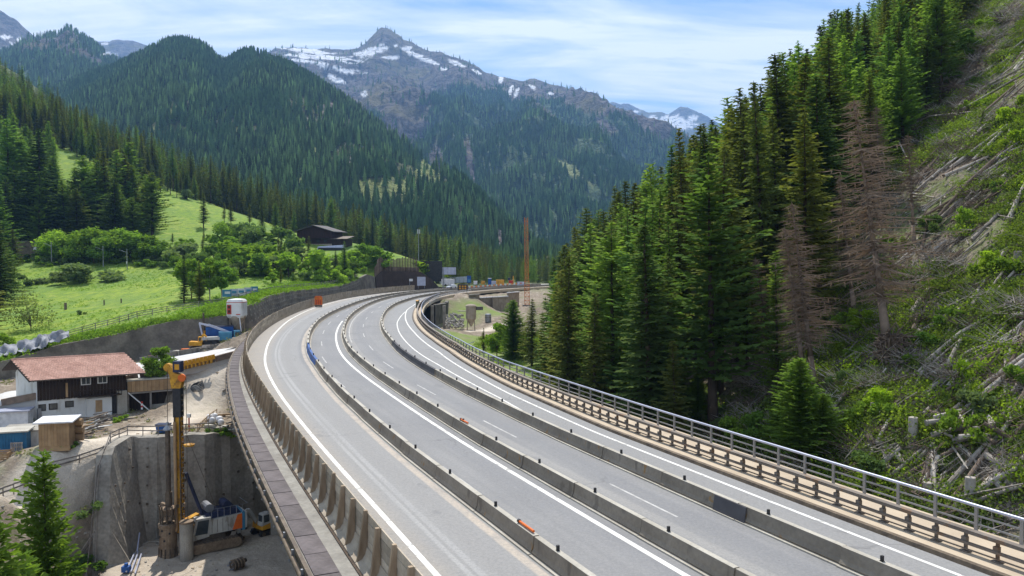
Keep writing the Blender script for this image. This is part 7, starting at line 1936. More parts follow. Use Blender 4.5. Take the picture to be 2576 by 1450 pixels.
q = gy(1232, 716, 318); o = root('blue_toilet', 'small blue cabin beside the far roadworks', 'cabin', q); part('cabin', MB().box((0, 0, 1.1), (1.3, 1.3, 2.4)), blue, o, True); part('roof', MB().box((0, 0, 2.4), (1.45, 1.45, .2)), plastic_white, o, True)
for i, (u, v, w_) in enumerate(((1215, 715, 1.6), (1310, 717, 3), (1196, 715, 1.5), (1240, 715, 3.5))):
    q = gy(u, v, 335); single('site_hut', MB().box((0, 0, .5), (w_, 1.5, 1.3)).box((0, 0, 1.2), (w_ + .2, 1.7, .1)), (orange_y, steel_pale, plastic_white, steel_pale)[i], ('low orange', 'right grey', 'small white', 'long grey')[i] + ' hut on the horizon of the far roadworks', 'hut', q)
for i, (u, v, w_, h) in enumerate(((1350, 672, 9, 4), (1368, 668, 8, 5), (1385, 671, 7, 4))):
    q = gy(u, v, 640); o = root('village_house', ('left', 'middle', 'right')[i] + ' white house among the valley trees', 'house', (q[0], q[1], q[2] - 2)); part('wall', MB().box((0, 0, 1 + h / 2), (w_, 8, h + 2)), white_paint, o, True); part('roof', MB().hull([(-w_ / 2 - .6, -4.6, h + 2), (-w_ / 2 - .6, 4.6, h + 2), (-w_ / 2 - .6, 0, h + 4.2)], [(w_ / 2 + .6, -4.6, h + 2), (w_ / 2 + .6, 4.6, h + 2), (w_ / 2 + .6, 0, h + 4.2)]), bark_brown, o, True)
# lattice crane mast
q = gy(1326, 775, 262); cr = root('crane_mast', 'rust orange lattice crane mast rising above the far roadworks', 'crane', q)
Hc = (775 - 548) / FPX * 262; cm_ = pm('rusty_orange_crane_paint', (.75, .24, .05), (.5, .15, .04), 1, .7); zz = np.linspace(0, Hc, 25)
def cw(z): return .75 if z < Hc * .3 else .55
def cx(z): return -.35 * (z / Hc) * 1.0
for i in range(24):
    a, b_ = zz[i], zz[i + 1]; m_ = MB(); cs_ = [(-1, -1), (1, -1), (1, 1), (-1, 1)]
    for j in range(4):
        x0, y0 = cs_[j]; x1, y1 = cs_[(j + 1) % 4]; wa, wb = cw(a), cw(b_)
        m_.tube((cx(a) + x0 * wa, y0 * wa, a), (cx(b_) + x0 * wb, y0 * wb, b_), .08, n=4); m_.tube((cx(a) + x0 * wa, y0 * wa, a), (cx(b_) + x1 * wb, y1 * wb, b_), .045, n=4); m_.tube((cx(a) + x0 * wa, y0 * wa, a), (cx(a) + x1 * wa, y1 * wa, a), .04, n=4)
    part('lattice_section', m_, cm_, cr, True)
part('base', MB().box((0, 0, .4), (3, 3, 1.2)), conc_dark, cr, True)

# ---- abutment, silo, boulders and walls right of the bend
ab = root('abutment_wall', 'dark concrete abutment with buttresses under the bend', 'wall', gz(1100, 828, -7.2))
for i, (u0, v0, u1, v1, zt, Yo) in enumerate(((1062, 820, 1092, 828, -1.2, 0), (1093, 830, 1122, 822, -.9, 2.5), (1122, 824, 1140, 790, -.8, 5))):
    a, b_ = gz(u0, v0, -7.6), gz(u1, v1, -7.4); a[1] += Yo; b_[1] += Yo
    part('wall_face', MB().hull([(a[0], a[1], -9), (b_[0], b_[1], -9), (b_[0] - 1, b_[1] + 2, -9), (a[0] - 1, a[1] + 2, -9)], [(a[0], a[1], zt), (b_[0], b_[1], zt), (b_[0] - 1, b_[1] + 2, zt), (a[0] - 1, a[1] + 2, zt)]), conc_dark, ab)
for u in (1088, 1118): a = gz(u, 829, -7.4); part('buttress', MB().box((a[0], a[1] - .4, -4.4), (.8, .8, 7)), conc, ab)
a = gz(1128, 826, -7.3); single('white_cabinet', MB().box((0, 0, .95), (1.1, .7, 2.2)).box((0, 0, 2.1), (1.2, .8, .1)), plastic_white, 'narrow white cabinet at the foot of the abutment', 'cabinet', (a[0], a[1] - 1, a[2] - .1))
a = gz(1185, 828, -7.0); sl_ = root('concrete_silo', 'tall grey silo with a rounded cap and pointed foot beside the dirt road', 'silo', (a[0], a[1], low_at(a[0], a[1])))
part('tank', MB().lathe((0, 0, 0), [(.15, 1.0), (1.32, 3.1), (1.38, 3.2), (1.38, 6.3), (1.5, 6.35), (1.5, 6.6), (1.1, 6.95), (.3, 7.1)], 20), foot_conc, sl_, True)
for k in range(4): t = .78 + 1.571 * k; part('leg', MB().tube((1.5 * math.cos(t), 1.5 * math.sin(t), -.3), (1.2 * math.cos(t), 1.2 * math.sin(t), 3.6), .09, n=6), foot_conc, sl_, True)
part('platform', MB().box((-2.3, 0, 5.2), (2.6, .7, .22)), conc_light, sl_, True); part('side_box', MB().box((2.2, .2, 5.9), (2.0, 1.0, .9)), conc_dark, sl_, True)
a = gz(1228, 806, -5.6); td = root('round_tank', 'grey upright round tank on the bank behind the silo', 'tank', (a[0], a[1], low_at(a[0], a[1]))); part('tank', MB().lathe((0, 0, 0), [(.9, 0), (.9, 2.1), (.7, 2.3)], 14), steel, td, True); part('band', MB().lathe((0, 0, 1.2), [(.93, 0), (.93, .12)], 14), iron, td, True)
random.seed(9)
stn = [MB().box((0, 0, 0), (random.uniform(.4, .8), random.uniform(.4, .7), random.uniform(.35, .6)), random.random()).mesh('stone', conc) for _ in range(4)]
sw = root('boulder_wall', 'steep dry stone bank beside the abutment', 'wall', gz(1145, 818, -6.8))
for i in range(110):
    u = random.uniform(1122, 1166); t = random.random(); v = 824 - t * (36 - abs(u - 1144) * .3); q = gy(u, v, 209 + t * 9 + (u - 1122) * .12); inst(stn[i % 4], 'stone', sw, q, random.random() * 3, tilt=(random.random(), random.random()))
for i, (u0, u1, vt, vb, Y) in enumerate(((1206, 1240, 751, 772, 250), (1240, 1277, 749, 776, 252), (1277, 1306, 738, 774, 262), (1180, 1206, 744, 752, 246))):
    a, b_ = gy(u0, vt, Y), gy(u1, vt - 2, Y + 4); o = root('concrete_wall', ('left', 'middle', 'right', 'short low')[i] + ' pale concrete wall panel of the excavation beyond the silo', 'wall', a)
    part('wall_face', MB().hull([(a[0], a[1], a[2]), (b_[0], b_[1], b_[2]), (b_[0] - .3, b_[1] + 1.5, b_[2]), (a[0] - .3, a[1] + 1.5, a[2])], [(a[0], a[1], a[2] - 5), (b_[0], b_[1], b_[2] - 5), (b_[0] - .3, b_[1] + 1.5, b_[2] - 5), (a[0] - .3, a[1] + 1.5, a[2] - 5)]), foot_conc, o); part('coping', MB().beam((a[0], a[1], a[2] + .15), (b_[0], b_[1], b_[2] + .15), .8, .3), plastic_white if i < 3 else conc, o)
o = root('site_fence', 'thin pale site fence along the far bridge edge', 'fence', gy(1110, 745, 236))
for k in range(26):
    a = sp(258 + k * 3.2, -15.4, 0); part('post', MB().box((a[0], a[1], .6), (.06, .06, 1.2)), plastic_white, o)
for z in (.6, 1.15): part('rail', MB().pipe([sp(258 + k * 3.2, -15.4, z) for k in range(26)], .035, 4), plastic_white, o)
for i, s in enumerate((248, 252.5)):
    a = sp(s, o_kerb(s) - .6, .2); o = root('green_box', ('near', 'far')[i] + ' olive site box at the inner edge of the bend', 'box', a, None, sdir(s)); part('body', MB().box((0, 0, .85), (3.6, .5, 1.5)), pm('olive_panel_%d' % i, (.20, .19, .13), (.15, .14, .1), 1, .8), o, True); part('lid', MB().box((0, 0, 1.64), (3.7, .6, .08)), yellow if i == 0 else conc, o, True)
a = solve_low(1155, 908, 70, 250); lp = root('bent_pipe', 'thin pale pipe bent at its top standing in the gully', 'pipe', a); part('pipe', MB().pipe([(0, 0, -.5), (.2, 0, 1.2), (1.6, .2, 3.2), (3.0, .3, 3.8)], .07, 6), steel_pale, lp, True)

# ================================================================== VEGETATION ON THE LEFT
def up_tree(key, u, vb, vt, label, group=None, Y=None, name=None, wide=1.0):
    p = solve_up(u, vb, 136, 560) if Y is None else drop_up(u, vb, Y)
    h = CAM_H + (650 - vt) / FPX * p[1] - p[2]
    return put_tree(key, p - (0, 0, .2), max(h, 1.0), label, group, name=name, wide=wide)


K = 'tall conifer of the group left above the meadow'
for key, u, vb, vt, lab in (('larch0', 28, 610, 300, 'tall thin-crowned larch at the far left of the upper meadow group'), ('larch1', 62, 605, 335, 'larch second from left in the upper meadow group'), ('spruce1', 103, 632, 325, 'dark brown-green spruce in the left meadow group'),
        ('larch2', 140, 600, 392, 'slim larch behind the dark spruce of the meadow group'), ('larch3', 98, 640, 430, 'broad low larch in front of the left meadow group'), ('larch1', 212, 612, 388, 'broad larch in the middle of the meadow group'), ('larch0', 165, 625, 452, 'small larch left of the broad middle larch'),
        ('larch2', 248, 606, 402, 'larch just right of the broad middle one'), ('spruce5', 268, 602, 380, 'spruce with a bare lower trunk in the meadow group'), ('larch3', 296, 596, 376, 'tallest larch of the right half of the meadow group'), ('spruce1', 318, 592, 390, 'dark spruce behind the tallest right larch'),
        ('larch0', 340, 590, 415, 'larch near the right edge of the meadow group'), ('spruce2', 364, 586, 462, 'open-branched spruce at the right end of the meadow group'), ('larch2', 2, 680, 470, 'larch at the left frame edge above the willow'), ('spruce0', 35, 690, 575, 'short spruce beside the left underpass wall'),
        ('spruce3', 4, 770, 545, 'broad blue-green spruce at the left frame edge'), ('larch1', 28, 742, 620, 'round green larch below the underpass wall'), ('spruce0', -25, 845, 640, 'dark spruce cut by the left frame edge above the netting')):
    up_tree(key, u, vb, vt, lab, 'meadow group conifers', wide=1.65)
rr = random.Random(14)
for i in range(46):
    u = -40 + i * 12 + rr.uniform(-6, 6); base = float(np.interp(u, [-60, 100, 230, 375, 500], [300, 345, 412, 470, 505])) + rr.uniform(-6, 10); h = rr.uniform(58, 95) * (1 - .25 * (u > 380))
    up_tree('spruce%d' % rr.randrange(6) if rr.random() < .75 else 'larch%d' % rr.randrange(4), u, base, base - h, 'dark conifer on the crest of the green spur ' + ('at far left' if u < 120 else 'above the meadow group' if u < 330 else 'right of the meadow group'), 'crest row conifers, ' + ('left part' if u < 120 else 'middle part' if u < 330 else 'right part'), Y=None, wide=1.25)
for i in range(34):
    u = rr.uniform(-30, 385); base = rr.uniform(575, 640) - .05 * u; kk_ = rr.choice(('larch0', 'larch1', 'larch2', 'larch3', 'spruce1', 'larch1')); up_tree(kk_, u, base, base - rr.uniform(120, 215) * (1 - .12 * (u > 330)), ('green larch' if 'larch' in kk_ else 'dark spruce') + ' packed among the conifers above the railway', 'packed conifers above the railway', wide=rr.uniform(1.6, 2.3))
for i in range(34):
    u = rr.uniform(-20, 150); base = rr.uniform(395, 560); up_tree('larch%d' % rr.randrange(4), u, base, base - rr.uniform(80, 120), 'light green larch on the steep meadow at far left', 'larches on the steep meadow', wide=1.5)
for key, u, vb, vt, lab in (('spruce4', 512, 574, 482, 'lone spruce on the green spur left of the dark pair'), ('spruce5', 564, 572, 508, 'left spruce of the dark pair on the spur'), ('spruce1', 581, 568, 503, 'right spruce of the dark pair on the spur'), ('spruce3', 487, 500, 432, 'pointed dark spruce standing on the spur crest'), ('leafy2', 470, 503, 472, 'small round tree on the spur crest'),
        ('spruce0', 660, 582, 496, 'dark spruce behind the spur crest left of the barn'), ('larch1', 693, 590, 505, 'larch behind the spur crest'), ('spruce1', 716, 592, 516, 'spruce near the barn gable'), ('larch2', 740, 594, 528, 'last conifer before the barn'), ('spruce2', 628, 575, 512, 'slim conifer behind the spur slope'),
        ('spruce2', 776, 690, 592, 'tall conifer in the thicket below the barn'), ('larch1', 716, 690, 606, 'broad conifer in the thicket below the spur'), ('spruce3', 845, 692, 628, 'small conifer left of the wall end'), ('larch0', 868, 694, 606, 'slim conifer above the end of the retaining wall'), ('spruce1', 738, 695, 640, 'dark conifer in the lower thicket'),
        ('spruce0', 463, 764, 640, 'left dark spruce of the clump by the timber fence'), ('spruce3', 502, 762, 652, 'right dark spruce of the clump by the timber fence'), ('birch0', 528, 757, 632, 'birch with a pale trunk in the fence clump'), ('birch0', 558, 752, 642, 'right birch of the fence clump'), ('leafy1', 482, 756, 636, 'leafy tree behind the two dark spruces'),
        ('willow0', 78, 832, 726, 'pale open willow shrub above the netting'), ('bush0', 228, 708, 660, 'broad dark bush with a bright top in the meadow'), ('bush0', 152, 712, 678, 'low grey-green bush in the meadow left of the broad one'), ('bush0', 205, 792, 778, 'tiny dark shrub in the meadow'), ('bush0', 40, 722, 686, 'pale bush at the left meadow edge'), ('bush1', 10, 880, 835, 'yellow-green bush behind the netting')):
    up_tree(key, u, vb, vt, lab, wide=1.9 if u in (228, 152) else 1.15)
for i in range(15):
    u = 128 + i * 18 + rr.uniform(-7, 7); b_ = 655 + rr.uniform(-8, 8); up_tree('leafy%d' % (i % 2), u, b_, rr.uniform(566, 596), 'fresh green leafy tree in the row behind the overhead wires', 'leafy row by the railway', wide=1.55)
for i in range(74):
    u = rr.uniform(405, 905); t = rr.random(); top = float(np.interp(u, [405, 480, 600, 700, 800, 905], [600, 585, 590, 612, 640, 655])); bot = float(np.interp(u, [405, 600, 700, 905], [668, 705, 700, 698])); b_ = top + 18 + (bot - top) * t
    kk_ = rr.choice(('leafy2', 'leafy0', 'bush0', 'leafy1', 'bush1', 'leafy0', 'spruce0', 'larch1')); wh = 'left of' if u < 560 else 'below' if u < 760 else 'right of'
    up_tree(kk_, u, b_, b_ - rr.uniform(32, 78) * (1 - .45 * (u > 730) - .3 * (u < 560)), {'leafy2': 'dull green round tree', 'leafy0': 'fresh green broad tree', 'leafy1': 'slim fresh green tree', 'bush0': 'low dark shrub', 'bush1': 'low bright shrub', 'spruce0': 'small dark conifer', 'larch1': 'small light conifer'}[kk_] + ' in the part of the thicket ' + wh + ' the barn', 'thicket %s the barn' % wh, name='thicket_tree', wide=rr.uniform(.9, 1.5))
for i in range(26):
    u = rr.uniform(0, 400); b_ = rr.uniform(648, 672); up_tree('bush%d' % (i % 2), u, b_, b_ - rr.uniform(10, 22), 'low shrub along the foot of the railway bank', 'railway bank shrubs', wide=1.7)
for i, (u, vb, vt, key) in enumerate(((1080, 700, 652, 'bush2'), (1046, 690, 652, 'bush2'), (1078, 672, 625, 'spruce3'), (920, 660, 612, 'bush1'), (895, 668, 625, 'bush1'), (955, 676, 640, 'bush1'))):
    q = gy(u, vb, 325 if u > 1000 else 300); put_tree(key, (q[0], q[1], q[2]), (vb - vt) / FPX * q[1], ('bright yellow-green bush right of the pile row', 'small bright bush behind the pile row', 'little conifer behind the pile row', 'bright bush right of the barn slope', 'bright bush above the retaining wall end', 'green bush beside the utility poles')[i], None, wide=1.5)
# weeds along the wall crest and grass tufts on the meadow
r = np.random.default_rng(99)


def clump(seed, n, rad, size, mat, name, flat=.6):
    rr_ = np.random.default_rng(seed); c = rr_.normal(size=(n, 3)) * np.array([rad, rad, rad * flat]) * .5; c[:, 2] = np.abs(c[:, 2]); a = rr_.normal(size=(n, 3)); a /= np.linalg.norm(a, axis=1)[:, None]; b = np.cross(a, rr_.normal(size=(n, 3))); b /= np.linalg.norm(b, axis=1)[:, None]
    s = size * (.6 + .8 * rr_.random((n, 1))); V = np.stack([c + a * s, c + b * s * .7, c - a * s, c - b * s * .7], 1).reshape(-1, 3)
    return hidden(fast_mesh(name, V, np.arange(n * 4).reshape(-1, 4)), mat, name)


f_under = foliage('undergrowth_leaves', (0.13, 0.19, 0.035), (0.23, 0.29, 0.06), (0.08, 0.125, 0.035), transl=.4, scale=.6)
f_grass = foliage('meadow_tuft_leaves', (0.16, 0.28, 0.035), (0.25, 0.36, 0.06), transl=.4)
UND = [clump(1, 200, .9, .07, f_under, 'undergrowth_shape', .45), clump(2, 160, .8, .06, f_under, 'undergrowth_shape', .5), clump(3, 200, .8, .065, f_yellow_leaf, 'undergrowth_shape', .8)]
TUF = [clump(4, 40, .6, .10, f_grass, 'tuft_shape', .7), clump(5, 50, .8, .12, f_leaf, 'tuft_shape', .5)]
n = 5200; yy = r.uniform(120, 262, n); kk = np.abs(r.normal(size=n)) * 5 + .4; xx = wall_x(yy) - kk; zc = up_ground(xx, yy); blend = np.clip((kk - .35) / 6, 0, 1); zc = (np.interp(yy, _wy, _wz) - .12) * (1 - blend) + zc * blend
scatter('wall_top_weeds', 'lush weeds along the crest of the retaining wall', np.c_[xx, yy, zc], r.uniform(.6, 1.5, n), r.uniform(0, 6.28, n), r.integers(0, 2, n).astype(float), TUF, 'weeds')
n = 16000; yy = r.uniform(135, 300, n); xx = wall_x(yy) - r.uniform(6, 95, n); cov = fbm(xx * .05, yy * .05, 3, 71); ok = cov > -.15; xx, yy = xx[ok], yy[ok]
scatter('meadow_tufts', 'taller grass tufts scattered over the meadow', np.c_[xx, yy, up_ground(xx, yy) - .1], r.uniform(.25, .75, len(xx)), r.uniform(0, 6.28, len(xx)), np.zeros(len(xx)), TUF, 'grass')

# ================================================================== FOREGROUND SPRUCES AND SITE SHRUBS
for u, vb, vt, Y, lab, key in ((124, 1700, 1138, 44, 'full green young spruce at the bottom left in front of the dirt track', 'young0'), (-8, 1720, 1305, 33, 'bright green young spruce cut by the bottom left corner', 'young1'), (60, 1760, 1395, 40, 'small spruce top behind the corner spruce', 'young0')):
    q = gy(u, vb, Y); z1 = CAM_H + (650 - vt) / FPX * Y; z0 = low_at(q[0], q[1]); h_ = z1 - z0; put_tree(key, (q[0], q[1], z0), h_, lab, None, name='young_spruce', wide=.72)
for i, (u, v, h, key, lab) in enumerate(((400, 1000, 5.0, 'leafy1', 'fresh green tree beside the timber lean-to'), (388, 1020, 3.4, 'leafy0', 'low leafy shrub below the tree by the lean-to'), (545, 1105, 1.1, 'bush1', 'upper yellow-green shrub on the slope right of the pit'), (560, 1125, 1.0, 'bush1', 'middle shrub on the slope right of the pit'), (572, 1145, .9, 'bush1', 'lower shrub on the slope right of the pit'), (225, 1330, 1.6, 'bush0', 'dark shrub on the slope left of the pit railing'), (212, 1440, 2.0, 'bush1', 'green shrub by the stair railing'), (18, 1030, 1.2, 'bush1', 'small green patch left of the farmhouse'), (172, 1128, .8, 'bush1', 'weeds at the foot of the timber shed'), (305, 1060, .9, 'bush1', 'weeds under the leaning white plank'))):
    q = solve_low(u, v, 55, 140); put_tree(key, q - (0, 0, .1), h, lab, None, wide=1.3)

# ================================================================== RIGHT SLOPE
def slope_at(u, v): return solve_low(u, v, 22, 230)


for u, v, u2, v2, key, lab in ((2232, 862, 2150, 240, 'dead0', 'large dead brown spruce leaning left over a bare pale-footed trunk'), (2050, 985, 1988, 500, 'dead2', 'second dead brown spruce left of the large one'), (2030, 1000, 1975, 560, 'dead1', 'thin dead spruce in front of the second one'), (2215, 560, 2205, 260, 'dead1', 'grey dead spruce high behind the large one'), (1950, 960, 1900, 640, 'dead1', 'bare leaning dead trunk among green spruces'), (2150, 800, 2120, 430, 'dead2', 'brown dead spruce between the two big dead ones'), (2300, 620, 2285, 330, 'dead1', 'small dead spruce at the clearing edge')):
    p = slope_at(u, v); top = gy(u2, v2, p[1]); h = top[2] - p[2]; put_tree(key, p - (0, 0, .2), math.hypot(h, top[0] - p[0]), lab, None, name='dead_spruce', tilt=(0, math.atan2(top[0] - p[0], h)), wide=1.25, rz=rr.uniform(0, 6))
for u, v, vt, key, lab, w_ in ((2010, 1165, 895, 'young0', 'bright yellow-green young spruce at the railing', 1.75), (2068, 1160, 985, 'young1', 'small bright spruce right of the bright one at the railing', 1.6), (1905, 1140, 1020, 'leafy1', 'light leafy tree between young spruces at the railing', 1.1), (1550, 985, 880, 'young0', 'young light spruce at the foot of the stand', 1.4), (1755, 1080, 930, 'young1', 'bright young spruce among the dark trunks behind the railing', 1.4), (1450, 960, 870, 'leafy0', 'leafy tree at the foot of the stand near its left end', 1.0), (1375, 935, 860, 'young1', 'short green spruce under the left end of the stand', 1.4), (1955, 1150, 1010, 'young1', 'smaller young spruce left of the bright one', 1.5), (1842, 1118, 1036, 'leafy1', 'round bright green bush behind the railing', 1.3), (1640, 1035, 782, 'larch1', 'light green spruce behind the railing', 1.3), (1590, 1005, 850, 'larch2', 'short light larch behind the railing', 1.2), (1292, 905, 752, 'young0', 'green spruce at the left end of the right-hand stand', 1.4), (1338, 920, 748, 'spruce3', 'dark spruce next to the left end of the stand', 1.3), (1216, 885, 822, 'spruce0', 'small pointed spruce standing alone near the dirt road', 1.2), (1250, 900, 800, 'leafy1', 'leafy tree beside the small pointed spruce', 1.1), (1880, 925, 640, 'larch0', 'pale feathery larch deep in the stand', 1.2),
        (2470, 330, 275, 'spruce3', 'lone small fir on the upper clearing', 1.4), (2330, 300, 60, 'spruce1', 'spruce standing alone above the windthrow', 1.0), (2200, 720, 620, 'spruce0', 'yellow-tinged young fir beside the dead spruce', 1.5), (2440, 150, 70, 'leafy1', 'bright bush high on the clearing', 1.2), (2260, 330, 60, 'spruce2', 'tall spruce at the top of the clearing edge', 1.0), (2365, 260, 20, 'spruce5', 'spruce with a bare trunk at the top of the clearing', 1.0), (1700, 1055, 960, 'bush0', 'low dark shrub behind the railing', 1.4), (1760, 1085, 1010, 'bush0', 'second low shrub behind the railing', 1.4), (1430, 975, 925, 'bush1', 'pale green shrub under the stand', 1.3)):
    p = slope_at(u, v); h = CAM_H + (650 - vt) / FPX * p[1] - p[2]; put_tree(key, p - (0, 0, .2), max(h, 1), lab, None, wide=w_)

LOGS = [(2402, 283, 2576, 183, .3), (2408, 290, 2576, 195, .3), (2400, 276, 2560, 196, .24), (2248, 343, 2448, 293, .2), (2576, 387, 2498, 416, .2), (2535, 388, 2335, 590, .3), (2368, 246, 2477, 191, .28), (2235, 366, 2318, 458, .18), (2418, 537, 2468, 500, .22), (2381, 100, 2427, 62, .3), (1877, 491, 1948, 579, .2), (2450, 458, 2490, 433, .2), (2300, 240, 2420, 205, .16),
        (2185, 770, 2306, 702, .26), (2293, 812, 2339, 741, .34), (2298, 845, 2314, 800, .32), (2035, 870, 2119, 839, .22), (1744, 1008, 1994, 922, .16), (2327, 937, 2506, 806, .26), (2393, 1070, 2576, 920, .3), (2418, 1066, 2576, 933, .34), (2323, 1062, 2352, 1029, .2), (2576, 808, 2527, 829, .3), (2277, 1087, 2331, 1085, .26), (2381, 1076, 2435, 1070, .3), (2343, 1116, 2398, 1108, .36), (2468, 1104, 2518, 1126, .26), (2119, 1020, 2223, 958, .26), (2385, 991, 2435, 920, .26), (2418, 1024, 2489, 925, .26), (2514, 1116, 2576, 1037, .22), (2185, 1128, 2198, 1149, .34), (2252, 1166, 2273, 1191, .32), (2148, 1162, 2244, 1141, .22), (2489, 700, 2525, 660, .24), (2150, 905, 2260, 840, .16), (2050, 845, 2110, 800, .18), (2410, 770, 2412, 795, .26), (2320, 775, 2336, 805, .2), (2310, 845, 2335, 862, .24), (2300, 890, 2326, 870, .2), (2540, 760, 2518, 800, .22), (2100, 930, 2200, 880, .14),
        (2455, 1270, 2560, 1225, .3), (2500, 1230, 2530, 1262, .34), (2540, 1270, 2576, 1255, .3), (2480, 1180, 2530, 1215, .32), (2200, 1150, 2110, 1185, .2), (2410, 1150, 2460, 1185, .22), (2350, 1140, 2300, 1200, .26)]
def log(a, b_, r_, label, group=None):
    a, b_ = Vector(a), Vector(b_); mid = (a + b_) / 2; o = root('fallen_log', label, 'log', mid, group); o.rotation_euler = (0, 0, 0)
    bend = Vector((0, 0, rr.uniform(-.02, .06) * (b_ - a).length)); m_ = MB(); m_.pipe([a, mid + bend, b_], [r_, r_ * .85, r_ * .6], 8); part('log_trunk', m_, bark_pale if rr.random() < .7 else bark_brown, o, smooth=False)
    d = (b_ - a)
    sb = MB()
    for k in range(int(min(9, 2 + d.length))):
        p = a + d * rr.random() ; q = Vector((rr.uniform(-.5, .5), rr.uniform(-.5, .5), rr.uniform(.1, .7))); sb.tube(p, p + q, .035, .01, 4)
    part('branch_stub', sb, bark_brown, o, kind='stuff'); return o


zones = lambda u, v: ('near the top of the clearing' if v < 330 else 'in the middle of the clearing' if v < 700 else 'on the lower clearing' if v < 1000 else 'near the railing at the foot of the clearing')
for i, (u0, v0, u1, v1, r_) in enumerate(LOGS):
    a, b_ = slope_at(u0, v0), slope_at(u1, v1); L_ = np.hypot(*(b_ - a)[:2])
    if L_ > 26: b_ = a + (b_ - a) * 26 / L_
    # keep a leaning log above the ground along its length
    lift = max([0] + [float(low_at(*(a + (b_ - a) * t)[:2]) - (a + (b_ - a) * t)[2]) for t in (.25, .5, .75)])
    log(a + (0, 0, r_ * .9 + .1 + lift), b_ + (0, 0, r_ * .9 + .1 + lift), r_ * .66, ('thick' if r_ > .29 else 'medium' if r_ > .21 else 'thin') + ' pale ' + ('long ' if L_ > 7 else 'short ') + 'fallen log ' + zones(u0, v0), 'fallen logs ' + zones(u0, v0))
for k in range(15):
    a = slope_at(2348 + rr.uniform(-12, 12), 1180 + rr.uniform(-8, 8)); b_ = slope_at(2285 + k * 5, 1285 + rr.uniform(-14, 6)); log(a + (0, 0, .7), b_ + (0, 0, .2), .11, 'slim pole in the fan-shaped bundle behind the railing', 'fan-shaped bundle of poles')
for k in range(16):
    u, v = 2440 + rr.uniform(-70, 70), 1108 + rr.uniform(-28, 30); a = slope_at(u, v); an = rr.uniform(0, 6.28); L_ = rr.uniform(1, 3.2); log((a[0] - math.cos(an) * L_ / 2, a[1] - math.sin(an) * L_ / 2, a[2] + rr.uniform(.2, .6)), (a[0] + math.cos(an) * L_ / 2, a[1] + math.sin(an) * L_ / 2, a[2] + rr.uniform(.3, 1.2)), rr.uniform(.09, .2), 'short weathered log in the tangled heap on the lower clearing', 'tangled log heap')
for k in range(235):
    u, v = rr.uniform(2060, 2600), rr.uniform(20, 1330) ** 1.0
    if u < np.interp(v, ub_v, ub_u) + 25: continue
    a = slope_at(u, v); an = rr.gauss(.15, .45); L_ = rr.uniform(1.2, 5) * (1 + (v < 600) * .8); d = np.array((math.cos(an) * L_, math.sin(an) * L_)); b_ = (a[0] + d[0], a[1] + d[1]); 
    log(a + (0, 0, .15), (b_[0], b_[1], low_at(*b_) + rr.uniform(.1, .6)), rr.uniform(.06, .2), 'weathered broken stem lying ' + zones(u, v), 'broken stems ' + zones(u, v))
for i, (u, v, h, lab) in enumerate(((2296, 1122, 1.5, 'tall pale sawn stump below the log heap'), (2440, 1262, 1.3, 'squat stump beside the fan of poles'), (2200, 1060, 1.0, 'split stump left of the log heap'), (2560, 680, 1.1, 'stump high at the right frame edge'), (2448, 145, 1.6, 'dark broken stump near the top of the clearing'), (2334, 1262, .9, 'small stump behind the railing'))):
    p = slope_at(u, v); single('tree_stump', MB().lathe((0, 0, -.4), [(.42, 0), (.30, .5), (.27, h + .4), (.2, h + .42)], 10), bark_pale if i != 4 else bark, lab, 'stump', p)
for k in range(46):
    u, v = rr.uniform(2090, 2590), rr.uniform(40, 1300)
    if u < np.interp(v, ub_v, ub_u) + 10: continue
    p = slope_at(u, v); put_tree(rr.choice(('bush0', 'bush1', 'bush2', 'bush1')), p - (0, 0, .15), rr.uniform(.7, 1.9), 'low leafy bush between the logs ' + zones(u, v), 'bushes ' + zones(u, v), wide=rr.uniform(.7, 1.3))
# overturned root plate with its tangle of roots
p = slope_at(2240, 915); rp_ = root('root_plate', 'dark overturned root plate at the foot of the large dead spruce', 'root plate', p)
mb = MB(); rq = random.Random(4)
for k in range(95):
    a = rq.uniform(0, 6.28); q0 = Vector((rq.uniform(-.5, .5), rq.uniform(-.3, .3), rq.uniform(.4, 1.8))); q1 = q0 + Vector((math.cos(a) * rq.uniform(.5, 1.4), rq.uniform(-1.2, .2), math.sin(a) * rq.uniform(.5, 1.3))); q2 = q1 + Vector((rq.uniform(-.7, .7), rq.uniform(-.6, .2), rq.uniform(-.9, .3)))
    mb.pipe([q0, q1, q2], [rq.uniform(.05, .12), .045, .01], 4)
part('root', mb, bark_brown, rp_, True, kind='stuff'); mb = MB()
for k in range(16): mb.box((rq.uniform(-.9, .9), rq.uniform(-.2, .7), rq.uniform(-.2, 1.7)), (rq.uniform(.4, 1), .6, rq.uniform(.4, .9)), rq.random() * 3)
part('soil_clod', mb, bark, rp_, True, kind='stuff')
for u, v in ((2395, 235), (2520, 60)):
    p = slope_at(u, v); o = root('root_plate', 'dark root mass %s on the upper clearing' % ('beside the long parallel logs' if v > 100 else 'close to the top right corner'), 'root plate', p); mb = MB()
    for k in range(60):
        a = rq.uniform(0, 6.28); q0 = Vector((rq.uniform(-.4, .4), 0, rq.uniform(.2, 1))); q1 = q0 + Vector((math.cos(a) * 1.5, rq.uniform(-.8, .3), math.sin(a))); mb.tube(q0, q1, .12, .02, 4)
    part('root', mb, bark, o, True, kind='stuff')

# debris, twigs and undergrowth over the clearing
r = np.random.default_rng(123)


def clearing_points(n, pad=0, vmax=1500):
    y = r.uniform(22, 175, n) ** 1.0; x = r.uniform(8, 125, n); S2, O2 = to_line(x, y); z = low_ground(x, y, False); u = 1288 + x / y * FPX; v = 650 - (z - CAM_H) / y * FPX
    ok = (O2 < -15.5) & (u > np.interp(v, ub_v, ub_u) - pad) & (u < 2750) & (v > -250); return x[ok], y[ok], z[ok], u[ok], v[ok]


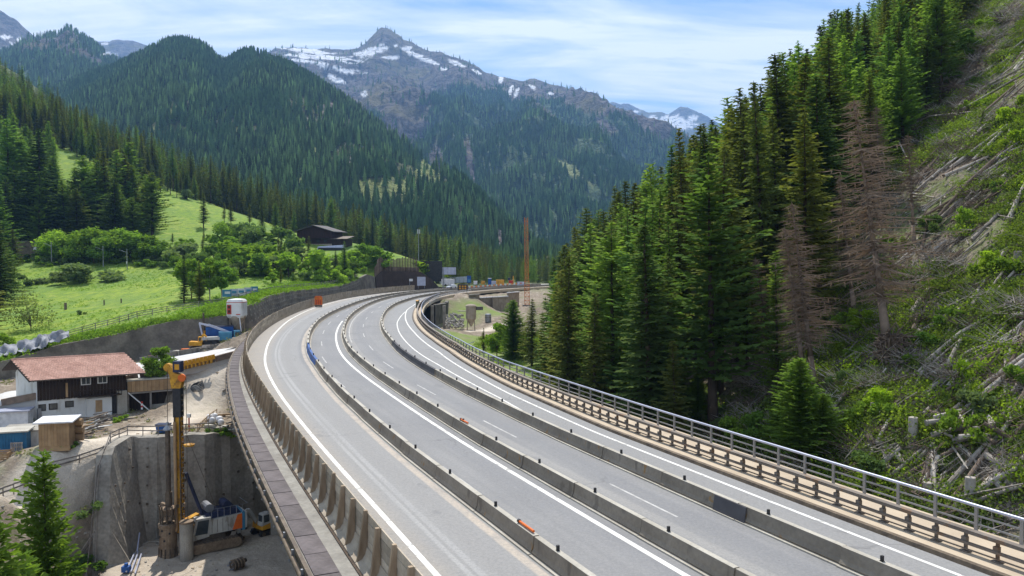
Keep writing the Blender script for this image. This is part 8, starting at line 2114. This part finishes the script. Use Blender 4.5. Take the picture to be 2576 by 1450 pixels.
x, y, z, u, v = clearing_points(110000, 120)
w = r.random(len(x)) < np.clip(50 / y, .3, 1) ; x, y, z = x[w], y[w], z[w]
dens = fbm(x * .12, y * .12, 4, 81); ok = r.random(len(x)) < np.clip(.45 + dens * 1.6, .08, 1); x, y, z = x[ok][:18000], y[ok][:18000], z[ok][:18000]; n = len(x)
an = r.normal(.2, .75, n); L_ = r.uniform(.35, 1.9, n) ** 1.15 * (1 + (y > 70) * .5); el = r.uniform(-.05, .75, n); dx, dy, dz = np.cos(an) * L_, np.sin(an) * L_, el * L_ * .8; th = r.uniform(.012, .042, n) * (1 + (y > 70) * .6)
A = np.c_[x, y, z + .05]; B = A + np.c_[dx, dy, dz]; side = np.c_[-np.sin(an), np.cos(an), np.zeros(n)] * th[:, None]; up_ = np.c_[np.zeros(n), np.zeros(n), th * 1.6]
V = np.stack([A + side, A - side, A + up_, B + side * .4, B - side * .4, B + up_ * .4], 1).reshape(-1, 3); base_ = (np.arange(n) * 6)[:, None]
F = np.concatenate([base_ + np.array([[0, 1, 4, 3]]), base_ + np.array([[1, 2, 5, 4]]), base_ + np.array([[2, 0, 3, 5]])])
half = n // 2
for nm, lab, mat_, lo_, hi_ in (('twig_litter', 'pale dry twigs and splinters littering the clearing', bark_pale, 0, half), ('brown_twig_litter', 'brown dead twigs littering the clearing', bark_brown, half, n)):
    fs = F[(F[:, 0] >= lo_ * 6) & (F[:, 0] < hi_ * 6)] - lo_ * 6; me = fast_mesh(nm, V[lo_ * 6:hi_ * 6], fs); me.materials.append(mat_); o = bpy.data.objects.new(nm, me); COL.objects.link(o); props(o, lab, 'twigs', kind='stuff')
x, y, z, u, v = clearing_points(70000, 160)
g_ = fbm(x * .10, y * .10, 4, 83) + .4 * fbm(x * .4, y * .4, 2, 84); ok = (g_ > .03) & (r.random(len(x)) < np.clip(60 / y, .25, 1)); x, y, z = x[ok][:9000], y[ok][:9000], z[ok][:9000]; n = len(x)
scatter('undergrowth', 'bright green undergrowth between the fallen logs', np.c_[x, y, z + .02], r.uniform(.55, 1.5, n), r.uniform(0, 6.28, n), np.where(r.random(n) < .07, 2, r.integers(0, 2, n)).astype(float), UND, 'undergrowth')

x, y, z, u, v = clearing_points(30000, 90); w = (r.random(len(x)) < np.clip(60 / y, .35, 1)) & (fbm(x * .1, y * .1, 3, 87) > -.08); x, y, z = x[w][:1500], y[w][:1500], z[w][:1500]; mb = MB()
for i in range(len(x)):
    an = rr.gauss(.25, .55) if rr.random() < .7 else rr.uniform(0, 6.28); L_ = rr.uniform(1.0, 4.2) * (1 + .3 * (y[i] > 60)); ex, ey = x[i] + math.cos(an) * L_, y[i] + math.sin(an) * L_; rad = rr.uniform(.03, .085)
    mb.tube((x[i], y[i], z[i] + .15), (ex, ey, z[i] + .15 + math.cos(an) * L_ * .72 + rr.uniform(-.1, .7)), rad, rad * .4, 4, False, mi=rr.random() < .35)
o = bpy.data.objects.new('broken_branches', mb.mesh('broken_branches', [bark_pale, bark_brown])); COL.objects.link(o); props(o, 'dense litter of pale broken branches and stems over the whole clearing', 'branches', kind='stuff')


def brush_shape(seed):
    rq = random.Random(seed); mb = MB()
    for k in range(46):
        q0 = Vector((rq.uniform(-.7, .7), rq.uniform(-.7, .7), rq.uniform(0, .3))); q1 = q0 + Vector((rq.uniform(-1.1, 1.1), rq.uniform(-1.1, 1.1), rq.uniform(0, .9))); mb.tube(q0, q1, .022, .006, 3, False)
    return hidden(mb.mesh('brush_shape', bark_brown), bark_brown, 'brush_shape')


BR = [brush_shape(1), brush_shape(2)]
BR2 = [hidden(o.data.copy(), bark_pale, 'brush_shape') for o in BR]
x, y, z, u, v = clearing_points(16000, 330); ok = (fbm(x * .09, y * .09, 3, 91) > -.06); x, y, z = x[ok][:1500], y[ok][:1500], z[ok][:1500]; n = len(x)
scatter('brushwood', 'tangled dead brushwood over the clearing and under the forest edge', np.c_[x, y, z], r.uniform(.6, 1.6, n), r.uniform(0, 6.28, n), r.integers(0, 4, n).astype(float), BR + BR2, 'brushwood')
# gully vegetation behind the railing and on the forest floor
n = 9000; yy = r.uniform(40, 205, n); xx = r.uniform(-16, 60, n); S2, O2 = to_line(xx, yy); zc = low_ground(xx, yy, False); ok = (O2 < -16) & (xx > XB_LO(yy) - 6) & (fbm(xx * .08, yy * .08, 3, 95) > .0)
xx, yy, zc = xx[ok], yy[ok], zc[ok]; n = len(xx)
scatter('gully_undergrowth', 'green undergrowth in the gully and on the forest floor', np.c_[xx, yy, zc - .05], r.uniform(.5, 1.5, n), r.uniform(0, 6.28, n), r.integers(0, 3, n).astype(float), UND, 'undergrowth')
# rubble and dry weeds on the bare site slopes
def rock_shape(seed):
    rq = random.Random(seed); mb = MB().box((0, 0, 0), (.5, .4, .3), rq.random()); mb.v = [(x * rq.uniform(.7, 1.3), y * rq.uniform(.7, 1.3), z * rq.uniform(.6, 1.3)) for x, y, z in mb.v]; return hidden(mb.mesh('rock_shape', conc), dirt if seed % 2 else conc, 'rock_shape')


RK = [rock_shape(i) for i in range(4)]
n = 7500; yy = r.uniform(58, 150, n); xx = r.uniform(-95, -18, n); S2, O2 = to_line(xx, yy); zc = low_ground(xx, yy); trk_d = near_poly(xx, yy, trk, 2.3); ok = (O2 > 15.5) & (xx > wall_x(yy) + 1.5) & ((trk_d < .35) | (r.random(n) < .06)) & (fbm(xx * .15, yy * .15, 3, 97) > -.25)
xx, yy, zc = xx[ok], yy[ok], zc[ok]; n = len(xx)
scatter('site_rubble', 'loose stones and clods on the bare site slopes and pit floor', np.c_[xx, yy, zc], r.uniform(.15, .8, n) ** 1.5, r.uniform(0, 6.28, n), r.integers(0, 4, n).astype(float), RK, 'rubble')
ok = (r.random(n) < .16) & ~inside(xx, yy, PIT); m_ = int(ok.sum()); DW = [clump(7, 40, .6, .09, foliage('dry_weed_leaves', (.16, .19, .06), (.25, .23, .10), transl=.3), 'dry_weed_shape')] * 1
scatter('site_weeds', 'thin weeds on the bare site slopes', np.c_[xx[ok], yy[ok], zc[ok]], r.uniform(.4, 1.2, m_), r.uniform(0, 6.28, m_), np.zeros(m_), DW + TUF[:1], 'weeds')

# ================================================================== HAZE
mb = MB().box((0, 0, 0), (2, 2, 2)); hz = bpy.data.objects.new('haze', mb.mesh('haze', nodes('valley_haze')[0])); COL.objects.link(hz); props(hz, 'thin bluish valley air between the camera and the mountains', 'haze', kind='stuff')
hz.location = (0, 4500, 780); hz.scale = (9000, 6000, 830)
hm = hz.data.materials[0]; N, L = hm.node_tree.nodes, hm.node_tree.links; pv_ = N.new('ShaderNodeVolumePrincipled'); ho = N.new('ShaderNodeOutputMaterial')
pv_.inputs['Density'].default_value = HAZE; pv_.inputs['Color'].default_value = HAZE_COL + (1,); pv_.inputs['Anisotropy'].default_value = 0.2; L.new(pv_.outputs[0], ho.inputs['Volume'])
